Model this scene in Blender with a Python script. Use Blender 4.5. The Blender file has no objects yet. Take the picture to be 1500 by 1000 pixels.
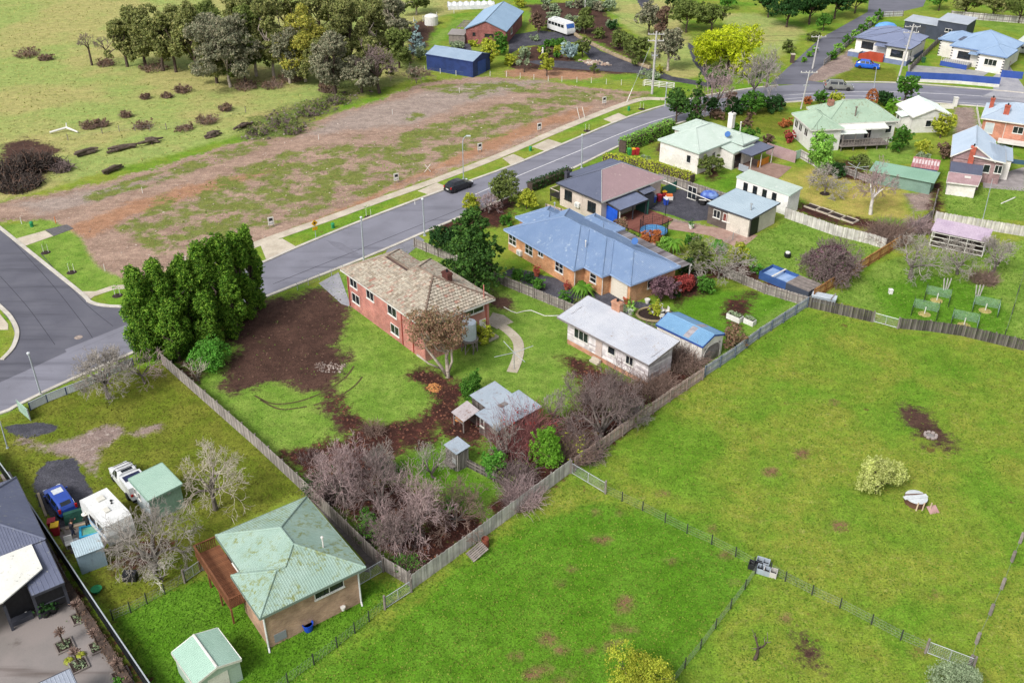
import bpy, math, random
import numpy as np
from mathutils import Vector, Matrix
R = math.radians
scene = bpy.context.scene
COL = scene.collection

# ---------------------------------------------------------------- camera, sky, sun, exposure
FPX, DEP, CAMH = 1440.0, R(31.5), 54.0
cam = bpy.data.cameras.new('camera'); cam.sensor_width = 36.0; cam.lens = FPX / 1500.0 * 36.0
cam.clip_start = 0.5; cam.clip_end = 6000.0
camo = bpy.data.objects.new('camera', cam); COL.objects.link(camo)
camo.location = (0, 0, CAMH); camo.rotation_euler = (R(90) - DEP, 0, 0)
scene.camera = camo
world = bpy.data.worlds.new('World'); scene.world = world; world.use_nodes = True
wn = world.node_tree.nodes; wl = world.node_tree.links
bg = wn['Background']; sky = wn.new('ShaderNodeTexSky'); sky.sky_type = 'NISHITA'; sky.sun_disc = False
SUND = Vector((0.42, 0.50, -0.66)).normalized()
sky.sun_elevation = math.asin(-SUND.z); sky.sun_rotation = math.atan2(-SUND.x, -SUND.y) % (2 * math.pi)
sky.air_density = 1.0; sky.dust_density = 3.0; sky.ozone_density = 1.0
hs = wn.new('ShaderNodeHueSaturation'); hs.inputs['Saturation'].default_value = 0.28
wl.new(sky.outputs[0], hs.inputs['Color']); wl.new(hs.outputs[0], bg.inputs[0]); bg.inputs[1].default_value = 0.12
sun = bpy.data.lights.new('sun', 'SUN'); sun.energy = 2.3; sun.angle = R(20); sun.color = (1.0, 0.955, 0.9)
suno = bpy.data.objects.new('sun', sun); COL.objects.link(suno); suno.location = (0, 0, 120)
suno.rotation_euler = SUND.to_track_quat('-Z', 'Y').to_euler()
vs = scene.view_settings; vs.view_transform = 'Standard'; vs.look = 'None'; vs.gamma = 1.0; vs.exposure = 0.66
vs.use_curve_mapping = False
scene.cycles.max_bounces = 5; scene.cycles.diffuse_bounces = 2; scene.cycles.glossy_bounces = 2
scene.cycles.transmission_bounces = 3; scene.cycles.transparent_max_bounces = 12

# ---------------------------------------------------------------- where a pixel of the survey photograph meets a level
def G(u, v, z=0.0):
    x = (u - 750) / FPX; y = (v - 500) / FPX
    t = (z - CAMH) / (-math.sin(DEP) - y * math.cos(DEP))
    return Vector((x * t, (math.cos(DEP) - y * math.sin(DEP)) * t, z))
def mpp(u, v):
    """metres per photograph pixel (across the view) at a ground point"""
    y = (v - 500) / FPX
    return CAMH / (math.sin(DEP) + y * math.cos(DEP)) / FPX
def hpx(u, v, vt):
    """height of something standing at ground pixel (u,v) whose top shows at row vt"""
    p = G(u, v)
    y = (vt - 500) / FPX
    dy = math.cos(DEP) - y * math.sin(DEP); dz = -math.sin(DEP) - y * math.cos(DEP)
    return CAMH + dz * p.y / dy

# ---------------------------------------------------------------- colours and materials
def lin(c): return c / 12.92 if c <= 0.04045 else ((c + 0.055) / 1.055) ** 2.4
def C(h, k=0.8):
    h = h.lstrip('#')
    return tuple(lin(int(h[i:i + 2], 16) / 255.0) * k for i in (0, 2, 4)) + (1.0,)
MATS = {}
class NT:
    def __init__(s, name):
        s.m = bpy.data.materials.new(name); s.m.use_nodes = True; s.t = s.m.node_tree
        s.b = s.t.nodes['Principled BSDF']; s.L = s.t.links.new
    def n(s, typ, **kw):
        nd = s.t.nodes.new(typ)
        for k, v in kw.items():
            if k.startswith('i_'):
                key = k[2:]
                nd.inputs[int(key) if key.isdigit() else key].default_value = v
            else: setattr(nd, k, v)
        return nd
    def coord(s):
        if not hasattr(s, 'tc'): s.tc = s.n('ShaderNodeTexCoord')
        return s.tc.outputs['Object']
    def noise(s, scale, detail=3.0, rough=0.55, vec=None, dist=0.0):
        nd = s.n('ShaderNodeTexNoise'); nd.inputs['Scale'].default_value = scale
        nd.inputs['Detail'].default_value = detail; nd.inputs['Roughness'].default_value = rough
        nd.inputs['Distortion'].default_value = dist
        s.L(vec if vec is not None else s.coord(), nd.inputs['Vector']); return nd.outputs['Fac']
    def math(s, op, a, b=None, clamp=False):
        nd = s.n('ShaderNodeMath', operation=op); nd.use_clamp = clamp
        for i, x in enumerate((a, b)):
            if x is None: continue
            if isinstance(x, (int, float)): nd.inputs[i].default_value = x
            else: s.L(x, nd.inputs[i])
        return nd.outputs[0]
    def ramp(s, fac, lo, hi, a=0.0, b=1.0):
        nd = s.n('ShaderNodeMapRange', interpolation_type='SMOOTHSTEP')
        s.L(fac, nd.inputs[0]); nd.inputs[1].default_value = lo; nd.inputs[2].default_value = hi
        nd.inputs[3].default_value = a; nd.inputs[4].default_value = b; return nd.outputs[0]
    def mix(s, fac, a, b, blend='MIX'):
        nd = s.n('ShaderNodeMix', data_type='RGBA', blend_type=blend)
        for sock, x in ((nd.inputs[0], fac), (nd.inputs[6], a), (nd.inputs[7], b)):
            if isinstance(x, (int, float)): sock.default_value = x
            elif isinstance(x, tuple): sock.default_value = x
            else: s.L(x, sock)
        return nd.outputs[2]
    def attr(s, name):
        nd = s.n('ShaderNodeAttribute'); nd.attribute_name = name; return nd.outputs['Fac']
    def bump(s, h, dist=0.02, strength=1.0):
        nd = s.n('ShaderNodeBump'); nd.inputs['Distance'].default_value = dist; nd.inputs['Strength'].default_value = strength
        s.L(h, nd.inputs['Height']); s.L(nd.outputs[0], s.b.inputs['Normal'])
    def set(s, col, rough=0.8, metal=0.0, spec=0.3):
        if isinstance(col, tuple): s.b.inputs['Base Color'].default_value = col
        else: s.L(col, s.b.inputs['Base Color'])
        s.b.inputs['Roughness'].default_value = rough; s.b.inputs['Metallic'].default_value = metal
        s.b.inputs['Specular IOR Level'].default_value = spec
        return s.m

def M(name, c1, c2=None, scale=1.5, rough=0.75, metal=0.0, spec=0.3, bump=0.0, bscale=None, rnd=0.0, lo=0.35, hi=0.65, fine=0.12):
    """plain procedural material: two tones blended by noise, fine grain, optional per-piece variation"""
    if name in MATS: return MATS[name]
    t = NT(name); c1 = C(c1) if isinstance(c1, str) else c1
    c2 = c1 if c2 is None else (C(c2) if isinstance(c2, str) else c2)
    col = t.mix(t.ramp(t.noise(scale, 4), lo, hi), c1, c2)
    if fine:
        g = t.ramp(t.noise(scale * 9, 2), 0.2, 0.8, 1 - fine, 1 + fine)
        gg = t.n('ShaderNodeCombineColor'); [t.L(g, gg.inputs[i]) for i in range(3)]
        col = t.mix(1.0, col, gg.outputs[0], 'MULTIPLY')
    if rnd:
        oi = t.n('ShaderNodeObjectInfo'); r = t.ramp(oi.outputs['Random'], 0, 1, 1 - rnd, 1 + rnd)
        gg = t.n('ShaderNodeCombineColor'); [t.L(r, gg.inputs[i]) for i in range(3)]
        col = t.mix(1.0, col, gg.outputs[0], 'MULTIPLY')
    if bump: t.bump(t.noise(bscale or scale * 6, 3), bump)
    MATS[name] = t.set(col, rough, metal, spec); return MATS[name]

def Misl(name, cols, rough=0.8, bump=0.0, scale=0.5, spec=0.2, trans=0.0, k=0.8):
    """material whose islands (leaves, tiles, palings) each take a tone out of cols"""
    if name in MATS: return MATS[name]
    t = NT(name); geo = t.n('ShaderNodeNewGeometry')
    cr = t.n('ShaderNodeValToRGB'); el = cr.color_ramp.elements
    cs = [C(c, k) if isinstance(c, str) else c for c in cols]
    while len(el) < len(cs): el.new(0.5)
    for i, c in enumerate(cs): el[i].position = i / max(1, len(cs) - 1); el[i].color = c
    t.L(geo.outputs['Random Per Island'], cr.inputs[0])
    nz = t.ramp(t.noise(scale, 3), 0.3, 0.7, 0.78, 1.22)
    gg = t.n('ShaderNodeCombineColor'); [t.L(nz, gg.inputs[i]) for i in range(3)]
    col = t.mix(1.0, cr.outputs[0], gg.outputs[0], 'MULTIPLY')
    MATS[name] = t.set(col, rough, 0, spec)
    if trans:
        try:
            tr = t.n('ShaderNodeBsdfTranslucent'); t.L(col, tr.inputs[0]); mx = t.n('ShaderNodeMixShader'); mx.inputs[0].default_value = trans
            t.L(t.b.outputs[0], mx.inputs[1]); t.L(tr.outputs[0], mx.inputs[2]); t.L(mx.outputs[0], t.t.nodes['Material Output'].inputs[0])
        except Exception: pass
    return MATS[name]

def Mbrick(name, c1, c2='#b5503c', mortar='#c08a78', bw=0.24, bh=0.086):
    if name in MATS: return MATS[name]
    t = NT(name); sp = t.n('ShaderNodeSeparateXYZ'); t.L(t.coord(), sp.inputs[0])
    cb = t.n('ShaderNodeCombineXYZ'); t.L(t.math('ADD', sp.outputs[0], sp.outputs[1]), cb.inputs[0]); t.L(sp.outputs[2], cb.inputs[1])
    br = t.n('ShaderNodeTexBrick'); t.L(cb.outputs[0], br.inputs['Vector'])
    br.inputs['Color1'].default_value = C(c1); br.inputs['Color2'].default_value = C(c2); br.inputs['Mortar'].default_value = C(mortar)
    br.inputs['Scale'].default_value = 1.0; br.inputs['Mortar Size'].default_value = 0.008
    br.inputs['Brick Width'].default_value = bw; br.inputs['Row Height'].default_value = bh
    nz = t.ramp(t.noise(0.9, 5), 0.3, 0.75, 0.72, 1.2)
    gg = t.n('ShaderNodeCombineColor'); [t.L(nz, gg.inputs[i]) for i in range(3)]
    col = t.mix(1.0, br.outputs[0], gg.outputs[0], 'MULTIPLY')
    t.bump(br.outputs['Fac'], -0.006)
    MATS[name] = t.set(col, 0.85); return MATS[name]

def Mroof(name, c1, c2=None, stain=None, amt=0.5, scale=0.35, rough=0.5, spec=0.4):
    """painted or galvanised sheet roof: streaked down the sheet, with lichen or rust spots"""
    c2 = c2 or c1
    if name in MATS: return MATS[name]
    t = NT(name)
    mp = t.n('ShaderNodeMapping'); t.L(t.coord(), mp.inputs[0]); mp.inputs['Scale'].default_value = (1, 1, 0.2)
    col = t.mix(t.ramp(t.noise(scale, 5, 0.65), 0.3, 0.7), C(c1), C(c2))
    if stain:
        f = t.ramp(t.noise(scale * 5, 6, 0.7, mp.outputs[0]), 0.62 - 0.12 * amt, 0.75 - 0.1 * amt)
        col = t.mix(t.math('MULTIPLY', f, t.ramp(t.noise(scale * 0.8, 2), 0.35, 0.6)), col, C(stain))
    g = t.ramp(t.noise(scale * 30, 2), 0.2, 0.8, 0.92, 1.08)
    gg = t.n('ShaderNodeCombineColor'); [t.L(g, gg.inputs[i]) for i in range(3)]
    col = t.mix(1.0, col, gg.outputs[0], 'MULTIPLY')
    MATS[name] = t.set(col, rough, 0.0, spec); return MATS[name]

# ---------------------------------------------------------------- mesh helpers
def npmesh(name, V, Q, mats, smooth=False, midx=None):
    """V (n,3), Q (m,k) with k = 3 or 4"""
    me = bpy.data.meshes.new(name); V = np.asarray(V, np.float32); Q = np.asarray(Q, np.int32)
    k = Q.shape[1]; me.vertices.add(len(V)); me.vertices.foreach_set('co', V.ravel())
    me.loops.add(Q.size); me.loops.foreach_set('vertex_index', Q.ravel())
    me.polygons.add(len(Q)); me.polygons.foreach_set('loop_start', np.arange(0, Q.size, k, dtype=np.int32))
    try: me.polygons.foreach_set('loop_total', np.full(len(Q), k, np.int32))
    except Exception: pass
    if midx is not None: me.polygons.foreach_set('material_index', np.asarray(midx, np.int32))
    if smooth: me.polygons.foreach_set('use_smooth', np.ones(len(Q), bool))
    for m in (mats if isinstance(mats, (list, tuple)) else [mats]): me.materials.append(m)
    me.update(calc_edges=True); return me

class MB:
    def __init__(s): s.v = []; s.f = []; s.m = []
    def add(s, vs, fs, mi=0):
        o = len(s.v); s.v.extend(tuple(p) for p in vs); s.f.extend(tuple(i + o for i in f) for f in fs); s.m.extend([mi] * len(fs)); return s
    def bx(s, x0, x1, y0, y1, z0, z1, mi=0):
        return s.add([(x0, y0, z0), (x1, y0, z0), (x1, y1, z0), (x0, y1, z0), (x0, y0, z1), (x1, y0, z1), (x1, y1, z1), (x0, y1, z1)],
                     [(0, 3, 2, 1), (4, 5, 6, 7), (0, 1, 5, 4), (1, 2, 6, 5), (2, 3, 7, 6), (3, 0, 4, 7)], mi)
    def bar(s, a, b, w, h, mi=0, up=(0, 0, 1)):
        a = Vector(a); b = Vector(b); d = (b - a)
        if d.length < 1e-6: return s
        d.normalize(); up = Vector(up)
        if abs(d.dot(up)) > 0.99: up = Vector((1, 0, 0))
        x = d.cross(up).normalized(); z = x.cross(d)
        c = [x * (i * w / 2) + z * (j * h / 2) for i, j in ((-1, -1), (1, -1), (1, 1), (-1, 1))]
        return s.add([a + q for q in c] + [b + q for q in c], [(0, 1, 2, 3), (7, 6, 5, 4), (0, 4, 5, 1), (1, 5, 6, 2), (2, 6, 7, 3), (3, 7, 4, 0)], mi)
    def tube(s, pts, r, n=6, mi=0, caps=True):
        pts = [Vector(p) for p in pts]; rs = r if isinstance(r, (list, tuple)) else [r] * len(pts); rings = []
        for i, p in enumerate(pts):
            d = (pts[min(i + 1, len(pts) - 1)] - pts[max(i - 1, 0)]).normalized()
            a = d.cross(Vector((0, 0, 1))); a = a.normalized() if a.length > 1e-3 else Vector((1, 0, 0)); b = d.cross(a)
            rings += [p + (a * math.cos(2 * math.pi * k / n) + b * math.sin(2 * math.pi * k / n)) * rs[i] for k in range(n)]
        fs = [(i * n + k, i * n + (k + 1) % n, (i + 1) * n + (k + 1) % n, (i + 1) * n + k) for i in range(len(pts) - 1) for k in range(n)]
        if caps: fs += [tuple(range(n - 1, -1, -1)), tuple(range((len(pts) - 1) * n, len(pts) * n))]
        return s.add(rings, fs, mi)
    def lathe(s, prof, n=12, c=(0, 0, 0), mi=0):
        V = []; F = []
        for r, z in prof: V += [(c[0] + r * math.cos(2 * math.pi * k / n), c[1] + r * math.sin(2 * math.pi * k / n), c[2] + z) for k in range(n)]
        for i in range(len(prof) - 1): F += [(i * n + k, i * n + (k + 1) % n, (i + 1) * n + (k + 1) % n, (i + 1) * n + k) for k in range(n)]
        F += [tuple(range(n - 1, -1, -1)), tuple(range((len(prof) - 1) * n, len(prof) * n))]
        return s.add(V, F, mi)
    def prism(s, poly, z0, z1, mi=0):
        n = len(poly); a = sum(poly[i][0] * poly[(i + 1) % n][1] - poly[(i + 1) % n][0] * poly[i][1] for i in range(n))
        if a < 0: poly = poly[::-1]
        return s.add([(p[0], p[1], z0) for p in poly] + [(p[0], p[1], z1) for p in poly],
                     [tuple(range(n - 1, -1, -1)), tuple(range(n, 2 * n))] + [(i, (i + 1) % n, n + (i + 1) % n, n + i) for i in range(n)], mi)
    def mesh(s, name, mats, smooth=False):
        me = bpy.data.meshes.new(name); me.from_pydata(s.v, [], s.f)
        for m in (mats if isinstance(mats, (list, tuple)) else [mats]): me.materials.append(m)
        me.polygons.foreach_set('material_index', s.m)
        if smooth: me.polygons.foreach_set('use_smooth', [True] * len(s.f))
        me.update(); return me
    def build(s, name, mats, parent=None, loc=None, rz=0.0, smooth=False, **tags):
        return place(name, s.mesh(name, mats, smooth), parent, loc, rz, **tags)

def place(name, me, parent=None, loc=None, rz=0.0, **tags):
    o = bpy.data.objects.new(name, me); COL.objects.link(o)
    if parent is not None: o.parent = parent
    if loc is not None: o.location = loc
    if rz: o.rotation_euler[2] = rz
    for k, v in tags.items():
        if v is not None: o['category' if k == 'cat' else k] = v
    return o
def thing(name, label, cat, loc=(0, 0, 0), rz=0.0, group=None):
    return place(name, None, None, loc, rz, label=label, cat=cat, group=group)
_bc = {}
def boxmesh(name, sx, sy, sz, mat, bev=0.0):
    """box mesh standing on its base, shared by alike pieces"""
    k = (name, round(sx, 3), round(sy, 3), round(sz, 3), mat.name)
    if k not in _bc: _bc[k] = MB().bx(-sx / 2, sx / 2, -sy / 2, sy / 2, 0, sz).mesh(name, mat)
    return _bc[k]
def pbox(name, parent, loc, size, mat, rz=0.0, **tags):
    return place(name, boxmesh(name, *size, mat), parent, loc, rz, **tags)
def copy_tree(o, parent=None):
    c = o.copy(); COL.objects.link(c); c.parent = parent
    for ch in [x for x in o.children]: copy_tree(ch, c)
    return c
# ================================================================ GROUND
POLY = {
 'pasture': [[(-400, 300), (0, 297), (110, 264), (210, 238), (330, 203), (440, 168), (540, 137), (625, 108), (600, 70), (640, 25), (690, -10), (700, -60), (-500, -60)],
             [(870, -50), (905, 30), (960, 70), (1010, 60), (960, -50)], [(1050, 20), (1110, 20), (1180, 45), (1140, 85), (1090, 60)],
             [(560, -60), (560, 30), (640, 26), (690, 12), (700, -60)], [(960, 60), (1010, 60), (1040, 110), (985, 118), (950, 95)]],
 'dirt': [[(-60, 305), (60, 285), (150, 268), (230, 245), (330, 214), (450, 180), (545, 150), (625, 120), (700, 112), (760, 116), (860, 128), (950, 136), (930, 147), (740, 222), (640, 258), (409, 344), (330, 380), (185, 412), (160, 410), (120, 372), (105, 340), (60, 322), (0, 325)]],
 'rust': [[(100, 335), (180, 300), (280, 270), (380, 250), (430, 238), (420, 246), (300, 285), (200, 315), (130, 350)],
          [(430, 335), (540, 290), (640, 240), (720, 200), (800, 172), (868, 155), (850, 168), (760, 205), (690, 232), (600, 265), (500, 312), (440, 336)],
          [(742, 103), (775, 98), (840, 103), (892, 105), (880, 113), (850, 117), (800, 116), (742, 113)]],
 'weeds': [[(170, 330), (300, 270), (420, 222), (560, 205), (690, 165), (800, 140), (870, 145), (760, 185), (640, 240), (540, 285), (420, 325), (330, 350), (230, 372)],
           [(120, 285), (240, 250), (350, 212), (450, 184), (470, 186), (360, 225), (250, 262), (140, 296)], [(620, 128), (720, 118), (800, 124), (900, 138), (860, 142), (740, 134), (650, 138)], [(590, 172), (612, 166), (622, 170), (600, 177)], [(508, 204), (525, 199), (530, 202), (512, 208)], [(684, 139), (710, 133), (714, 138), (690, 144)],
           [(226, 287), (247, 280), (250, 290), (232, 296)], [(340, 246), (385, 243), (372, 251), (345, 254)], [(835, 133), (970, 140), (930, 150), (880, 146)]],
 'rubble': [[(350, 205), (372, 172), (430, 152), (480, 138), (520, 134), (560, 132), (520, 148), (470, 172), (440, 192), (400, 205)]],
 'pinkdirt': [[(500, 170), (560, 150), (700, 118), (800, 118), (760, 132), (690, 150), (600, 185), (520, 190), (440, 200)], [(20, 300), (120, 280), (250, 255), (240, 262), (120, 300), (60, 312)]],
 'olive': [[(25, 600), (60, 585), (245, 527), (420, 690), (470, 735), (430, 725), (320, 780), (290, 850), (165, 905), (60, 740), (-5, 660), (-5, 615)],
           [(1240, 105), (1262, 99), (1310, 100), (1316, 120), (1216, 119)], [(1040, 170), (1100, 160), (1160, 165), (1150, 200), (1120, 195), (1075, 190)]],
 'lush': [[(165, 905), (290, 850), (330, 820), (400, 940), (540, 850), (585, 855), (600, 858), (420, 1012), (215, 1012)],
          [(586, 677), (630, 646), (651, 640), (653, 656), (646, 682), (682, 687), (742, 716), (716, 729), (700, 737), (656, 721), (604, 698)],
          [(870, 735), (1000, 760), (1085, 830), (1085, 870), (1000, 975), (960, 1010), (420, 1010), (560, 920), (640, 850), (750, 770)],
          [(985, 440), (1040, 420), (1110, 430), (1170, 437), (1060, 500), (1020, 470), (990, 465)],
          [(1280, 420), (1360, 400), (1440, 420), (1480, 460), (1470, 500), (1300, 465)], [(1050, 265), (1078, 258), (1078, 275), (1060, 278)],
          [(240, 515), (300, 500), (345, 505), (300, 560), (270, 545)]],
 'bright': [[(250, 527), (500, 400), (620, 352), (860, 455), (1180, 440), (600, 858)],
            [(1085, 355), (1120, 340), (1150, 322), (1300, 355), (1205, 430), (1110, 390), (1085, 375)],
            [(1225, 430), (1300, 380), (1420, 370), (1510, 350), (1510, 510), (1210, 440)],
            [(1378, 270), (1510, 276), (1510, 325), (1385, 315)], [(1270, 205), (1345, 205), (1335, 240), (1290, 245), (1270, 235)],
            [(0, 330), (75, 322), (120, 350), (140, 390), (185, 412), (150, 428), (112, 428), (30, 362)], [(385, 392), (400, 380), (390, 372), (360, 400)],
            [(630, 60), (665, 30), (690, 25), (640, 65), (620, 70)], [(1400, 20), (1440, 40), (1500, 50), (1500, 35), (1430, 25)],
            [(770, 20), (778, 15), (768, 50), (755, 52)], [(1080, 180), (1150, 215), (1080, 215)]],
 'dry': [[(1130, 275), (1150, 255), (1200, 243), (1330, 280), (1322, 300), (1335, 322), (1290, 318), (1250, 320), (1185, 300), (1165, 285)]],
 'soil': [[(448, 428), (470, 418), (512, 448), (508, 482), (490, 507), (512, 522), (505, 547), (480, 560), (470, 575), (440, 570), (420, 560), (395, 560), (370, 570), (345, 578), (320, 567), (330, 540), (345, 512), (330, 492), (345, 468), (400, 440)],
          [(462, 560), (478, 556), (505, 590), (520, 625), (500, 650), (478, 610)],
          [(1314, 600), (1332, 593), (1362, 605), (1372, 620), (1393, 640), (1397, 655), (1388, 663), (1360, 650), (1340, 640), (1325, 622)],
          [(1158, 938), (1175, 935), (1200, 957), (1205, 980), (1188, 982), (1167, 965)], [(700, 425), (760, 440), (740, 455), (700, 445)],
          [(745, 100), (760, 75), (800, 60), (850, 95), (930, 98), (945, 110), (900, 108), (830, 104)], [(770, 8), (870, 0), (960, 100), (900, 75), (850, 50), (800, 45)],
          [(595, 45), (615, 30), (640, 30), (625, 70), (600, 95)], [(0, 215), (40, 200), (90, 220), (60, 262), (0, 270)],
          [(1000, 215), (960, 208), (965, 232), (1020, 250)], [(245, 530), (270, 515), (300, 545), (285, 560)]],
 'mulch': [[(596, 549), (620, 539), (656, 549), (690, 570), (672, 596), (708, 604), (712, 640), (700, 668), (676, 645), (653, 640), (600, 660), (575, 675), (560, 700), (690, 750), (735, 770), (605, 850), (560, 810), (470, 720), (430, 690), (410, 667), (440, 655), (480, 645), (510, 640), (490, 600), (475, 580), (500, 580), (520, 610), (550, 624), (590, 617), (620, 607), (640, 592), (617, 565)],
           [(770, 640), (800, 612), (835, 602), (850, 570), (825, 522), (860, 530), (930, 560), (985, 530), (1010, 545), (1032, 545), (835, 690), (740, 760), (690, 735), (760, 718), (745, 690), (705, 668), (740, 650)],
           [(1085, 385), (1120, 395), (1185, 428), (1180, 440), (1100, 415), (1040, 405), (1000, 400)], [(1172, 295), (1250, 318), (1330, 335), (1365, 310), (1370, 330), (1310, 352), (1160, 308)],
           [(1366, 265), (1378, 268), (1384, 318), (1366, 310)], [(980, 420), (1010, 395), (1050, 405), (1035, 425), (990, 445)], [(1080, 500), (1100, 430), (1060, 440)],
           [(1190, 240), (1240, 235), (1280, 262), (1270, 268), (1210, 255)], [(1020, 250), (1045, 245), (1060, 262), (1040, 265)], [(0, 690), (50, 760), (210, 1000), (190, 1000), (30, 770)],
           [(160, 830), (215, 790), (250, 800), (200, 840)], [(640, 300), (760, 270), (745, 330), (640, 345)]],
 'bitumen': [[(2, 622), (60, 618), (92, 622), (78, 634), (40, 640), (10, 634)], [(55, 690), (70, 675), (110, 670), (122, 690), (136, 722), (128, 735), (120, 760), (150, 800), (110, 810), (78, 760), (58, 742), (48, 712)],
             [(752, 392), (860, 418), (890, 423), (930, 440), (985, 455), (975, 472), (930, 450), (905, 470), (860, 455), (800, 430), (735, 400)],
             [(948, 306), (970, 291), (991, 276), (1010, 281), (1048, 293), (1042, 322), (1010, 325), (977, 313)],
             [(745, 52), (790, 45), (845, 50), (880, 75), (950, 98), (985, 112), (1040, 122), (1040, 128), (990, 120), (930, 107), (880, 104), (800, 98), (770, 90), (800, 88), (870, 92), (840, 62), (770, 68), (745, 80)],
             [(1005, 60), (1020, 70), (1040, 110), (1065, 125), (1040, 125), (1015, 90)], [(670, 60), (690, 55), (690, 75), (672, 82)],
             [(925, -10), (950, -10), (952, 12), (940, 12)]],
 'gravel': [[(29, 642), (68, 651), (109, 640), (161, 623), (182, 627), (179, 638), (146, 656), (140, 680), (152, 702), (130, 692), (99, 668), (62, 661)],
            [(190, 638), (208, 625), (234, 621), (237, 627), (203, 640)], [(458, 533), (480, 529), (508, 534), (498, 546), (465, 545)],
            [(1325, 285), (1366, 280), (1366, 306), (1340, 310)], [(1398, 158), (1428, 158), (1432, 200), (1400, 198)],
            [(1215, 90), (1245, 72), (1252, 98), (1210, 118), (1155, 124), (1165, 115)], [(968, 315), (1000, 323), (1100, 345), (1085, 360), (1050, 345), (985, 330)]],
}
SC = [(984, 823, 8, 6), (916, 880, 10, 7), (908, 892, 7, 5), (898, 921, 10, 5), (926, 923, 8, 5), (898, 944, 16, 5), (803, 936, 14, 8), (822, 952, 9, 6), (757, 960, 10, 6), (802, 978, 9, 6), (820, 997, 14, 6), (862, 951, 8, 4), (840, 833, 7, 4), (822, 855, 7, 4), (872, 751, 6, 3), (910, 752, 5, 3), (1045, 774, 8, 5), (1064, 813, 9, 5), (1077, 852, 5, 4), (1150, 905, 7, 5), (1345, 955, 14, 6), (780, 988, 12, 8), (845, 985, 12, 6), (1222, 590, 6, 4), (1175, 665, 12, 8), (1130, 690, 12, 6), (970, 722, 9, 4), (880, 790, 14, 6), (1370, 870, 14, 6), (1230, 770, 14, 6)]
POLY['scuff'] = [[(u + w * math.cos(k * 1.05), v + h_ * math.sin(k * 1.05)) for k in range(6)] for u, v, w, h_ in SC]
xs = np.concatenate([[-3000, -900, -400, -230], np.arange(-165, 165.1, 0.55), [230, 400, 900, 3000]])
ys = np.concatenate([[-300, 0, 25], np.arange(40, 300, 0.55), [330, 420, 700, 1400, 5000]])
gx, gy = np.meshgrid(xs, ys); nx, ny = len(xs), len(ys)
GV = np.stack([gx.ravel(), gy.ravel(), np.zeros(gx.size)], 1)
ii = np.arange(nx * ny).reshape(ny, nx)
GQ = np.stack([ii[:-1, :-1].ravel(), ii[:-1, 1:].ravel(), ii[1:, 1:].ravel(), ii[1:, :-1].ravel()], 1)
def sdf(polys, P):
    out = np.full(len(P), -50.0)
    for pl in polys:
        W = np.array([G(*p)[:2] for p in pl]); mn, mx = W.min(0) - 8, W.max(0) + 8
        sel = np.where((P[:, 0] > mn[0]) & (P[:, 0] < mx[0]) & (P[:, 1] > mn[1]) & (P[:, 1] < mx[1]))[0]
        if not len(sel): continue
        Q = P[sel]; dmin = np.full(len(sel), 1e9); ins = np.zeros(len(sel), bool)
        for a, b in zip(W, np.roll(W, -1, 0)):
            ab = b - a; t = np.clip(((Q - a) @ ab) / (ab @ ab), 0, 1)
            dmin = np.minimum(dmin, np.linalg.norm(Q - a - t[:, None] * ab, axis=1))
            c = (a[1] > Q[:, 1]) != (b[1] > Q[:, 1])
            with np.errstate(divide='ignore', invalid='ignore'):
                xi = a[0] + (Q[:, 1] - a[1]) / (b[1] - a[1]) * ab[0]
            ins ^= c & (Q[:, 0] < xi)
        out[sel] = np.maximum(out[sel], np.where(ins, dmin, -dmin))
    return np.clip(out, -8, 8)

t = NT('ground_cover')
N1, N2, N3, N4 = t.noise(0.045, 4, 0.6), t.noise(0.28, 5, 0.65), t.noise(1.7, 5, 0.7), t.noise(7.0, 3, 0.75)
N5 = t.noise(0.11, 4, 0.6, None, 0.6)
edge = t.math('ADD', t.math('MULTIPLY', t.math('SUBTRACT', N2, 0.5), 5.0), t.math('MULTIPLY', t.math('SUBTRACT', N3, 0.5), 4.0))
def L3(a, b, c=None, f1=None, f2=None):
    col = t.mix(t.ramp(f1 or N2, 0.38, 0.62), C(a), C(b))
    return t.mix(t.ramp(f2 or N3, 0.5, 0.72), col, C(c)) if c else col
col = t.mix(t.ramp(N5, 0.36, 0.58), L3('#668e26', '#749830', '#527c1c'), L3('#8c963a', '#7e9432', '#9a9e52'))
bald = t.math('MULTIPLY', t.ramp(t.noise(0.55, 3, 0.6), 0.665, 0.70), t.ramp(N1, 0.42, 0.6))
col = t.mix(t.math('MULTIPLY', bald, 0.75), col, C('#6a4a33'))
mp = t.n('ShaderNodeMapping'); t.L(t.coord(), mp.inputs[0]); mp.inputs['Rotation'].default_value = (0, 0, R(-20)); mp.inputs['Scale'].default_value = (0.35, 1.4, 1)
NS = t.noise(0.3, 5, 0.7, mp.outputs[0])
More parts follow.
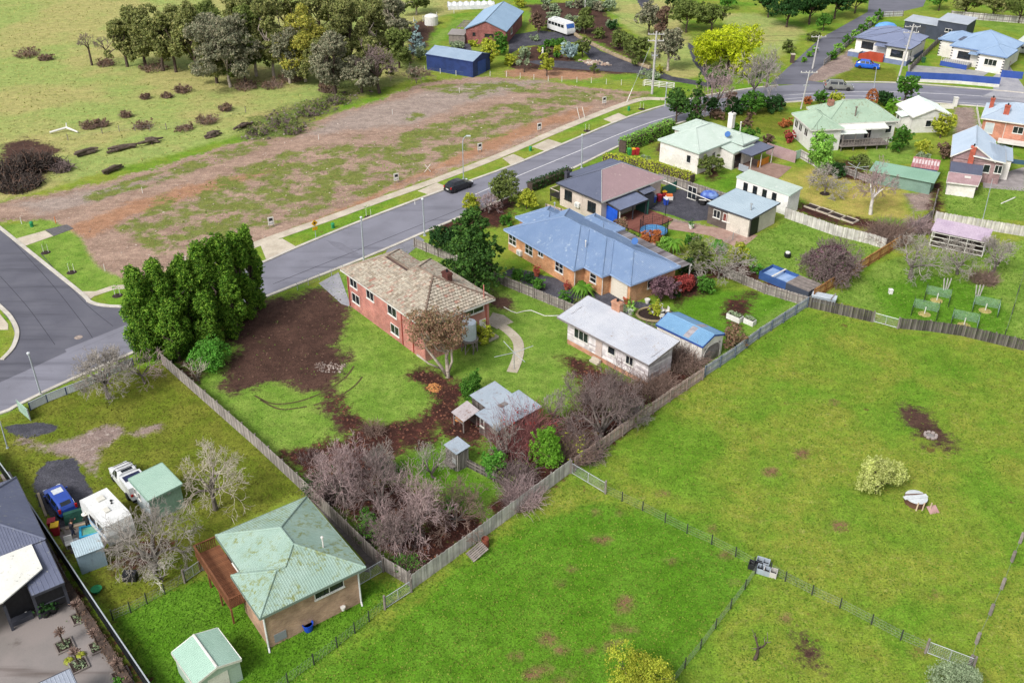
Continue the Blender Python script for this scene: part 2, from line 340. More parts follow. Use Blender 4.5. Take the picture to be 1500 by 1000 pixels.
LAY = [  # attribute, colour, edge raggedness, softness, opacity-noise (lo, hi) or None
 ('pasture', t.mix(t.ramp(N1, 0.42, 0.58), L3('#b2aa6e', '#a6a466', '#8c9456', NS), L3('#94a65c', '#a0aa62', '#7e984c', NS)), 0.9, 1.2, None),
 ('dirt', L3('#ac9282', '#987f70', '#c0a894', NS), 1.0, 0.6, None),
 ('pinkdirt', L3('#9f8f86', '#aa9a90', '#8e8074', NS), 1.4, 1.5, None),
 ('rust', L3('#ad8468', '#a47c62', '#ba967c', NS), 1.2, 1.0, None),
 ('weeds', L3('#647e2c', '#7c8044', '#527424'), 1.0, 0.7, (0.42, 0.56)),
 ('rubble', L3('#7a744c', '#6a7c3c', '#5c5240'), 1.4, 1.5, (0.3, 0.5)),
 ('olive', L3('#6a7a24', '#7a8030', '#565c20'), 0.4, 0.5, None),
 ('bright', L3('#709236', '#86a046', '#60862a'), 0.4, 0.5, None),
 ('dry', L3('#b5a45c', '#a3a04e', '#8f9c3f'), 0.6, 0.9, None),
 ('lush', L3('#56841c', '#649028', '#487614'), 0.8, 1.0, None),
 ('scuff', L3('#7a5c46', '#86684e', '#6a7a30'), 0.35, 0.45, (0.25, 0.42)),
 ('gravel', L3('#a08d84', '#8f7d76', '#b5a8a0'), 0.5, 0.5, None),
 ('soil', L3('#4a362f', '#5a433a', '#3e2c28'), 1.0, 0.8, (0.16, 0.34)),
 ('mulch', L3('#4c2f29', '#3e2823', '#70443a'), 1.0, 0.8, (0.26, 0.44)),
 ('bitumen', L3('#4c4c55', '#5a5a62', '#44444c'), 0.22, 0.1, None),
]
for nm, c, rag, soft, op in LAY:
    f = t.math('ADD', t.attr(nm), t.math('MULTIPLY', edge, rag)); f = t.ramp(f, -soft, soft)
    if op: f = t.math('MULTIPLY', f, t.ramp(N2, op[0], op[1]))
    col = t.mix(f, col, c)
g4 = t.math('MULTIPLY', t.ramp(N4, 0.25, 0.75, 0.62, 1.36), t.ramp(t.noise(0.8, 6, 0.75), 0.3, 0.7, 0.78, 1.18)); gg = t.n('ShaderNodeCombineColor'); [t.L(g4, gg.inputs[i]) for i in range(3)]
col = t.mix(1.0, col, gg.outputs[0], 'MULTIPLY')
hgt = t.math('ADD', t.math('MULTIPLY', N4, 0.5), N3); t.bump(hgt, 0.16, 0.8)
gm = t.set(col, 0.95, 0, 0.12)
gme = npmesh('ground', GV, GQ, gm)
for nm in POLY:
    at = gme.attributes.new(nm, 'FLOAT', 'POINT'); at.data.foreach_set('value', sdf(POLY[nm], GV[:, :2]).astype(np.float32))
place('ground', gme, kind='structure')

# ================================================================ ROADS, KERBS, PATHS
def poly3(name, px, z, mat, thick=0.06, parent=None, **tags):
    pts = [G(*p) for p in px]
    return MB().prism([(p.x, p.y) for p in pts], z - thick, z).build(name, mat, parent, **tags)
def smoothline(px, n=6):
    P = [G(*p) for p in px]; out = []
    for i in range(len(P) - 1):
        p0, p1, p2, p3 = P[max(i - 1, 0)], P[i], P[i + 1], P[min(i + 2, len(P) - 1)]
        for k in range(n):
            s = k / n
            out.append(0.5 * ((2 * p1) + (p2 - p0) * s + (2 * p0 - 5 * p1 + 4 * p2 - p3) * s * s + (3 * p1 - p0 - 3 * p2 + p3) * s ** 3))
    return out + [P[-1]]
def strip(pts, w0, w1, z0, z1, mb=None):
    """a band along a line, from offset w0 to w1 to its left"""
    mb = mb or MB(); n = len(pts); V = []
    for i, p in enumerate(pts):
        d = (pts[min(i + 1, n - 1)] - pts[max(i - 1, 0)]); d.z = 0; d.normalize(); q = Vector((-d.y, d.x, 0))
        a, b = p + q * w0, p + q * w1
        V += [(a.x, a.y, z0), (b.x, b.y, z0), (b.x, b.y, z1), (a.x, a.y, z1)]
    F = [(4 * i + k, 4 * i + 4 + k, 4 * i + 4 + (k + 1) % 4, 4 * i + (k + 1) % 4) for i in range(n - 1) for k in range(4)]
    F += [(0, 1, 2, 3), (4 * n - 1, 4 * n - 2, 4 * n - 3, 4 * n - 4)]
    return mb.add(V, F)
def asphalt(name, a, b, dark):
    t = NT(name); c = t.mix(t.ramp(t.noise(0.25, 4), 0.35, 0.65), C(a), C(b))
    mp = t.n('ShaderNodeMapping'); t.L(t.coord(), mp.inputs[0]); mp.inputs['Rotation'].default_value = (0, 0, R(-46)); mp.inputs['Scale'].default_value = (0.05, 0.6, 1)
    c = t.mix(t.ramp(t.noise(1.0, 4, 0.6, mp.outputs[0]), 0.5, 0.7, 0, 0.8), c, C(dark))
    c = t.mix(t.ramp(t.noise(0.5, 5, 0.7), 0.6, 0.72, 0, 0.5), c, C(dark))
    g = t.ramp(t.noise(25, 2), 0.2, 0.8, 0.9, 1.1); q = t.n('ShaderNodeCombineColor'); [t.L(g, q.inputs[i]) for i in range(3)]
    t.bump(t.noise(30, 2), 0.004); return t.set(t.mix(1.0, c, q.outputs[0], 'MULTIPLY'), 0.55, 0, 0.4)
m_road = asphalt('road_asphalt', '#868692', '#7c7c87', '#696974')
m_side = asphalt('side_street_asphalt', '#666670', '#5c5c67', '#4a4a54')
m_lane = asphalt('lane_asphalt', '#6f6f7a', '#64646f', '#54545e')
m_conc = M('concrete', '#c9bfae', '#b8ad9c', 0.6, 0.85, bump=0.004, rnd=0.05)
m_kerb = M('kerb_concrete', '#cfcac0', '#bdb7ac', 0.8, 0.8)
m_white = M('white_line_paint', '#e6e6e6', '#cfcfd2', 2.0, 0.6)
far_k = [(191, 451), (290, 424), (390, 384), (435, 364), (530, 325), (630, 287), (664, 275), (750, 244), (840, 206), (920, 173), (976, 155), (1030, 142), (1090, 132), (1140, 126)]
near_k = [(-120, 640), (0, 604), (26, 592), (110, 552), (250, 492), (391, 433), (536, 376), (653, 326), (760, 281), (839, 246), (912, 211), (985, 183), (1050, 166), (1110, 154), (1200, 147), (1300, 147), (1400, 153), (1520, 163)]
road_px = near_k + [(1520, 139), (1456, 133), (1313, 122), (1206, 121), (1140, 126)] + far_k[::-1][1:] + [(120, 475), (40, 512), (0, 530), (-120, 580)]
poly3('road', road_px, 0.02, m_road, kind='structure')
side_px = [(-60, 290), (0, 337), (31, 362), (114, 429), (130, 444), (156, 450), (191, 451), (191, 476), (120, 475 + 30), (40, 542), (0, 560), (-40, 560), (-30, 530), (0, 527), (15.6, 510), (22, 489), (15.6, 471), (0, 453), (-60, 400)]
poly3('side_street', side_px, 0.026, m_side, kind='structure')
lane_px = [(1128, 124), (1140, 112), (1201, 57), (1271, 18), (1276, -30), (1370, -30), (1352, 10), (1292, 24), (1255, 48), (1212, 84), (1207, 95), (1180, 118), (1206, 121), (1206, 124)]
poly3('lane', lane_px, 0.026, m_lane, kind='structure')
kb = MB()
for line, a, b in ((far_k, 0, 0.42), (near_k, -0.42, 0)):
    strip(smoothline(line), a, b, -0.05, 0.13, kb)
strip(smoothline([(-60, 290), (0, 337), (31, 362), (114, 429), (130, 444), (156, 450), (191, 451)]), 0, 0.45, -0.05, 0.135, kb)
strip(smoothline([(0, 527), (15.6, 510), (22, 489), (15.6, 471), (0, 453), (-60, 400)]), -0.45, 0, -0.05, 0.135, kb)
strip(smoothline([(1520, 139), (1456, 133), (1313, 122), (1206, 121)]), -0.3, 0, -0.05, 0.14, kb)
kb.build('kerb', m_kerb, kind='structure')
lm = MB(); strip(smoothline([(690, 288), (755, 260), (840, 225), (920, 192), (972, 174), (1040, 157), (1110, 144), (1220, 136), (1336, 136), (1500, 145)]), 0, 0.14, 0.0, 0.03, lm)
strip(smoothline([(1090, 152), (1200, 142), (1300, 143), (1500, 158)]), 0, 0.12, 0.0, 0.03, lm)
lm.build('road_marking', m_white, kind='structure')
poly3('road_patch', [(478, 352), (500, 356), (526, 372), (516, 374), (490, 362)], 0.027, M('road_repair', '#7d7d88', '#74747f', 1), kind='structure')
jb = MB()
for L_ in ([(10, 345), (70, 410), (118, 470), (135, 495)], [(0, 405), (40, 450), (80, 505)], [(60, 372), (120, 440), (165, 478)], [(95, 513), (190, 475)], [(700, 296), (560, 352), (400, 416)]): strip(smoothline(L_, 12), 0, .07, 0.0, .031, jb)
jb.build('road_joint', M('bitumen_seal', '#3c3c46', '#484852', 2), kind='structure')
poly3('road_patch', [(95, 512), (190, 474), (190, 480), (100, 518)], 0.032, m_road, kind='structure')
# footpath slabs: countable pieces of the path
path_c = smoothline([(190, 419), (290, 390), (397, 350), (480, 321), (560, 292), (645, 262), (740, 225), (835, 184), (930, 148), (975, 145), (1010, 141)], 10)
fp = place('footpath', None, kind='structure')
acc = 0; seg = [path_c[0]]
for a, b in zip(path_c, path_c[1:]):
    acc += (b - a).length; seg.append(b)
    if acc > 2.9:
        d0 = (seg[-1] - seg[0]).normalized(); seg2 = [seg[0]] + seg[1:-1] + [seg[-1] - d0 * 0.03]
        strip(seg2, -0.75, 0.75, -0.04, 0.05).build('slab', m_conc, fp); seg = [b]; acc = 0
for px in ([(380, 355), (414, 350), (436, 363), (391, 383)], [(612, 280), (640, 268), (660, 276), (631, 286)], [(736, 232), (752, 226), (768, 233), (750, 243)],
           [(779, 215), (803, 204), (825, 211), (800, 222)], [(884, 175), (906, 166), (919, 172), (897, 180)]):
    poly3('driveway_apron', px, 0.046, m_conc, parent=fp)
poly3('driveway', [(23, 350), (66, 338), (78, 346), (35, 361)], 0.04, m_conc, kind='structure')
poly3('gravel_drive', [(66, 337), (98, 329), (108, 335), (79, 346)], 0.035, M('dark_gravel', '#6c6a6c', '#5b595c', 3), kind='structure')
poly3('footpath', [(114, 429), (118, 427), (140, 427), (166, 418), (198, 417), (198, 422), (168, 424), (138, 434), (130, 440)], 0.04, m_conc, kind='structure')
poly3('corner_path', [(-20, 465), (0, 460), (12, 475), (12, 483), (-20, 483)], 0.04, m_conc, kind='structure')
poly3('driveway', [(467, 415), (496, 399), (515, 450), (500, 445)], 0.03, M('old_concrete_drive', '#aaa9ae', '#9a9aa2', 0.5), kind='structure')
poly3('crossover', [(570, 362), (612, 345), (622, 352), (598, 372), (560, 378)], 0.03, M('crossover_bitumen', '#8a8a92', '#7d7d86', 0.5), kind='structure')
poly3('driveway', [(1437, 142), (1500, 150), (1500, 128), (1478, 96), (1455, 112), (1455, 134)], 0.03, M('old_concrete_drive', '#aaa9ae'), kind='structure')
tk = MB()
for L_ in ([(372, 580), (400, 592), (440, 588), (480, 572), (508, 552), (520, 536)], [(460, 594), (495, 582), (520, 566), (532, 552)], [(380, 586), (410, 600), (450, 596)]): strip(smoothline(L_, 8), 0, .2, -.01, .008, tk)
tk.build('tyre_track', M('track_soil', '#5a4a34', '#4a4a24', 1.5, .95), kind='structure')
poly3('side_path', [(446, 722), (456, 716), (556, 822), (540, 838), (530, 836), (536, 824)], .02, M('side_path_gravel', '#6a6462', '#59534f', 3), kind='structure')
# garden path curving round the lawn behind the brick house
strip(smoothline([(712, 470), (735, 478), (755, 495), (760, 510), (757, 528), (750, 545)], 8), -0.55, 0.55, -0.03, 0.06).build('garden_path', m_conc, kind='structure')
poly3('garden_step', [(722, 458), (738, 462), (752, 472), (728, 482), (712, 474)], 0.05, m_conc, kind='structure')
# concrete court at the lower left
m_court = asphalt('wet_court_concrete', '#938b88', '#85807d', '#5a4e48'); m_court.node_tree.nodes['Principled BSDF'].inputs['Roughness'].default_value = 0.3
poly3('paved_court', [(-60, 760), (30, 745), (92, 845), (205, 1010), (190, 1090), (-80, 1100)], 0.03, m_court, kind='structure')
poly3('paved_path', [(0, 695), (14, 690), (62, 775), (100, 850), (88, 850), (30, 750)], 0.025, m_court, kind='structure')
poly3('paved_yard', [(82, 775), (130, 760), (160, 790), (150, 808), (112, 812), (95, 800)], 0.03, M('yard_slab', '#8a837e', '#77706c', 0.6), kind='structure')
poly3('terrace', [(1075, 245), (1100, 232), (1160, 245), (1140, 262), (1110, 262)], 0.03, M('terrace_paving', '#a08478', '#8f7468', 0.8), kind='structure')
poly3('brick_paving', [(985, 325), (1060, 335), (1110, 345), (1085, 365), (1040, 345), (975, 335)], 0.03, M('brick_paving', '#b09488', '#9c7f74', 1.2), kind='structure')
poly3('patio', [(1440, 262), (1500, 245), (1500, 280), (1440, 275)], 0.03, M('patio_paving', '#a39c9c', '#8f8888', 0.8), kind='structure')
poly3('court_slab', [(1330, 95), (1450, 105), (1440, 112), (1330, 105)], 0.03, M('court_slab', '#a9a9a6', '#98989a', 0.8), kind='structure')
MB().lathe([(0.42, 0), (0.42, 0.012), (0.30, 0.012), (0.30, 0.016)], 18).build('manhole_cover', M('manhole_iron', '#b5a59a', '#8d8079', 3), None, G(115, 494, 0.024), label='round manhole cover with pale rim set in the side street', cat='manhole')
# ================================================================ BUILDING HELPERS
m_glass = M('window_glass', '#1c2126', '#2a3138', 0.8, 0.08, spec=0.6, fine=0)
m_frame = M('white_window_frame', '#e9e8e4', '#dcdad4', 2, 0.5)
m_dframe = M('dark_window_frame', '#3c3a3a', '#34312f', 2, 0.5)
m_fascia = M('white_fascia', '#e4e2dc', '#d2cfc8', 1.2, 0.55)
m_dfascia = M('dark_fascia', '#4a4c56', '#40424a', 1.2, 0.55)
m_soffit = M('soffit', '#cfcbc2', '#bfbab0', 1.0, 0.8)
m_timber = M('weathered_timber', '#8f8580', '#77706c', 2.0, 0.9, rnd=0.15)
m_steel = M('galvanised_steel', '#b9bec2', '#a3a8ad', 2.0, 0.45, metal=0.3)
m_black = M('black_plastic', '#24252a', '#1b1c20', 3, 0.5)

def rib_face(mb, poly, pitch=0.2, rh=0.028, rw=0.05, mi=0):
    P = [Vector(p) for p in poly]; s = (P[1] - P[0]).normalized(); n = Vector((0, 0, 0))
    for i in range(1, len(P) - 1): n += (P[i] - P[0]).cross(P[i + 1] - P[0])
    n.normalize(); tt = n.cross(s); Q = [((p - P[0]).dot(s), (p - P[0]).dot(tt)) for p in P]
    def scan(c, k):
        out = []
        for a, b in zip(Q, Q[1:] + Q[:1]):
            if (a[k] > c) != (b[k] > c): out.append(a[1 - k] + (c - a[k]) / (b[k] - a[k]) * (b[1 - k] - a[1 - k]))
        return (min(out), max(out)) if len(out) >= 2 else None
    return P[0], s, tt, n, Q, scan
def add_ribs(mb, poly, pitch=0.2, rh=0.03, rw=0.06, mi=0):
    O, s, tt, n, Q, scan = rib_face(mb, poly); lo, hi = min(q[0] for q in Q), max(q[0] for q in Q)
    c = lo + pitch / 2
    while c < hi:
        r = scan(c, 0)
        if r and r[1] - r[0] > 0.15:
            a = O + s * c + tt * (r[0] + 0.01); b = O + s * c + tt * (r[1] - 0.02)
            V = [a - s * rw / 2, a + n * rh, a + s * rw / 2, b - s * rw / 2, b + n * rh, b + s * rw / 2]
            mb.add(V, [(0, 1, 4, 3), (1, 2, 5, 4), (0, 2, 1), (3, 4, 5)], mi)
        c += pitch
def add_tiles(mb, poly, course=0.36, w=0.34, rnd=random.Random(3)):
    O, s, tt, n, Q, scan = rib_face(mb, poly); top = max(q[1] for q in Q); k = 0; tcur = 0.0
    while tcur < top - 0.05:
        t1 = min(tcur + course * 1.05, top); r0, r1 = scan(tcur + 0.01, 1), scan(t1 - 0.01, 1)
        if r0 and r1:
            a, b = max(r0[0], r1[0]) - 0.12, min(r0[1], r1[1]) + 0.12; c = a + (-w / 2 if k % 2 else 0)
            while c < b:
                c0, c1 = max(c, a) + 0.008, min(c + w, b) - 0.008
                if c1 - c0 > 0.05:
                    l = 0.085 + rnd.random() * 0.03; j = rnd.uniform(-.008, .008)
                    p = lambda x, y, h: O + s * x + tt * y + n * h
                    m = (c0 + c1) / 2
                    mb.add([p(c0, tcur + j, l), p(m, tcur + j, l + .03), p(c1, tcur + j, l), p(c1, t1, .012), p(m, t1, .03), p(c0, t1, .012), p(c0, tcur + j, .0), p(c1, tcur + j, .0)],
                           [(0, 1, 4, 5), (1, 2, 3, 4), (6, 7, 2, 1, 0)])
                c += w
        tcur += course; k += 1
def custom_roof(parent, V, faces, mat, style='rib', pitch=0.2, fascia=m_fascia, fh=0.18, name='roof', capmat=None, tilemat=None, cap=True):
    """V: dict of roof points; faces: names, the first two on the eave, counter-clockwise from above"""
    V = {k: Vector(p) for k, p in V.items() if any(k in f for f in faces)}; mb = MB(); keys = list(V); ix = {k: i for i, k in enumerate(keys)}
    mb.add([V[k] for k in keys], [[ix[k] for k in f] for f in faces])
    edges = {}
    for f in faces:
        for a, b in zip(f, f[1:] + f[:1]): edges.setdefault(tuple(sorted((a, b))), []).append((a, b))
    fb = MB(); cb = MB()
    for e, lst in edges.items():
        a, b = V[lst[0][0]], V[lst[0][1]]
        if len(lst) == 1:
            d = Vector((0, 0, fh)); o = (b - a).cross(Vector((0, 0, 1))).normalized() * 0.05
            fb.add([a, b, b + o + Vector((0, 0, .02)), a + o + Vector((0, 0, .02)), a - d, b - d, b - d + o, a - d + o], [(0, 1, 2, 3), (3, 2, 6, 7), (5, 4, 7, 6), (1, 0, 4, 5), (0, 3, 7, 4), (1, 5, 6, 2)])
        elif cap: cb.tube([a + Vector((0, 0, .02)), b + Vector((0, 0, .02))], 0.085 if style != 'tile' else 0.12, 6)
    if style == 'rib':
        rb_ = MB()
        for f in faces: add_ribs(rb_, [V[k] for k in f], pitch)
    rf = mb.build(name, mat, parent)
    if style == 'rib': rb_.build('sheet_rib', mat, rf, kind='stuff')
    if style == 'tile':
        tb = MB()
        for f in faces: add_tiles(tb, [V[k] for k in f])
        tb.build('roof_tile', tilemat, rf, kind='stuff')
    if fb.v: fb.build('gutter', fascia, rf)
    if cap and cb.v: cb.build('ridge_cap', capmat or mat, rf)
    return rf
def soffit(parent, poly, z, th=0.05):
    MB().prism(poly, z - th, z).build('soffit', m_soffit, parent)
def hip_pts(x0, x1, y0, y1, z, p):
    w = min(x1 - x0, y1 - y0) / 2; h = w * p
    V = dict(A=(x0, y0, z), B=(x1, y0, z), C=(x1, y1, z), D=(x0, y1, z))
    if x1 - x0 >= y1 - y0:
        V.update(P=(x0 + w, (y0 + y1) / 2, z + h), Q=(x1 - w - 1e-3, (y0 + y1) / 2, z + h))
        F = [['A', 'B', 'Q', 'P'], ['B', 'C', 'Q'], ['C', 'D', 'P', 'Q'], ['D', 'A', 'P']]
    else:
        V.update(P=((x0 + x1) / 2, y0 + w, z + h), Q=((x0 + x1) / 2, y1 - w - 1e-3, z + h))
        F = [['A', 'B', 'P'], ['B', 'C', 'Q', 'P'], ['C', 'D', 'Q'], ['D', 'A', 'P', 'Q']]
    return V, F
def hip_roof(parent, x0, x1, y0, y1, z, p, mat, **kw):
    V, F = hip_pts(x0, x1, y0, y1, z, p); soffit(parent, [(x0, y0), (x1, y0), (x1, y1), (x0, y1)], z - 0.06)
    return custom_roof(parent, V, F, mat, **kw)
def gable_roof(parent, x0, x1, y0, y1, z, h, mat, axis='x', wallmat=None, over=0.3, **kw):
    if axis == 'x':
        ym = (y0 + y1) / 2
        V = dict(A=(x0, y0, z), B=(x1, y0, z), C=(x1, y1, z), D=(x0, y1, z), P=(x0, ym, z + h), Q=(x1, ym, z + h)); F = [['A', 'B', 'Q', 'P'], ['C', 'D', 'P', 'Q']]
        ends = [((x0 + over, y0 + over), (x0 + over, y1 - over), (x0 + over, ym)), ((x1 - over, y0 + over), (x1 - over, y1 - over), (x1 - over, ym))]
    else:
        xm = (x0 + x1) / 2
        V = dict(A=(x0, y0, z), B=(x1, y0, z), C=(x1, y1, z), D=(x0, y1, z), P=(xm, y0, z + h), Q=(xm, y1, z + h)); F = [['B', 'C', 'Q', 'P'], ['D', 'A', 'P', 'Q']]
        ends = [((x0 + over, y0 + over), (x1 - over, y0 + over), (xm, y0 + over)), ((x0 + over, y1 - over), (x1 - over, y1 - over), (xm, y1 - over))]
    rf = custom_roof(parent, V, F, mat, **kw)
    if wallmat:
        for a, b, c in ends:
            d = 0.05; nx, ny = (d, 0) if axis == 'x' else (0, d); zz = z + 0.02
            mb = MB(); q = [(a[0], a[1], z - .3), (b[0], b[1], z - .3), (b[0], b[1], zz), (c[0], c[1], z + h - 0.09), (a[0], a[1], zz)]
            mb.add([(x - nx, y - ny, w) for x, y, w in q] + [(x + nx, y + ny, w) for x, y, w in q], [(0, 1, 2, 3, 4), (9, 8, 7, 6, 5)] + [(i, (i + 1) % 5 + 0, 5 + (i + 1) % 5, 5 + i) for i in range(5)])
            mb.build('gable', wallmat, parent)
    return rf
def slab_roof(parent, pts, mat, th=0.1, ribs=0.2, name='roof', fascia=None, along=None):
    """a single sloping sheet given by its four corners, the first two on the low eave"""
    P = [Vector(p) for p in pts]; n = (P[1] - P[0]).cross(P[2] - P[0]).normalized()
    if n.z < 0: P = [P[1], P[0], P[3], P[2]]; n = -n
    mb = MB(); d = Vector((0, 0, th)); mb.add(P + [p - d for p in P], [(0, 1, 2, 3), (7, 6, 5, 4), (0, 4, 5, 1), (1, 5, 6, 2), (2, 6, 7, 3), (3, 7, 4, 0)])
    rf = mb.build(name, mat, parent)
    if ribs: rb_ = MB(); add_ribs(rb_, P, ribs); rb_.build('sheet_rib', mat, rf, kind='stuff')
    if fascia:
        fb = MB()
        for a, b in zip(P, P[1:] + P[:1]):
            o = (b - a).cross(Vector((0, 0, 1))).normalized() * 0.03
            fb.bar(a + o - Vector((0, 0, .08)), b + o - Vector((0, 0, .08)), 0.04, 0.19)
        fb.build('gutter', fascia, rf)
    return rf
def walls(parent, poly, z1, mat, z0=0.0, name='wall'):
    return MB().prism(poly, z0, z1).build(name, mat, parent)
def rect(x0, x1, y0, y1): return [(x0, y0), (x1, y0), (x1, y1), (x0, y1)]
_wc = {}
def window(parent, loc, side, w=1.2, h=1.1, cols=2, rows=1, fr=None, gl=None, name='window', sill=True):
    """loc = centre of the opening on the wall; side = direction the wall faces (degrees, local)"""
    fr = fr or m_frame; gl = gl or m_glass; k = (w, h, cols, rows, fr.name, gl.name)
    if k not in _wc:
        f = MB(); b = 0.06
        f.bx(-w / 2, w / 2, -.02, .05, -h / 2, -h / 2 + b); f.bx(-w / 2, w / 2, -.02, .05, h / 2 - b, h / 2)
        f.bx(-w / 2, -w / 2 + b, -.02, .049, -h / 2 + b, h / 2 - b); f.bx(w / 2 - b, w / 2, -.02, .049, -h / 2 + b, h / 2 - b)
        for i in range(1, cols): x = -w / 2 + w * i / cols; f.bx(x - .03, x + .03, -.02, .048, -h / 2 + b, h / 2 - b)
        for i in range(1, rows): z = -h / 2 + h * i / rows; f.bx(-w / 2 + b, w / 2 - b, -.02, .047, z - .025, z + .025)
        g = MB(); pw, ph = (w - b) / cols, (h - b) / rows
        g.bx(-pw / 2 + .03, pw / 2 - .03, -.015, .018, -ph / 2 + .025, ph / 2 - .025)
        _wc[k] = (f.mesh(name, fr), g.mesh('pane', gl), pw, ph, MB().bx(-w / 2 - .05, w / 2 + .05, 0, .11, -h / 2 - .07, -h / 2 - .002).mesh('sill', fr))
    fm, gme2, pw, ph, sm = _wc[k]
    o = place(name, fm, parent, loc, R(side) - math.pi / 2)
    for i in range(cols):
        for j in range(rows):
            place('pane', gme2, o, (-(cols - 1) * pw / 2 + i * pw, 0, -(rows - 1) * ph / 2 + j * ph))
    if sill: place('sill', sm, o)
    return o
def door(parent, loc, side, w=0.9, h=2.05, mat=None, name='door'):
    o = place(name, MB().bx(-w / 2, w / 2, -.02, .05, 0, h).mesh(name, mat or m_frame), parent, loc, R(side) - math.pi / 2)
    pbox('handle', o, (w / 2 - .1, .075, 1.0), (.12, .05, .04), m_steel); return o
def chimney(parent, loc, w, d, h, mat, capm=None, rz=0):
    o = MB().bx(-w / 2, w / 2, -d / 2, d / 2, 0, h).build('chimney', mat, parent, loc, rz)
    MB().bx(-w / 2 - .06, w / 2 + .06, -d / 2 - .06, d / 2 + .06, h - .25, h - .1).build('chimney_band', mat, o)
    MB().lathe([(.13, h), (.11, h + .3)], 8).build('chimney_pot', capm or m_black, o); return o
def flue(parent, loc, h, r=0.07, mat=None):
    mb = MB(); mb.tube([(0, 0, -.4), (0, 0, h)], r, 8); mb.lathe([(r * 1.9, h), (r * 1.9, h + .12), (.02, h + .2)], 8)
    return mb.build('flue', mat or m_steel, parent, loc)
def pipe(parent, p, h, mat, r=0.045): return MB().tube([(0, 0, 0), (0, 0, h)], r, 6).build('downpipe', mat, parent, p)
def dish(parent, loc, mat, r=0.4, rz=0.0):
    o = MB().lathe([(r, .14), (r * .7, .06), (r * .3, .01), (.02, 0), (.02, -.02), (r * .3, -.01), (r * .7, .04), (r, .12)], 12).build('satellite_dish', mat, parent, loc, rz)
    o.rotation_euler = (R(55), 0, rz); MB().tube([(0, 0, -.02), (0, -.25, -.35)], .025, 5).build('dish_arm', m_steel, o); return o
def aircon(parent, loc, side, mat=None):
    o = MB().bx(-.42, .42, 0, .34, 0, .62).build('air_conditioner', mat or m_frame, parent, loc, R(side) - math.pi / 2)
    MB().lathe([(.24, 0), (.24, .02), (.05, .03)], 14).build('fan_grille', M('grille_grey', '#b5b8ba'), o, (0.05, .345, .31)).rotation_euler[0] = R(-90); return o

# ================================================================ HOUSE 1: two-storey red brick under lichened tiles
b_red = Mbrick('red_brick', '#cc8478', '#b87064', '#cab2a8')
m_tilebase = M('tile_underlay', '#5a4640', '#4a3a36', 2)
m_tile = Misl('lichened_tile', ['#a4786a', '#aca294', '#b6ae9e', '#9c9284', '#beb6a6', '#a89e90', '#b2a898', '#928676', '#bab09f', '#ac9282'], 0.9, scale=4)
h = thing('brick_house', 'two storey red brick house with lichen-covered tile roof beside the dark dug soil', 'house', (-18.81, 95.92, 0), R(-51.2))
ze, p = 4.5, 0.5; X, Y1, Y2, xs_ = 15.9, 7.7, 9.1, 4.2
h1, h2 = p * Y1 / 2, p * Y2 / 2; a1, a2 = Y1 / 2, Y2 / 2
V = dict(A=(0, 0, ze), B=(X, 0, ze), C=(X, Y2, ze), D=(xs_, Y2, ze), E=(xs_, Y1, ze), F=(0, Y1, ze), P1=(a1, a1, ze + h1), P2=(xs_ + a1, a1, ze + h1), Q1=(xs_ + a2, a2, ze + h2), Q2=(X - a2, a2, ze + h2))
custom_roof(h, V, [['A', 'B', 'Q2', 'Q1', 'P2', 'P1'], ['F', 'A', 'P1'], ['E', 'F', 'P1', 'P2'], ['D', 'E', 'P2', 'Q1'], ['C', 'D', 'Q1', 'Q2'], ['B', 'C', 'Q2']], m_tilebase, 'tile', tilemat=m_tile, capmat=Misl('tile_ridge', ['#8f8272', '#6a5a50', '#a08f80'], 0.9))
ov = 0.45; foot = [(ov, ov), (X - ov, ov), (X - ov, Y2 - ov), (xs_ + ov, Y2 - ov), (xs_ + ov, Y1 - ov), (ov, Y1 - ov)]
walls(h, foot, ze - 0.1, b_red); soffit(h, [(0.02, 0.02), (X - .02, .02), (X - .02, Y2 - .02), (xs_ + .02, Y2 - .02), (xs_ + .02, Y1 - .02), (.02, Y1 - .02)], ze - 0.06)
for x, z in ((1.9, 3.45), (5.3, 3.4), (9.6, 3.35)): window(h, (x, ov, z), -90, 1.5 if x < 9 else 1.7, 1.2, 2)
for x, z in ((2.1, 1.55), (9.9, 1.2)): window(h, (x, ov, z), -90, 1.6, 1.15, 2)
window(h, (X - ov, 6.6, 3.7), 0, 2.6, 0.6, 2); window(h, (X - ov, 2.4, 3.4), 0, 1.4, 1.0, 2); window(h, (ov, 3.6, 3.4), 180, 2.0, 1.2, 3); window(h, (11, Y2 - ov, 3.4), 90, 1.6, 1.1, 2)
m_rpipe = M('red_pipe', '#a8433a', '#97382f', 2, 0.5)
for x, y in ((.75, .38), (11.4, .38), (13.4, .38), (X - .38, 8.2)): pipe(h, (x, y, 0.1), 4.2, m_rpipe)
chimney(h, (11.95, 5.9, 5.6), 1.0, 0.62, 1.5, Mbrick('chimney_brick', '#6a3a35', '#573029', '#6c504a'))
pbox('flashing', h, (11.95, 5.9, 5.75), (1.25, .86, .2), m_fascia)
MB().tube([(0, 0, 0), (0, 0, 1.6)], .06, 6).build('vent_pipe', M('pink_pipe', '#c07a70'), h, (15.3, 8.1, 4.6))
MB().bx(-.5, .5, -1.1, 1.1, 0, .25).build('back_step', m_conc, h, (X + .1, 8.0, 0.02)); door(h, (X - ov, 7.8, 0.3), 0, mat=m_frame)

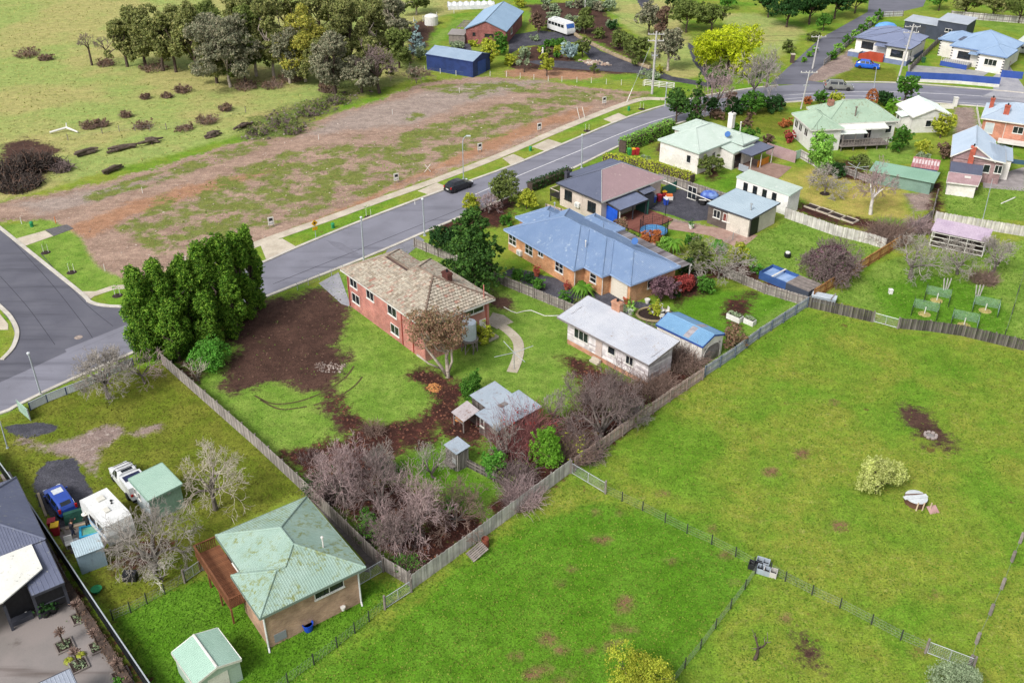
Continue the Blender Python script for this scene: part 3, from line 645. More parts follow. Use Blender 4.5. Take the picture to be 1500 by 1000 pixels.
# ================================================================ HOUSE 2: long blue sheet roof
b_or = Mbrick('orange_brick', '#dca578', '#c68458', '#d6bc9c')
m_blue = Mroof('blue_sheet_roof', '#6f87aa', '#7a91b2', '#a9b7c6', 0.6, 0.4)
h = thing('brick_house', 'long orange brick house with bright blue stepped sheet roof behind the paling fence', 'house', (-1.01, 110.02, 0), R(-53.5))
ze, p = 2.7, 0.42
V = {}
def pt(k, x, y, hh=0): V[k] = (x, y, ze + hh * p)
pt('a', 0, 0); pt('b', 13.5, 0); pt('c', 13.5, 1.5); pt('d', 16.6, 1.5); pt('e', 16.6, 2.7); pt('f', 20, 2.7); pt('g', 20, 10.4); pt('h', 0, 10.4)
pt('LA', 5.2, 5.2, 5.2); pt('RA', 8.3, 5.2, 5.2); pt('m1', 9.05, 5.95, 4.45); pt('RB', 12.15, 5.95, 4.45); pt('m2', 12.75, 6.55, 3.85); pt('RC', 16.15, 6.55, 3.85)
custom_roof(h, V, [['a', 'b', 'RA', 'LA'], ['b', 'c', 'm1', 'RA'], ['c', 'd', 'RB', 'm1'], ['d', 'e', 'm2', 'RB'], ['e', 'f', 'RC', 'm2'], ['f', 'g', 'RC'], ['g', 'h', 'LA', 'RA', 'm1', 'RB', 'm2', 'RC'], ['h', 'a', 'LA']], m_blue, fascia=M('blue_gutter', '#9db4d8'))
walls(h, [(.4, .4), (13.1, .4), (13.1, 1.9), (16.2, 1.9), (16.2, 3.1), (19.6, 3.1), (19.6, 10), (.4, 10)], ze - .1, b_or)
soffit(h, [(.02, .02), (13.48, .02), (13.48, 1.5), (16.58, 1.5), (16.58, 2.7), (19.98, 2.7), (19.98, 10.38), (.02, 10.38)], ze - .06)
hip_roof(h, -2.2, 4.0, 3.4, 9.0, ze - 0.04, 0.4, m_blue, fascia=M('blue_gutter', '#9db4d8')); walls(h, rect(-1.8, 3, 3.8, 8.6), ze - .12, b_or)
hip_roof(h, 3.0, 8.6, 8.4, 12.2, ze - 0.05, 0.36, m_blue, fascia=M('blue_gutter', '#9db4d8')); walls(h, rect(3.4, 8.2, 9.5, 11.8), ze - .12, b_or)
for x, w, hh, c, r in ((1.3, 1.5, 1.3, 2, 2), (4.6, 1.5, 1.3, 2, 2), (6.9, 1.0, .6, 2, 1), (10.4, 1.5, 1.3, 2, 2)): window(h, (x, .4, 1.65 if r == 2 else 1.95), -90, w, hh, c, r)
window(h, (14.7, 1.9, 1.6), -90, 1.1, 1.1, 1, 2)
gd = pbox('garage_door', h, (17.85, 3.06, .02), (2.7, .08, 2.25), M('cream_roller_door', '#e6dfd0', '#dad2c2', 2, 0.6)); [pbox('panel', gd, (0, -.05, .1 + .42 * i), (2.6, .03, .38), M('cream_roller_door', '#e6dfd0')) for i in range(5)]
window(h, (19.6, 6.5, 1.6), 0, 1.6, 1.0, 2); aircon(h, (2.9, .4, .3), -90)
m_poly = Misl('polycarbonate_sheet', ['#5a5052', '#8a8486', '#4a4446', '#a09a9c'], 0.3)
pg = MB()
for i in range(26): pg.bx(8.7 + i * .44, 8.7 + i * .44 + .4, 10.46, 12.0, 2.52, 2.56)
pg.build('pergola_roof', m_poly, h)
pbox('pergola_beam', h, (14.4, 11.98, 2.34), (11.6, .1, .16), m_fascia); [pbox('pergola_post', h, (x, 11.98, 0), (.1, .1, 2.35), m_fascia) for x in (8.9, 11.6, 14.3, 17.0, 20.0)]
dish(h, (14.2, 8.6, 4.1), M('dish_blue', '#3f6aa8'), .42, R(20)); flue(h, (-.3, 8.2, 3.2), .7); flue(h, (11.2, 3.6, 4.0), .35, .05, m_fascia)
for x, y in ((13.2, .42), (16.3, 1.9)): pipe(h, (x, y, 0.05), 2.5, m_fascia)

# ================================================================ HOUSE 3: taupe render, dark roof with one faded brown face
m_tau = M('taupe_render', '#d3c6ba', '#c6b8ac', 0.7, 0.85, bump=0.005)
m_dkroof = Mroof('slate_sheet_roof', '#62687c', '#5a6074', '#7c7f8e', 0.2); m_brroof = Mroof('faded_brown_roof', '#8d7478', '#957c80', '#b8a8a2', 0.5, 0.5)
h = thing('rendered_house', 'taupe rendered house whose dark roof has one faded brown face', 'house', (5.93, 123.63, 0), R(-48.7))
V, F = hip_pts(0, 8.5, 0, 12.4, 3.2, 0.47)
[custom_roof(h, V, [F[k]], m_dkroof, fascia=m_dfascia) for k in (0, 2, 3)]; custom_roof(h, V, [F[1]], m_brroof, fascia=m_fascia, cap=False)
soffit(h, rect(.02, 8.48, .02, 12.38), 3.14); walls(h, rect(.4, 8.1, .4, 12), 3.1, m_tau)
slab_roof(h, [(-1.9, 12.6, 2.9), (-1.9, 3.6, 2.9), (.3, 3.4, 3.12), (.3, 12.4, 3.12)], m_dkroof, .08, fascia=m_dfascia, name='porch_roof')
[pbox('porch_post', h, (-1.7, y, 0), (.12, .12, 2.85), m_dfascia) for y in (4, 7, 10, 12.3)]
window(h, (2.0, .4, 1.9), -90, 1.4, 1.4, 2, 1, m_dframe); window(h, (6.4, .4, 1.7), -90, 1.5, 1.4, 2, 1, m_dframe); window(h, (8.1, 9.6, 1.9), 0, 1.2, .9, 2, 1, m_dframe)
aircon(h, (3.9, .4, .9), -90); pipe(h, (4.6, .38, .1), 2.9, m_tau); chimney(h, (-.6, 2.6, 2.7), .5, .5, 1.3, M('dark_chimney', '#4a4a55'))
bal = MB(); bal.bx(-1.5, .35, .3, 2.2, .85, 1.0); bal.build('balcony', m_dframe, h)
for i in range(9): pbox('baluster', h, (-1.45, .35 + i * .23, 1.0), (.04, .12, .85), m_dframe)
for i in range(8): pbox('baluster', h, (-1.4 + i * .23, .34, 1.0), (.12, .04, .85), m_dframe)
pbox('handrail', h, (-1.45, 1.25, 1.85), (.1, 1.95, .07), m_tau); pbox('handrail', h, (-.6, .34, 1.85), (1.75, .1, .07), m_tau); [pbox('balcony_post', h, (-1.4, y, 0), (.12, .12, .85), m_dframe) for y in (.4, 2.1)]
slab_roof(h, [(10.6, 1.3, 2.35), (10.6, 6.7, 2.35), (7.9, 6.7, 2.75), (7.9, 1.3, 2.75)], Mroof('patio_sheet_roof', '#6d7690', '#646c84', '#c9ccd6', .2), .06, fascia=m_dfascia, name='patio_roof')
[pbox('patio_post', h, (10.4, y, 0), (.12, .12, 2.3), m_fascia if y < 2 else m_dfascia) for y in (1.5, 4, 6.5)]
m_deck = M('red_deck_boards', '#8a5a50', '#79493f', 1.2, 0.8)
dk = place('deck', None, h)
for i in range(22): pbox('deck_board', dk, (11.2, 1.9 + i * .29, .12), (5.4, .26, .05), m_deck)
pbox('deck_frame', h, (11.2, 5.0, 0), (5.3, 6.3, .115), m_dframe)
MB().bx(-.03, .03, -1.2, 1.2, 0, 2.1).build('blue_tarp', M('blue_tarp', '#2a62d8', '#1f55c8', 1.5, 0.5, bump=.05, bscale=1.5), h, (9.2, 1.25, .15), R(80))
pbox('green_screen', h, (9.6, 6.75, .1), (2.2, .05, 2.2), M('green_shade_screen', '#2f5a50', '#28504a', 1))
slab_roof(h, [(9.4, 7.2, 2.5), (9.4, 9.6, 2.5), (8.1, 9.6, 2.8), (8.1, 7.2, 2.8)], m_dkroof, .05, name='awning'); pbox('storage_locker', h, (8.9, 8.3, .05), (1.0, 2.0, 2.1), m_dfascia)

# ================================================================ HOUSE 4: white house, mint roof, carport
m_mint = Mroof('mint_sheet_roof', '#bccac2', '#b0c0b6', '#d2d8d2', 0.6, 0.4); m_wr = M('white_render', '#ece8e2', '#dcd7d0', 0.6, 0.85, bump=.004)
m_mg = M('mint_gutter', '#c2d4ca')
h = thing('rendered_house', 'white rendered house with pale mint roof, tall chimney and slate-grey carport', 'house', (21.62, 139.78, 0), R(-47.2))
hip_roof(h, 0, 7.7, 0, 11.3, 3.4, .46, m_mint, fascia=m_mg); walls(h, rect(.3, 7.4, .3, 11), 3.3, m_wr)
hip_roof(h, 5.2, 9.8, 7.6, 11.5, 3.36, .4, m_mint, fascia=m_mg); walls(h, rect(5, 9.5, 7.9, 11.2), 3.26, m_wr)
hip_roof(h, -2.0, 4, 5.8, 11.6, 3.33, .42, m_mint, fascia=m_mg); walls(h, rect(-1.7, 3, 6.1, 11.3), 3.23, m_wr)
slab_roof(h, [(10.0, 5.2, 2.75), (10.0, 10.2, 2.75), (7.2, 10.2, 3.2), (7.2, 5.2, 3.2)], m_mint, .08, fascia=m_mg, name='annex_roof'); walls(h, rect(7.0, 9.8, 5.4, 8.2), 2.66, m_wr)
slab_roof(h, [(12.2, 6.5, 2.55), (12.2, 12.1, 2.55), (9.2, 12.1, 2.72), (9.2, 6.5, 2.72)], m_dkroof, .07, fascia=m_dfascia, name='carport_roof')
[pbox('carport_post', h, (12.1, y, 0), (.1, .1, 2.5), m_fascia) for y in (6.7, 9.2, 12.0)]
window(h, (5.7, .3, 1.9), -90, .8, 1.2, 1, 1, m_frame); window(h, (7.4, 3.9, 1.9), 0, .9, 1.2, 1); door(h, (9.8, 6.6, .1), 0, 1.6, 2.1, m_glass, 'sliding_door')
chimney(h, (5.5, 10.2, 4.2), .8, .7, 2.3, m_wr); dish(h, (7.0, 7.5, 4.2), M('dish_blue', '#3f6aa8'), .45, R(10)); flue(h, (6.9, 10.7, 4.2), 1.0, .07, m_fascia)
pbox('orange_screen', h, (11.9, 10.2, .1), (.08, 2.8, 1.0), M('orange_panel', '#d08a2e', '#c07a22', 1))
for i in range(5): pbox('deck_panel', h, (11.0 + .35 * i, 5.6 - .02 * i, .3), (.33, .06, .95), M('grey_deck_panel', '#a9aebb', '#9a9fac', 1.4))
MB().bx(-2.6, 2.6, -.04, .04, 0, 1.75).build('garden_screen', M('dusty_pink_panel', '#b3989a', '#a58a8c', .8, .6), None, G(1143, 232) + Vector((0, 0, .0)), R(-48), label='dusty pink sheet fence panel closing off the terrace of the white house', cat='screen')

# ================================================================ HOUSE 5: white weatherboard with green roof and verandah
m_grn = Mroof('green_sheet_roof', '#a3b9a4', '#95ac98', '#8a8f78', 0.9, 0.5); m_wb = M('white_weatherboard', '#ebeae6', '#dddcd8', .8, .7)
def boards(name, c1, c2):
    if name in MATS: return MATS[name]
    t = NT(name); c = t.mix(t.ramp(t.noise(1.2, 6, .7), .35, .65), C(c1), C(c2)); sp = t.n('ShaderNodeSeparateXYZ'); t.L(t.coord(), sp.inputs[0])
    w = t.math('FRACT', t.math('MULTIPLY', sp.outputs[2], 5.5)); t.bump(w, .02); MATS[name] = t.set(c, .8); return MATS[name]
m_wb = boards('white_weatherboard_wall', '#efeeea', '#dedcd8')
h = thing('weatherboard_house', 'white weatherboard house with lichened green roof and raised rear verandah', 'house', (44.22, 151.3, 0), R(-85.3 + 3))
V, F = hip_pts(-2.4, 5.8, 3.4, 15.2, 3.6, .55); custom_roof(h, V, F, m_grn, fascia=m_fascia); soffit(h, rect(-2.38, 5.78, 3.42, 15.18), 3.54); walls(h, rect(-2, 5.4, 3.8, 14.8), 3.5, m_wb)
hip_roof(h, 0, 8.0, 0, 5.2, 3.55, .52, m_grn); walls(h, rect(.4, 7.6, .4, 5), 3.45, m_wb)
slab_roof(h, [(6.9, 5.2, 2.95), (6.9, 13.0, 2.95), (3.9, 12.2, 4.2), (3.9, 5.4, 4.2)], Mroof('white_sheet_roof', '#dde4dc', '#cfd8d0', '#b9c2b8', .4), .08, fascia=m_fascia, name='verandah_roof')
slab_roof(h, [(7.9, 4.9, 2.62), (7.9, 9.2, 2.62), (6.85, 9.2, 2.86), (6.85, 4.9, 2.86)], Mroof('white_sheet_roof', '#dde4dc', '#cfd8d0'), .05, name='awning')
chimney(h, (1.2, 5.6, 5.0), .8, .8, .9, Mbrick('old_brick', '#b8806c', '#a06a58', '#b09a8c')); flue(h, (4.6, 8.3, 4.0), 1.6, .11, M('rusty_flue', '#8a8076', '#6a5e56', 3))
for x in (1.5, 3.2, 5.4): window(h, (x, .4, 2.3), -90, 1.2, 1.2, 2)
window(h, (7.6, 1.6, 2.3), 0, 1.5, 1.1, 3); window(h, (5.4, 13.8, 2.2), 0, 1.0, 1.2, 1); door(h, (5.4, 10.5, .95), 0, 1.0, 2.1, m_glass); window(h, (5.4, 7.0, 2.2), 0, 1.4, 1.1, 2)
pbox('verandah_floor', h, (6.9, 8.9, .72), (2.8, 7.8, .16), m_timber); [pbox('verandah_post', h, (8.1, y, 0), (.1, .1, 2.7 if y < 9.5 else 1.9), m_timber) for y in (5.2, 7.2, 9.2, 11, 12.6)]
pbox('handrail', h, (8.15, 8.9, 1.75), (.08, 7.6, .08), m_timber); [pbox('baluster', h, (8.15, 5.3 + i * .45, .88), (.04, .06, .9), m_timber) for i in range(17)]

# ---- white cottage garage beside it
h = thing('weatherboard_garage', 'small white garage with pale mint gable roof below the main road hedge', 'garage', (62.32, 155.18, 0), R(-86))
gable_roof(h, -3.2, 3.4, 1.2, 8.0, 2.7, 1.35, Mroof('pale_mint_roof', '#e2ece6', '#cfe0d6', '#c2d4c8', .4), axis='x', wallmat=m_wb, fascia=m_fascia); walls(h, rect(-2.9, 3.1, 1.5, 7.7), 2.65, m_wb)
slab_roof(h, [(-.5, .0, 2.3), (2.0, .0, 2.3), (2.0, 1.6, 2.65), (-.5, 1.6, 2.65)], Mroof('pale_mint_roof', '#e2ece6', '#cfe0d6'), .06, name='lean_to_roof'); walls(h, rect(-.3, 1.8, .2, 1.6), 2.25, m_wb)
window(h, (3.1, 4.6, 1.5), 0, 1.9, 1.1, 2, 1, m_frame); window(h, (.5, .2, 1.4), -90, .8, 1.4, 1)

# ================================================================ HOUSE 6 and 7 on the main road, top right
m_gb = Mroof('grey_blue_roof', '#8089a4', '#78819c', '#949cb2', .3); m_sky = Mroof('pale_blue_roof', '#93abc8', '#8aa2c0', '#a9bcd2', .3)
m_base = M('blue_grey_plinth', '#7a86a8', '#6f7b9c', 1, .7)
h = thing('weatherboard_house', 'white cottage with dark slate hip roof and red entry ramp by the lane', 'house', (67.55, 197.65, 0), R(-38))
hip_roof(h, 0, 11.6, .8, 10.4, 3.4, .42, m_gb, fascia=m_dfascia); walls(h, rect(.4, 11.2, 1.2, 10), 3.3, m_wr, .9); walls(h, rect(.37, 11.23, 1.17, 10.03), .9, m_base, name='plinth')
hip_roof(h, 6.9, 11.9, -1.2, 5, 3.36, .42, m_gb, fascia=m_dfascia); walls(h, rect(7.3, 11.5, -.8, 3), 3.26, m_wr, .9); walls(h, rect(7.27, 11.53, -.83, 3), .9, m_base, name='plinth')
window(h, (2.8, 1.2, 2.2), -90, 2.4, 1.3, 2, 1, m_dframe); window(h, (9.4, -.8, 2.1), -90, 2.4, 1.3, 2, 1, m_dframe); window(h, (11.5, .8, 2.1), 0, .8, 1.1, 1); door(h, (6.0, 1.2, .95), -90, 1.2, 2.1, m_frame)
slab_roof(h, [(4.6, -.6, 2.85), (7.2, -.6, 2.85), (7.2, 1.3, 3.2), (4.6, 1.3, 3.2)], m_gb, .06, name='porch_roof'); pbox('porch_floor', h, (5.2, .2, 0), (4.0, 1.8, .8), m_base)
m_ramp = M('red_ramp_boards', '#b04a34', '#9c3d2a', 1.2, .7); rp = MB(); rp.add([(2.2, -1.2, 0), (7.1, -1.2, 0), (7.1, -1.2, 1.75), (4.3, -1.2, 1.75), (2.2, -1.2, .9), (2.2, -1.1, 0), (7.1, -1.1, 0), (7.1, -1.1, 1.75), (4.3, -1.1, 1.75), (2.2, -1.1, .9)], [(0, 1, 2, 3, 4), (9, 8, 7, 6, 5), (0, 5, 6, 1), (1, 6, 7, 2), (2, 7, 8, 3), (3, 8, 9, 4), (4, 9, 5, 0)]); rp.build('ramp_screen', m_ramp, h)
pbox('side_deck', h, (.9, .2, 0), (2.2, 1.8, .95), m_base); pbox('deck_top', h, (.9, .2, .96), (2.3, 1.9, .06), m_fascia); flue(h, (9.8, 7.4, 4.2), 1.2); aircon(h, (11.5, 2.2, .4), 0)

h = thing('weatherboard_house', 'white house with pale blue roof and quoined corners behind the blue road wall', 'house', (84.71, 192.15, 0), R(-40))
hip_roof(h, 0, 10.6, .2, 11, 3.4, .5, m_sky, fascia=M('blue_fascia', '#6f88b2')); walls(h, rect(.4, 10.2, .6, 10.6), 3.3, m_wr)
hip_roof(h, 5.6, 11.2, -1.6, 5, 3.36, .46, m_sky, fascia=M('blue_fascia', '#6f88b2')); walls(h, rect(6, 10.8, -1.2, 3), 3.26, m_wr)
hip_roof(h, -3.6, 3, 4, 10.6, 3.33, .42, m_sky, fascia=M('blue_fascia', '#6f88b2')); walls(h, rect(-3.2, 2, 4.4, 10.2), 3.23, m_wr)
pbox('solar_panel', h, (1.0, 4.0, 4.1), (.8, 3.2, .05), M('solar_navy', '#2a3156', '#222846', 2, .2))
window(h, (2.9, .6, 1.9), -90, 2.4, 1.3, 2, 1, m_dframe); window(h, (8.4, -1.2, 1.9), -90, 2.3, 1.2, 3, 1, m_frame); door(h, (5.4, .6, .3), -90, .9, 2.1, m_frame); window(h, (10.2, 4.5, 1.9), 0, 1, 1.3, 1)
m_quo = M('navy_quoin', '#3a3f4e')
for zz in range(6): pbox('quoin', h, (6.12, -1.22, .3 + .5 * zz), (.3, .06, .2), m_quo); pbox('quoin', h, (10.68, -1.22, .3 + .5 * zz), (.3, .06, .2), m_quo); pbox('quoin', h, (.52, .58, .3 + .5 * zz), (.3, .06, .2), m_quo); pbox('quoin', h, (-3.08, 4.38, .3 + .5 * zz), (.3, .06, .2), m_quo)
slab_roof(h, [(3.9, -.6, 2.6), (5.8, -.6, 2.6), (5.8, .7, 2.9), (3.9, .7, 2.9)], m_sky, .06, name='porch_roof')
m_nav = M('royal_blue_panel', '#3b57a4', '#33509a', 1, .6)
pbox('terrace_wall', h, (2.2, -2.4, 0), (5.0, .12, .9), m_nav); pbox('terrace_floor', h, (2.2, -1.0, 0), (5.0, 2.7, .8), M('court_slab', '#a9a9a6')); [pbox('baluster', h, (-.2 + i * .4, -2.4, .9), (.04, .04, .8), m_frame) for i in range(13)]; pbox('handrail', h, (2.2, -2.4, 1.7), (5.0, .06, .06), m_frame)

# ---- long blue wall on the road
w = thing('boundary_wall', 'royal blue panel wall on white plinth along the main road', 'wall', G(1325, 118), 0)
def wall_run(par, px, z0, z1, mat, name, base, th=.12):
    P = [G(*q) - base for q in px]
    for a, b in zip(P, P[1:]):
        n = max(1, int((b - a).length / 2.6))
        for i in range(n):
            q0, q1 = a.lerp(b, i / n), a.lerp(b, (i + 1) / n); d = (q1 - q0).normalized() * .01
            MB().bar(q0 + d + Vector((0, 0, (z0 + z1) / 2)), q1 - d + Vector((0, 0, (z0 + z1) / 2)), th, z1 - z0).build(name, mat, par)
b0 = G(1325, 118); wall_run(w, [(1325, 119), (1400, 122.5), (1463, 128)], .55, 1.75, m_nav, 'panel', b0); wall_run(w, [(1325, 119), (1400, 122.5), (1463, 128)], 0, .55, m_fascia, 'plinth', b0, .3); wall_run(w, [(1465, 113), (1497, 116)], 0, 1.3, m_nav, 'gate_panel', b0)

# ---- dark sheds behind, carport on the right edge
h = thing('garden_shed', 'long charcoal shed of two heights behind the slate roofed cottage', 'shed', G(1322, 50), R(-42))
m_char = M('charcoal_cladding', '#474d5c', '#3d4351', .8, .6)
walls(h, rect(0, 7.0, 0, 4.2), 2.9, m_char); slab_roof(h, [(-.2, -.2, 2.9), (6.98, -.2, 2.9), (6.98, 4.4, 3.3), (-.2, 4.4, 3.3)], Mroof('pale_shed_roof', '#b9c0ca', '#adb4be'), .1)
walls(h, rect(7.02, 13.0, -.4, 4.4), 4.2, m_char, name='tall_wall'); slab_roof(h, [(6.9, -.6, 4.2), (13.2, -.6, 4.2), (13.2, 4.6, 4.7), (6.9, 4.6, 4.7)], Mroof('pale_shed_roof', '#b9c0ca'), .1, name='tall_roof'); window(h, (9.5, -.4, 2.4), -90, 1.4, .7, 2); pbox('door_panel', h, (3.4, -.03, 0), (2.6, .06, 2.3), m_dfascia)
h = thing('carport', 'white roofed open carport at the right edge beside the blue road wall', 'carport', G(1483, 85), R(-40))
slab_roof(h, [(-.3, 0, 2.9), (6.5, 0, 2.9), (6.5, 12, 3.4), (-.3, 12, 3.4)], Mroof('white_sheet_roof', '#dde4dc'), .12, fascia=m_fascia); [pbox('post', h, (x, y, 0), (.14, .14, 2.85), m_fascia) for x in (.1, 6) for y in (.3, 6, 11.5)]

# ================================================================ HOUSES 8 and 9, right edge
b_sal = Mbrick('salmon_brick', '#d08b72', '#c07a62', '#d0b0a0'); b_mau = Mbrick('mauve_brick', '#a88a8a', '#987a7a', '#b5a0a0')
m_pb = Mroof('powder_blue_roof', '#aebccc', '#a2b2c4', '#bcc8d4', .3)
h = thing('brick_house', 'salmon brick house with powder blue roof and two brick chimneys at right edge', 'house', (73.7, 149.37, 0), R(-28))
hip_roof(h, -.3, 13, 0, 8.2, 3.4, .46, m_pb, fascia=m_fascia); walls(h, rect(.1, 12.6, .4, 7.8), 3.3, b_sal)
chimney(h, (3.0, 1.6, 3.6), .8, .5, 1.9, Mbrick('chimney_red', '#c9604a', '#b5503c', '#c08a78')); chimney(h, (.6, 4.8, 3.6), .6, .6, 1.8, Mbrick('chimney_red', '#c9604a', '#b5503c', '#c08a78')); window(h, (1.2, .4, 1.9), -90, 1.3, 1.7, 1, 1, m_frame, M('pale_blind', '#c9d0d4', '#b9c2c8', 1, .3)); window(h, (5.3, .4, 2.2), -90, 1.5, 1.1, 2)
pipe(h, (3.4, .38, .1), 3.1, m_fascia); pbox('deck', h, (5.2, -.8, .5), (4.6, 2.2, .12), m_fascia); [pbox('deck_post', h, (x, -1.7, 0), (.1, .1, .5), m_timber) for x in (3.2, 5.2, 7.2)]
h = thing('brick_house', 'mauve brick house with powder blue gabled roof and brick chimney near right edge', 'house', (62.45, 133.07, 0), R(-22.7))
gable_roof(h, 0, 5.9, 0, 9.4, 3.4, 1.9, m_pb, axis='y', wallmat=b_mau, fascia=m_fascia); walls(h, rect(.4, 5.5, .4, 9), 3.3, b_mau)
slab_roof(h, [(2.9, -.05, 3.9), (7.2, -.05, 3.45), (7.2, 6.4, 3.45), (2.9, 6.4, 4.6)], m_pb, .1, fascia=m_fascia, name='side_roof'); walls(h, rect(5.4, 6.9, .4, 6), 3.3, b_mau, name='side_wall')
slab_roof(h, [(7.0, 2.4, 3.0), (8.3, 2.4, 3.0), (8.3, 8, 3.0), (7.0, 8, 3.2)], m_pb, .08, name='bay_roof', ribs=0); walls(h, rect(6.9, 8.1, 2.6, 7.8), 2.95, m_wr, name='bay_wall'); window(h, (6.5, .4, 2.2), -90, 1.0, 1.2, 2)
chimney(h, (2.7, .2, 2.6), .7, .5, 2.6, Mbrick('chimney_red', '#c9604a', '#b5503c', '#c08a78'))
slab_roof(h, [(.2, -3.3, 2.3), (4.4, -3.1, 2.3), (4.5, -.2, 2.7), (.2, -.2, 2.7)], Mroof('slate_sheet_roof', '#62687c', '#5a6074'), .07, name='lean_to_roof'); walls(h, rect(.3, 4.3, -3.0, .4), 2.25, b_mau, name='lean_to_wall')
slab_roof(h, [(.0, -6.6, 1.95), (4.0, -6.4, 1.95), (4.4, -3.25, 2.25), (.1, -3.35, 2.25)], M('mauve_sheet', '#b79a9c', '#a98c8e', .8), .08, name='rear_roof', fascia=m_fascia); walls(h, rect(.2, 3.8, -6.2, -3.0), 1.85, m_wr, name='rear_wall'); pbox('skylight', h, (2.6, -4.4, 2.16), (.8, .6, .12), m_fascia); window(h, (5.0, .4, 2.1), -90, .9, 1.2, 1)
MB().bx(-1.7, 1.7, -.9, .9, -.05, 0).build('shade_sail', M('teal_shade_cloth', '#3a5a6a', '#345262', 1), None, G(1484, 236, 2.2) , R(-22), label='dark teal shade roof beside the mauve brick house patio', cat='awning')

# ================================================================ HOUSE 10 and blue shed, top centre
h = thing('brick_house', 'red brick gabled house with steel blue roof at the top behind the navy shed', 'house', (-9.87, 206.46, 0), R(-12))
gable_roof(h, 0, 9.0, 0, 17.5, 3, 1.9, Mroof('steel_blue_roof', '#8ba4bc', '#819ab2', '#9fb4c8', .2), axis='y', wallmat=Mbrick('dull_red_brick', '#9c5c58', '#8a4d4a', '#a08078'), fascia=M('steel_gutter', '#7890a8')); walls(h, rect(.3, 8.7, .3, 17.2), 2.95, Mbrick('dull_red_brick', '#9c5c58', '#8a4d4a', '#a08078'))
window(h, (2.0, .3, 2.0), -90, .6, .6, 1, 1, m_dframe); window(h, (5.2, .3, 1.9), -90, 1.9, .6, 2, 1, m_dframe); window(h, (7.6, .3, 1.9), -90, .7, .6, 1, 1, m_dframe); window(h, (8.7, 6, 1.6), 0, 1.6, 1.2, 2)
walls(h, rect(-3.2, .2, -.5, 2.6), 1.9, m_timber, name='lean_to_wall'); slab_roof(h, [(-3.4, -.7, 1.9), (.1, -.7, 1.9), (.1, 2.8, 2.2), (-3.4, 2.8, 2.2)], Mroof('old_grey_roof', '#a39c98', '#96908c'), .08, name='lean_to_roof')
[pbox('pergola_post', h, (x, y, 0), (.12, .12, 2.3), m_timber) for x in (-2.6,) for y in (4, 7, 10)]; [pbox('pergola_rafter', h, (-1.2, 4 + i * .9, 2.3), (2.8, .08, .14), m_timber) for i in range(7)]
h = thing('farm_shed', 'navy blue steel shed with pale blue-grey gable roof at top centre', 'shed', (-16.42, 187.55, 0), R(-33.8 + 4))
m_navy = M('navy_cladding', '#2f4178', '#283868', .8, .55)
gable_roof(h, 0, 10.6, 0, 6.4, 3.0, .85, Mroof('pale_steel_roof', '#9fb2c6', '#94a8bd', '#b0c0d0', .2), axis='x', wallmat=m_navy, over=.12, fascia=m_navy); walls(h, rect(.1, 10.5, .1, 6.3), 2.98, m_navy); pbox('roller_door', h, (10.52, 3.2, 0), (.06, 2.8, 2.5), m_nav)
# ================================================================ STUDIO, SHEDS, LOWER HOUSES
# ---- weathered board studio
def weatherboard(parent, a, b, z0, z1, mat, top_b=None, course=.19):
    """lapped boards on a straight wall from a to b (local plan points), outward side to the right of a>b"""
    a, b = Vector((a[0], a[1], 0)), Vector((b[0], b[1], 0)); d = (b - a).normalized(); o = Vector((d.y, -d.x, 0)); mb = MB(); L = (b - a).length; rnd = random.Random(int(L * 100)); z = z0
    topb = z1 if top_b is None else top_b
    while z < max(z1, topb) - .02:
        s = 0.0
        while s < L - .01:
            e = min(L, s + rnd.uniform(1.6, 3.6))
            def cut(x): return min(z + course, z1 + (topb - z1) * x / L)
            if cut(s) > z + .01 or cut(e) > z + .01:
                p0, p1 = a + d * (s + .004), a + d * (e - .004); q = max(cut(s), z + .005), max(cut(e), z + .005)
                mb.add([p0 + o * .035 + Vector((0, 0, z)), p1 + o * .035 + Vector((0, 0, z)), p1 + o * .008 + Vector((0, 0, q[1])), p0 + o * .008 + Vector((0, 0, q[0])), p0 + Vector((0, 0, z)), p1 + Vector((0, 0, z))], [(0, 1, 2, 3), (4, 5, 1, 0)])
            s = e
        z += course
    return mb.build('weatherboard', mat, parent, kind='stuff')
m_peel = Misl('peeling_white_board', ['#c9c3c4', '#b3acae', '#d6d2d2', '#9a9294', '#bdb6b8', '#d0cac8', '#a8a0a0'], .9, scale=1.6, k=1.0)
m_peelb = M('board_backing', '#8f8888', '#7d7676', 1)
b_plinth = Mbrick('peach_brick', '#d0987c', '#c08868', '#c8ac98')
h = thing('studio', 'peeling white weatherboard studio with pale skillion roof on a peach brick base', 'studio', (4.78, 88.16, 0), R(-47.6))
ys0, ys1 = .45, 3.9; x0, x1 = 1.0, 12.0
walls(h, rect(x0, x1, ys0, ys1), .55, b_plinth, name='brick_base')
MB().prism(rect(x0 + .03, x1 - .03, ys0 + .03, ys1 - .03), .5, 3.05).build('wall', m_peelb, h)
fr_ = MB(); fr_.add([(x1 - .1, ys0 + .05, 3.0), (x1 - .1, ys1 - .05, 3.0), (x1 - .1, ys1 - .05, 3.62), (x0 + .1, ys0 + .05, 3.0), (x0 + .1, ys1 - .05, 3.0), (x0 + .1, ys1 - .05, 3.62)], [(0, 1, 2), (5, 4, 3), (0, 2, 5, 3), (1, 4, 5, 2)]); fr_.build('roof_frame', m_peelb, h)
weatherboard(h, (x0, ys0), (x1, ys0), .56, 3.05, m_peel); weatherboard(h, (x1, ys0), (x1, ys1), .56, 3.05, m_peel, 3.7); weatherboard(h, (x0, ys1), (x0, ys0), .56, 3.7, m_peel, 3.05); weatherboard(h, (x1, ys1), (x0, ys1), .56, 3.7, m_peel)
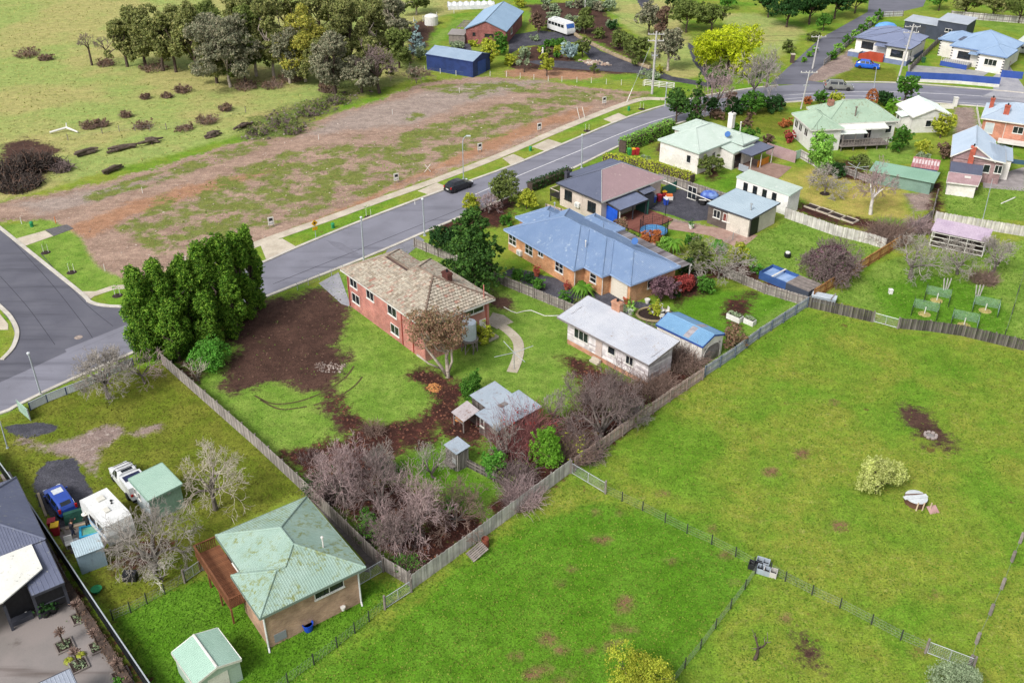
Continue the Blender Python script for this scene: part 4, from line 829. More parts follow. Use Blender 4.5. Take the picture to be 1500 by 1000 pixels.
slab_roof(h, [(.1, -.25, 3.1), (12.5, -.25, 3.1), (12.5, 4.3, 3.93), (.1, 4.3, 3.93)], Mroof('pale_galvanised_roof', '#c6c9d0', '#b6bac4', '#a59a94', .35), .1, .19, fascia=m_peelb)
window(h, (3.0, ys0 - .045, 2.05), -90, 2.0, 1.5, 3, 1, m_fascia); door(h, (5.5, ys0 - .04, .6), -90, .85, 2.0, M('pale_pink_door', '#cbbab4', '#bba9a2', 1)); window(h, (7.2, ys0 - .045, 2.1), -90, 1.0, 1.1, 1, 1, m_fascia); window(h, (9.6, ys0 - .045, 2.0), -90, 1.0, 1.1, 2, 1, m_fascia)
chimney(h, (4.2, 4.35, 3.0), 1.1, .6, 1.9, b_plinth)
for i in range(2): pbox('step', h, (5.5, .1 - .3 * i, 0), (1.1, .3, .4 - .2 * i), m_conc)
# ---- blue roofed garage
h = thing('garage', 'white garage with bright sky blue gable roof and two grey skylight strips', 'garage', (14.86, 87.45, 0), R(-46.9))
gable_roof(h, 0, 6.0, 0, 3.65, 2.5, .62, Mroof('sky_blue_roof', '#7aa4c8', '#709abe', '#94b6d0', .5), axis='x', wallmat=m_wr, over=.1, fascia=m_nav); walls(h, rect(.1, 5.9, .1, 3.55), 2.48, m_wr)
for s in (0, 1):
    y0, y1, z0_, z1_ = (.15, 1.7, 2.58, 3.11) if s == 0 else (3.5, 1.95, 2.58, 3.11)
    MB().add([(3.4, y0, z0_), (4.1, y0, z0_), (4.1, y1, z1_), (3.4, y1, z1_), (3.4, y0, z0_ - .03), (4.1, y0, z0_ - .03), (4.1, y1, z1_ - .03), (3.4, y1, z1_ - .03)], [(0, 1, 2, 3), (7, 6, 5, 4), (0, 4, 5, 1), (1, 5, 6, 2), (2, 6, 7, 3), (3, 7, 4, 0)]).build('skylight', M('old_fibreglass', '#a9a4a8', '#8f8a90', 2), h)
ar = MB(); n = 10
for i in range(n): 
    a0, a1 = math.pi * i / n, math.pi * (i + 1) / n; f_ = lambda a: (5.93, 1.82 - 1.35 * math.cos(a), 1.2 + .9 * math.sin(a))
    ar.bar(f_(a0), f_(a1), .08, .08)
ar.bar((5.93, .47, 0), (5.93, .47, 1.2), .08, .08); ar.bar((5.93, 3.17, 0), (5.93, 3.17, 1.2), .08, .08); ar.build('door_arch', m_fascia, h); pbox('garage_door', h, (5.92, 1.82, 0), (.04, 2.6, 1.9), M('weathered_grey_door', '#8d8684', '#6f6866', 2)); door(h, (.1, 1.6, 0), 180, .8, 1.95)
# ---- rusty-walled sheds
m_gal = Mroof('dull_zinc_roof', '#a9b4bf', '#9ba7b3', '#8c8480', .5); m_sb = Misl('raw_shed_board', ['#8f8582', '#a39a96', '#7a706c', '#b5aeaa', '#6a5e5a'], .9, scale=1.5); m_sbb = M('shed_lining', '#5a4e4a', '#4a403c', 1)
def shed_walls(h, x0, x1, y0, y1, z, mat=None):
    MB().prism(rect(x0 + .03, x1 - .03, y0 + .03, y1 - .03), 0, z).build('wall', m_sbb, h)
    mb = MB(); rnd = random.Random(int(x1 * 100 + y1 * 31))
    def run(a, b, nx, ny):
        L = math.hypot(b[0] - a[0], b[1] - a[1]); n = max(1, int(L / .15))
        for i in range(n):
            q = [a[k] + (b[k] - a[k]) * (i + .5) / n for k in (0, 1)]; w = L / n - .012; tx, ty = (b[0] - a[0]) / L, (b[1] - a[1]) / L
            mb.bar((q[0] + nx * .012, q[1] + ny * .012, .02), (q[0] + nx * .012, q[1] + ny * .012, z - rnd.random() * .03), .025 if abs(tx) < .5 else w, w if abs(tx) < .5 else .025)
    run((x0, y0), (x1, y0), 0, -1); run((x1, y0), (x1, y1), 1, 0); run((x1, y1), (x0, y1), 0, 1); run((x0, y1), (x0, y0), -1, 0)
    mb.build('wall_board', mat or m_sb, h, kind='stuff')
h = thing('garden_shed', 'old timber shed with two joined zinc roofs beside the dark mulch', 'shed', (-3.76, 74.92, 0), R(-52))
shed_walls(h, 0, 2.4, .1, 2.6, 2.2); slab_roof(h, [(-.15, -.1, 2.25), (2.75, -.1, 2.25), (2.75, 2.85, 2.6), (-.15, 2.85, 2.6)], m_gal, .05, .13)
shed_walls(h, 2.6, 5.5, -1.0, 3.4, 2.15); slab_roof(h, [(2.4, -1.35, 2.15), (5.8, -1.35, 2.15), (5.8, 3.7, 2.62), (2.4, 3.7, 2.62)], m_gal, .05, .13, name='side_roof')
window(h, (3.1, -1.03, 1.4), -90, .6, .9, 1); pbox('roof_sheet', h, (3.2, 1.2, 2.46), (.5, .9, .03), M('rusted_sheet', '#8a8a8c', '#75665e', 2))
h = thing('lean_to_shelter', 'small open lean-to with rust-stained zinc roof beside the joined timber shed', 'shelter', G(682, 602, 1.7) - Vector((.5, -.63, 1.7)), R(-52))
slab_roof(h, [(-.2, -.9, 1.45), (1.75, -.9, 1.45), (1.75, .9, 1.95), (-.2, .9, 1.95)], Mroof('rust_stained_zinc', '#b5aeb0', '#a39a9c', '#7a5a4a', 1.0, .8), .05, .13); [pbox('post', h, (x, y, 0), (.09, .09, 1.42 if y < 0 else 1.88), m_timber) for x in (0, 1.5) for y in (-.75, .75)]; pbox('rail', h, (.8, -.75, .9), (1.5, .05, .1), m_timber); pbox('back_board', h, (.8, .78, .1), (1.6, .04, 1.2), m_sbb)
h = thing('cubby', 'small pale timber cubby with zinc skillion roof at the end of the leaning fence', 'shed', G(669, 652, 2.1) - Vector((.98, -.2, 2.1)), R(-50))
shed_walls(h, 0, 1.55, 0, 1.25, 2.0, Misl('bleached_board', ['#a9a29e', '#bfb9b4', '#98908c', '#cdc8c4'], .9)); slab_roof(h, [(-.12, -.12, 2.02), (1.7, -.12, 2.02), (1.7, 1.4, 2.2), (-.12, 1.4, 2.2)], m_gal, .05, .14); window(h, (.5, -.03, 1.6), -90, .7, .35, 1, 1, m_timber, name='opening'); pbox('shelf', h, (.8, -.25, .5), (1.4, .5, .05), m_timber); pbox('window_board', h, (1.25, -.03, .75), (.5, .03, .55), M('pale_panel', '#c2c6cc'))
# ---- green-roofed brick house, lower left
m_sea = Mroof('sea_green_roof', '#9cb4a8', '#8fa99c', '#7f8a58', 1.2, .6); b_tan = Mbrick('tan_brick', '#c6a086', '#b08a72', '#c6b29c')
h = thing('brick_house', 'tan brick house with lichened sea green hip roof and timber side deck', 'house', (-22.03, 54.77, 0), R(-54.8 + 1.0))
ze, p = 3.55, .40; V = {}
pt('A', 0, 0); pt('N', 4.6, 0); pt('M', 4.6, -.7); pt('B', 9.5, -.7); pt('C', 9.5, 7.4); pt('D', 0, 7.4)
pt('R1', 3.7, 3.7, 3.7); pt('R2', 5.8, 3.7, 3.7); pt('W1', 7.05, 2.45, 2.45); pt('W0', 7.05, 1.75, 2.45)
custom_roof(h, V, [['A', 'N', 'W1', 'R2', 'R1'], ['N', 'M', 'W0', 'W1'], ['M', 'B', 'W0'], ['B', 'C', 'R2', 'W1', 'W0'], ['C', 'D', 'R1', 'R2'], ['D', 'A', 'R1']], m_sea, fascia=M('grey_green_gutter', '#7a8a80'), pitch=.19)
soffit(h, [(.02, .02), (4.62, .02), (4.62, -.68), (9.48, -.68), (9.48, 7.38), (.02, 7.38)], ze - .06); walls(h, [(.4, .4), (5.0, .4), (5.0, -.3), (9.1, -.3), (9.1, 7), (.4, 7)], ze - .1, b_tan)
window(h, (9.1, 4.6, 2.75), 0, 2.3, .75, 2); window(h, (2.6, .4, 2.5), -90, 1.8, 1.2, 2); door(h, (1.0, .4, 1.5), -90, .9, 1.95, m_glass); pbox('access_hatch', h, (9.11, .6, .25), (.05, .9, .75), M('grey_hatch', '#8d9296'))
m_wpipe = M('white_downpipe', '#e2e4e4', '#d4d6d6', 2, .4)
for x, y in ((9.16, 6.9), (9.16, -.36)): pipe(h, (x, y, .1), 3.35, m_wpipe, .07); MB().tube([(0, 0, 0), (.35, -.1, -.12)], .07, 6).build('pipe_outlet', m_wpipe, h, (x, y, .12))
flue(h, (6.6, 5.6, 4.6), .55, .06, m_fascia); MB().lathe([(.12, 0), (.12, .25), (.2, .25), (.2, .33)], 8).build('gas_meter', m_fascia, h, (9.25, 5.4, .3))
m_dk = M('stained_deck_board', '#8a5c40', '#784c34', 1.2, .75, rnd=.12); dk = place('deck', None, h)
for i in range(38): pbox('deck_board', dk, (-1.0 + i * .175, -.55, 1.55), (.16, 1.9, .045), m_dk)
pbox('deck_bearer', h, (2.3, -1.4, 1.38), (6.7, .08, .16), m_dk); pbox('deck_bearer', h, (2.3, .2, 1.38), (6.7, .08, .16), m_dk); [pbox('deck_post', h, (x, -1.4, 0), (.12, .12, 1.4), m_dk) for x in (-.9, 1.2, 3.4, 5.5)]
pbox('handrail', h, (2.3, -1.46, 2.5), (6.8, .12, .06), m_dk); pbox('handrail', h, (5.62, -.6, 2.5), (.1, 1.7, .06), m_dk); pbox('handrail', h, (-1.05, -.6, 2.5), (.1, 1.7, .06), m_dk)
for i in range(46): pbox('baluster', h, (-1.0 + i * .146, -1.46, 1.6), (.07, .03, .9), m_dk)
for i in range(11):
    pbox('baluster', h, (5.62, -1.4 + i * .15, 1.6), (.03, .07, .9), m_dk); pbox('baluster', h, (-1.05, -1.4 + i * .15, 1.6), (.03, .07, .9), m_dk)
# ---- garden shed at bottom edge
h = thing('garden_shed', 'pale green ribbed garden shed with white ridge at the bottom edge', 'shed', G(262, 985), R(-50))
gable_roof(h, -.1, 3.4, -.1, 3.2, 2.0, .5, Mroof('pale_green_roof', '#a9c8b8', '#9dbdac', '#b8d0c2', .2), axis='x', wallmat=M('pale_green_wall', '#a9bdb0'), over=.1, pitch=.17, fascia=m_fascia, capmat=m_fascia); walls(h, rect(0, 3.3, 0, 3.1), 1.98, M('pale_green_wall', '#a9bdb0')); pbox('shed_door', h, (3.31, 1.5, .02), (.04, 1.4, 1.8), m_fascia)
# ---- green shed beside the ute
h = thing('garden_shed', 'grey-green flat-roofed steel shed between the white ute and the bare tree', 'shed', (-31.37, 62.8, 0), R(-47.7))
m_sg = M('sage_cladding', '#8fae9e', '#82a292', .6, .6); walls(h, rect(.05, 3.5, .05, 2.75), 2.3, m_sg); MB().prism(rect(.02, 3.52, .0, .05), 0, 2.29).build('side_wall', M('pale_steel_cladding', '#c6d0d4', '#b5c0c6', 1, .5), h)
slab_roof(h, [(-.05, -.05, 2.34), (3.62, -.05, 2.34), (3.62, 2.88, 2.44), (-.05, 2.88, 2.44)], Mroof('sage_roof', '#a9c6b6', '#9dbcac', '#b4cdc0', .2), .06, .2, fascia=m_sg)
window(h, (.8, 0, 1.5), -90, .45, .7, 1); window(h, (1.6, 0, 1.5), -90, .45, .7, 1); pbox('flood_light', h, (3.55, 1.7, 2.0), (.12, .3, .16), m_steel)
# ---- blue-grey tin shed
h = thing('tin_shed', 'small ribbed blue-grey tin shed beside the fence and paddling pool', 'shed', G(112, 814, 1.9) - Vector((0, 0, 1.9)), R(33))
mb = MB(); mb.prism(rect(0, 1.9, 0, 1.55), 0, 1.85)
for a in range(12):
    x = .08 + a * .16; mb.bx(x - .025, x + .025, -.02, 0, 0, 1.84); mb.bx(x - .025, x + .025, 1.55, 1.57, 0, 1.84)
    if a < 10: mb.bx(1.9, 1.92, x - .025, x + .025, 0, 1.84); mb.bx(-.02, 0, x - .025, x + .025, 0, 1.84)
mb.build('wall', Mroof('powder_blue_tin', '#9fb6c4', '#8fa6b5', '#7a8288', .5), h); slab_roof(h, [(-.08, -.1, 1.86), (1.98, -.1, 1.86), (1.98, 1.65, 2.0), (-.08, 1.65, 2.0)], Mroof('pale_tin_roof', '#b9ccd4', '#aabec8', '#8f8f90', .4), .04, .16)
# ---- modern dark-roofed house in the lower left corner
h = thing('rendered_house', 'dark grey roofed house with white pergola roof in the lower left corner', 'house', (-37.59, 53.28, 0), R(37.4 - 1.0))
m_dg = Mroof('dark_grey_tile_roof', '#6a7086', '#62687e', '#b9b89c', .35, .6)
hip_roof(h, -9, 3.2, 0, 9, 2.8, .42, m_dg, fascia=m_dfascia); walls(h, rect(-8.6, 2.8, .4, 8.6), 2.7, M('grey_render', '#8f929c', '#83868f', .8)); hip_roof(h, -7, .4, 5, 12.5, 2.75, .36, m_dg, fascia=m_dfascia); walls(h, rect(-6.6, 0, 5, 12.1), 2.65, M('grey_render', '#8f929c'))
slab_roof(h, [(.9, -5.0, 2.45), (3.1, -5.0, 2.45), (3.1, .05, 2.75), (.9, .05, 2.75)], m_dg, .08, .35, name='annex_roof', fascia=m_dfascia)
wp = MB(); pl = [(-6, -5.0), (-.9, -5.0), (2.2, -3.2), (2.2, -.1), (-6, -.1)]; wp.prism(pl, 2.84, 2.94); [wp.bx(-6 + .35 * i, -6 + .35 * i + .05, -4.9, -.15, 2.94, 2.97) for i in range(14)]; wp.build('pergola_roof', Mroof('white_pergola_sheet', '#e9e9e2', '#dcdcd4', '#6a6a5a', .45, .9), h)
[pbox('post', h, (x, y, 0), (.2, .2, 2.4), m_dfascia) for x, y in ((-.9, -4.8), (3.0, -4.8), (.95, -4.8), (-3.5, -4.8))]
pbox('screen', h, (2.0, -4.85, .5), (2.0, .03, 1.9), m_black); pbox('screen', h, (.0, -4.0, .3), (1.8, .03, 2.3), m_black); pbox('cross_rail', h, (2.0, -4.88, 1.1), (2.0, .05, .06), m_dfascia); pbox('end_screen', h, (3.03, -2.5, .4), (.03, 4.6, 2.0), m_black); pbox('planter_bench', h, (-.1, -4.3, 0), (1.4, .5, .45), m_dfascia)
# ---- corner of another pale roof at the bottom
h = thing('carport', 'grey ribbed flat roof cut by the bottom edge near the pruned roses', 'carport', G(95, 1045), R(37))
slab_roof(h, [(-2.6, -3, 2.2), (1.2, -3, 2.2), (1.2, 1.2, 2.35), (-2.6, 1.2, 2.35)], Mroof('grey_rib_roof', '#a3abb8', '#969eac', '#8a8f98', .2), .06, .24, fascia=m_dfascia); [pbox('post', h, (x, 1.0, 0), (.1, .1, 2.2), m_dfascia) for x in (-2.4, 1.0)]
# ---- sheds of the rear neighbours
h = thing('garage', 'long white flat-roofed shed with four dark slot windows and mint roof', 'shed', (30.71, 126.31, 0), R(-48))
walls(h, rect(.05, 8.4, .05, 2.7), 2.95, M('bright_white_wall', '#f2f1ee', '#e6e5e2', .8)); slab_roof(h, [(0, 0, 3.0), (8.6, 0, 3.0), (8.6, 2.75, 3.3), (0, 2.75, 3.3)], m_mint, .1, .25, fascia=m_mg); [window(h, (1.6 + 1.55 * i, .05, 1.9), -90, .7, 1.3, 1, 1, m_dframe) for i in range(4)]
h = thing('garage', 'low shed with pale blue flat roof and two cottage windows in the bitumen courtyard', 'shed', (25.34, 117.8, 0), R(-45.5))
walls(h, rect(.1, 3.1, .1, 6.2), 2.7, M('dark_board', '#6a605c', '#5a504c', 1)); walls(h, rect(3.12, 6.4, .06, 6.2), 2.7, M('cream_board', '#d8d0c4', '#cac2b6', 1), name='cream_wall'); slab_roof(h, [(-.1, -.1, 2.72), (6.7, -.1, 2.72), (6.7, 6.45, 2.95), (-.1, 6.45, 2.95)], Mroof('pale_blue_flat_roof', '#b3c4cf', '#a8bac6', '#9aacb8', .3), .08, .3, fascia=m_dfascia); window(h, (1.5, .1, 1.7), -90, 1.1, 1.1, 2); window(h, (3.0, .08, 1.65), -90, 1.1, 1.1, 2, 1, m_frame, M('red_glass', '#6a3a38', '#8a504a', 2, .2)); pbox('canopy', h, (6.5, 1.2, .1), (.05, 1.8, 2.2), m_black); flue(h, (5.2, 2.0, 2.8), .8, .09)
# ---- aviary
h = thing('aviary', 'open aviary of white rails under a pale mauve flat roof in the orchard', 'aviary', (52.11, 110.91, 0), R(-31))
slab_roof(h, [(-.2, -.2, 2.2), (6.4, -.2, 2.2), (6.4, 3.0, 2.6), (-.2, 3.0, 2.6)], M('pale_mauve_sheet', '#c4b3c4', '#b8a6ba', .6), .07, .3)
[pbox('post', h, (x, y, 0), (.09, .09, 2.15 if y < 1 else 2.45), m_fascia) for x in (0, 2.05, 4.1, 6.1) for y in (0, 2.8)]; [pbox('rail', h, (3.05, -.06, z), (6.2, .05, .1), m_fascia) for z in (.15, .75, 1.35, 1.9)]; [pbox('rail', h, (x, 1.4, z), (.05, 2.8, .1), m_fascia) for x in (-.06, 6.16) for z in (.15, .75, 1.35)]; pbox('back_wall', h, (3.05, 2.86, 0), (6.1, .05, 2.3), m_sbb); pbox('floor', h, (3.05, 1.4, 0), (6.0, 2.7, .06), M('litter_floor', '#5a5048', '#4a423c', 2))
# ---- green lean-to, red-white shed
h = thing('lean_to_shed', 'long sea green ribbed skillion roof against the rear boundary', 'shed', G(1272, 268), R(-25))
slab_roof(h, [(-.2, -.2, 1.9), (8.6, -1.2, 1.9), (9.0, 2.2, 2.3), (.2, 3.0, 2.3)], Mroof('sea_green_rib_roof', '#8fb59f', '#84aa94', '#9cc0ac', .2), .07, .28); walls(h, [(.2, .1), (8.2, -.8), (8.6, 1.9), (.4, 2.7)], 1.85, M('green_board', '#7d998c', '#728e80', 1))
h = thing('garden_shed', 'small shed with red and white striped roof and blue wall behind the green lean-to', 'shed', G(1332, 262), R(-25))
walls(h, rect(0, 3.4, 0, 2.4), 1.9, M('steel_blue_wall', '#7d96bc', '#7088ae', 1)); slab_roof(h, [(-.15, -.15, 1.95), (3.55, -.15, 1.95), (3.55, 2.6, 2.5), (-.15, 2.6, 2.5)], Misl('old_roof_sheet', ['#a85a5c', '#c9b6b6', '#9c4c50', '#d6caca'], .7, scale=2), .06, .3); sp_ = MB()
for i in range(9): sp_.add([(-.1 + i * .41, .8, 2.175), (.18 + i * .41, .8, 2.175), (.18 + i * .41, 2.0, 2.415), (-.1 + i * .41, 2.0, 2.415)], [(0, 1, 2, 3)])
sp_.build('roof_stripe', M('faded_white_paint', '#d8cccc', '#c9b4b4', 2), h)
# ================================================================ FENCES, GATES
UP = Vector((0, 0, 1))
def split_line(px, bay):
    P = [G(*q) for q in px]; out = []
    for i, (a, b) in enumerate(zip(P, P[1:])):
        n = max(1, round((b - a).length / bay)); out += [a.lerp(b, k / n) for k in range(n)]
    return out + [P[-1]]
def paling_fence(label, px, h=1.5, mat=None, rails=1, pw=.11, bay=2.4, postmat=None, seed=1, lean=0.0, name='paling_fence', gap=.012, railmat=None):
    """rails = +1: rails and posts on the right of the line, -1 on the left"""
    P = split_line(px, bay); base = P[0]; f = thing(name, label, 'fence', base); rnd = random.Random(seed); mat = mat or m_pal; postmat = postmat or m_timber
    for i, (a, b) in enumerate(zip(P, P[1:])):
        a, b = a - base, b - base; d = (b - a).normalized(); o = Vector((d.y, -d.x, 0)) * rails; L = (b - a).length; mb = MB(); n = int(L / pw); ang = math.atan2(d.y, d.x)
        for k in range(n):
            c = a + d * (L * (k + .5) / n); hh = h + rnd.uniform(-.05, .03); tl = rnd.uniform(-.012, .012) + lean; e = d * (L / n - gap) / 2; q = o * rnd.uniform(.0, .012); ln = d * tl * hh
            V = [c - e - o * .012 + q, c + e - o * .012 + q, c + e + o * .012 + q, c - e + o * .012 + q]
            mb.add(V + [v + UP * hh + ln for v in V], [(4, 5, 6, 7), (0, 1, 5, 4), (1, 2, 6, 5), (2, 3, 7, 6), (3, 0, 4, 7)])
        mb.build('paling_panel', mat, f, kind='stuff')
        for zz in (.3, h - .3): place('rail', boxmesh('rail', round(L - .02, 2), .05, .09, railmat or postmat), f, (a + b) / 2 + o * .055 + UP * zz, ang)
        pbox('post', f, a + o * .1, (.12, .1, h + .05), postmat, ang)
    pbox('post', f, b + o * .1, (.12, .1, h + .05), postmat, ang)
    return f
def sheet_fence(label, px, h, mat, postmat, bay=2.4, capmat=None, name='panel_fence', ribs=True, th=.04):
    P = split_line(px, bay); base = P[0]; f = thing(name, label, 'fence', base)
    for i, (a, b) in enumerate(zip(P, P[1:])):
        a, b = a - base, b - base; d = (b - a).normalized(); L = (b - a).length; mb = MB(); ang = math.atan2(d.y, d.x)
        mb.bx(-L / 2 + .03, L / 2 - .03, -th / 2, th / 2, .05, h)
        if ribs:
            for k in range(int(L / .2)): mb.bx(-L / 2 + .1 + k * .2, -L / 2 + .16 + k * .2, -th / 2 - .02, th / 2 + .02, .06, h - .02)
        mb.build('panel', mat, f, (a + b) / 2, ang)
        if capmat: place('cap_rail', boxmesh('cap_rail', round(L, 2), .08, .06, capmat), f, (a + b) / 2 + UP * h, ang)
        pbox('post', f, a, (.09, .09, h + .04), postmat, ang)
    pbox('post', f, b, (.09, .09, h + .04), postmat, ang)
    return f
m_wire = M('fence_wire', '#8c9290', '#7c827f', 2, .5)
def wire_fence(label, px, h=1.1, mat=None, net=True, pr=.05, wires=4, name='wire_fence', box=0):
    P = [G(*q) for q in px]; base = P[0]; f = thing(name, label, 'fence', base); mat = mat or m_dpost; w = MB()
    for p in P:
        if box: pbox('post', f, p - base, (box, box, h + .05), mat, .8)
        else: place('post', tubemesh('post', pr, h + .08, mat), f, p - base)
    for a, b in zip(P, P[1:]):
        a, b = a - base, b - base
        for k in range(wires): z = UP * (h * (k + .6) / wires); w.tube([a + z, b + z], .008, 3, caps=False)
        if net:
            L = (b - a).length; n = int(L / .3)
            for k in range(n):
                q = a.lerp(b, k / n); q2 = a.lerp(b, min(1, (k + 1) / n)); w.tube([q + UP * .05, q2 + UP * h], .005, 3, caps=False); w.tube([q2 + UP * .05, q + UP * h], .005, 3, caps=False)
    w.build('netting', m_wire, f, kind='stuff'); return f
_tm = {}
def tubemesh(name, r, h, mat, n=7):
    k = (name, r, round(h, 2), mat.name)
    if k not in _tm: _tm[k] = MB().tube([(0, 0, 0), (0, 0, h)], [r, r * .92], n).mesh(name, mat)
    return _tm[k]
def farm_gate(label, a, b, h=1.05, mat=None, mesh=True, name='farm_gate', posts=True):
    A, B = G(*a), G(*b); g = thing(name, label, 'gate', A); v = B - A; mat = mat or m_gate; mb = MB(); r = .03
    c = [UP * .12, v + UP * .12, v + UP * h, UP * h]; mb.tube(c + [c[0]], r, 6); g0 = mb.build('gate_frame', mat, g)
    MB().tube([v * .5 + UP * .12, v * .5 + UP * h], r, 6).build('brace', mat, g)
    if mesh:
        w = MB(); n = int(v.length / .13)
        for k in range(1, n): w.tube([v * (k / n) + UP * .12, v * (k / n) + UP * h], .006, 3, caps=False)
        for k in range(1, 7): z = UP * (.12 + (h - .12) * k / 7); w.tube([z, v + z], .006, 3, caps=False)
        w.build('wire_mesh', mat, g, kind='stuff')
    if posts: place('post', tubemesh('post', .09, h + .25, m_timber), g, -v.normalized() * .12); place('post', tubemesh('post', .09, h + .25, m_timber), g, v + v.normalized() * .12)
    return g
m_pal = Misl('grey_paling', ['#8f8884', '#7c7672', '#9c9692', '#6e6864', '#a39c96', '#857c78'], .95, scale=.8, k=.95)
m_paldark = Misl('charred_paling', ['#5c5854', '#4a4643', '#6e6964', '#3c3936', '#7d7872', '#55504c'], .95, scale=.8)
m_palpale = Misl('silver_paling', ['#aaa6a4', '#b9b5b2', '#98948f', '#c2beba', '#a39e98'], .95, scale=.8, k=1.05)
m_palpink = Misl('pinkish_paling', ['#b3a29a', '#a59289', '#c0b0a8', '#988880', '#b8968a'], .95, scale=.8, k=1.05)
m_palwht = Misl('whitewashed_paling', ['#b9bcc0', '#c8cbce', '#a9acb0', '#d2d4d6'], .9, scale=.8)
m_palnew = Misl('new_pine_paling', ['#d3a066', '#c4905a', '#deb078', '#cc9a62'], .9, scale=.8)
m_dpost = M('dark_steel_post', '#3f4440', '#343835', 2, .6); m_gate = M('galvanised_gate', '#c6cccf', '#b6bcc0', 2, .4, metal=.2)
m_newpost = M('new_pine_post', '#8a5f38', '#7a5230', 2)
paling_fence('long dark grey paling fence between the olive lawn and the dug soil block', [(238, 534), (375, 655), (458, 733), (562, 835), (600, 858)], 1.45, m_pal, -1, seed=2)
paling_fence('silver paling fence facing the paddock below the bare plum thicket', [(604, 863), (680, 808), (750, 756), (836, 692)], 1.5, m_palpale, -1, seed=3)
paling_fence('pinkish paling fence with posts facing the paddock beside the studio', [(841, 688), (870, 668), (930, 624), (980, 588), (1028, 556)], 1.4, m_palpink, 1, seed=4, postmat=M('pinkish_post', '#a8968e', '#98867e', 2, .9))
paling_fence('whitewashed paling fence with blue-grey rails behind the sky blue garage', [(1031, 552), (1075, 523), (1110, 496), (1181, 450)], 1.3, m_palwht, 1, seed=5, postmat=M('blue_grey_post', '#6a7686', '#5c6878', 2, .8), pw=.13, railmat=M('blue_grey_rail', '#8f98a4', '#828b98', 2, .8))
paling_fence('new honey-coloured pine paling fence beside the round purple bush', [(1190, 440), (1315, 362)], 1.5, m_palnew, 1, seed=6, postmat=m_newpost, railmat=m_newpost)
paling_fence('charred old paling fence between orchard and paddock, left of the white gate', [(1184, 450), (1230, 461), (1278, 472)], 1.35, m_paldark, -1, seed=7)
paling_fence('charred old paling fence between orchard and paddock, right of the white gate', [(1315, 481), (1360, 485), (1409, 492), (1455, 503), (1510, 516)], 1.3, m_paldark, -1, seed=8)
farm_gate('white pipe gate between the two charred fence runs', (1280, 472), (1313, 481), 1.15)
paling_fence('grey paling fence below the blue roofed house driveway', [(608, 362), (660, 383), (740, 419), (850, 464)], 1.25, m_pal, 1, seed=9)
paling_fence('grey paling fence between the blue roofed house and the taupe house', [(800, 312), (845, 327), (893, 343), (960, 372)], 1.35, m_palpink, 1, seed=10)
paling_fence('grey paling fence behind the blue tank at the back of the flower garden', [(1060, 404), (1120, 430), (1183, 449)], 1.25, m_pal, 1, seed=11)
paling_fence('weathered vertical paling fence below the long white shed', [(1149, 319), (1222, 345), (1271, 357), (1296, 365)], 1.45, m_palpale, -1, seed=12)
paling_fence('grey paling fence between the bitumen courtyard and the white house', [(965, 268), (1010, 281), (1078, 303)], 1.5, m_pal, 1, seed=13)
paling_fence('silver paling fence behind the mauve roofed aviary', [(1368, 324), (1450, 338), (1510, 348)], 1.4, m_palpale, -1, seed=14)
paling_fence('grey side fence running up beside the pebble garden', [(1315, 358), (1364, 320), (1371, 290)], 1.3, m_pal, 1, seed=15)
paling_fence('leaning dark paling fence beside the small timber cubby', [(681, 682), (724, 704), (765, 722)], .95, m_paldark, 1, seed=16, lean=.05)
paling_fence('grey paling fence behind the light green tree', [(1172, 232), (1197, 246)], 1.4, m_palpale, 1, seed=17)
paling_fence('old paling fence under the verandah house garden', [(1232, 252), (1278, 270)], 1.0, m_pal, 1, seed=18)
paling_fence('pale rail fence along the lane beside the slate cottage', [(1206, 96), (1230, 78), (1252, 58), (1293, 25), (1322, 24)], 1.2, m_palwht, 1, seed=19, pw=.16, gap=.03)
paling_fence('pale paling fence behind the pale blue roof at top right', [(1392, 26), (1440, 30), (1515, 36)], 1.5, m_palpale, 1, seed=20, pw=.16)
paling_fence('grey side fence between the slate cottage and the blue walled house', [(1331, 106), (1365, 72), (1410, 30)], 1.3, m_pal, 1, seed=21, pw=.16)
m_cb = M('charcoal_steel_panel', '#2b2e33', '#24272b', 1, .5)
sheet_fence('black steel panel fence with pale cap beside the pruned roses', [(-12, 672), (53, 762), (104, 840), (145, 902), (232, 1032)], 1.45, m_cb, m_cb, capmat=M('pale_cap', '#aab2b8'))
sheet_fence('white ribbed front fence with blue posts below the main road', [(45, 601), (70, 589), (98, 578), (127, 567), (160, 551), (196, 535)], .85, M('white_fence_sheet', '#e3e8ee', '#d4dae2', 1, .5), M('navy_post', '#3f4f7a'), 2.6, M('pale_cap', '#aab2b8'))
sheet_fence('pale mint gate leaf standing open at the left driveway', [(29, 602), (45, 616)], 1.3, M('mint_sheet', '#b4cfc0', '#a8c4b4', 1, .5), m_steel, 3, name='driveway_gate')
sheet_fence('green sheet screen closing the taupe house yard', [(969, 290), (990, 281)], 1.6, M('green_screen_sheet', '#3f7a6a', '#386f60', 1, .6), m_dpost, 3, ribs=False, name='screen')
sheet_fence('mint sheet fence panel by the terrace screen', [(1158, 236), (1172, 232)], 1.4, M('mint_sheet', '#b4cfc0'), m_steel, 2)
fpipe = wire_fence('white pipe and mesh front fence of the brick house', [(436, 425), (452, 418), (468, 411), (486, 405), (503, 399)], .95, m_gate, True, .035)
wire_fence('netting fence dividing the olive lawn from the lush lawn', [(166, 908), (192, 897), (216, 884), (242, 870), (272, 852)], 1.0)
farm_gate('pale wire gate leaning beside the timber deck', (273, 852), (296, 836), 1.1)
wire_fence('netting fence with steel droppers below the tan brick house', [(565, 889), (541, 910), (520, 927), (494, 948), (460, 973), (422, 1001), (395, 1022)], 1.0)
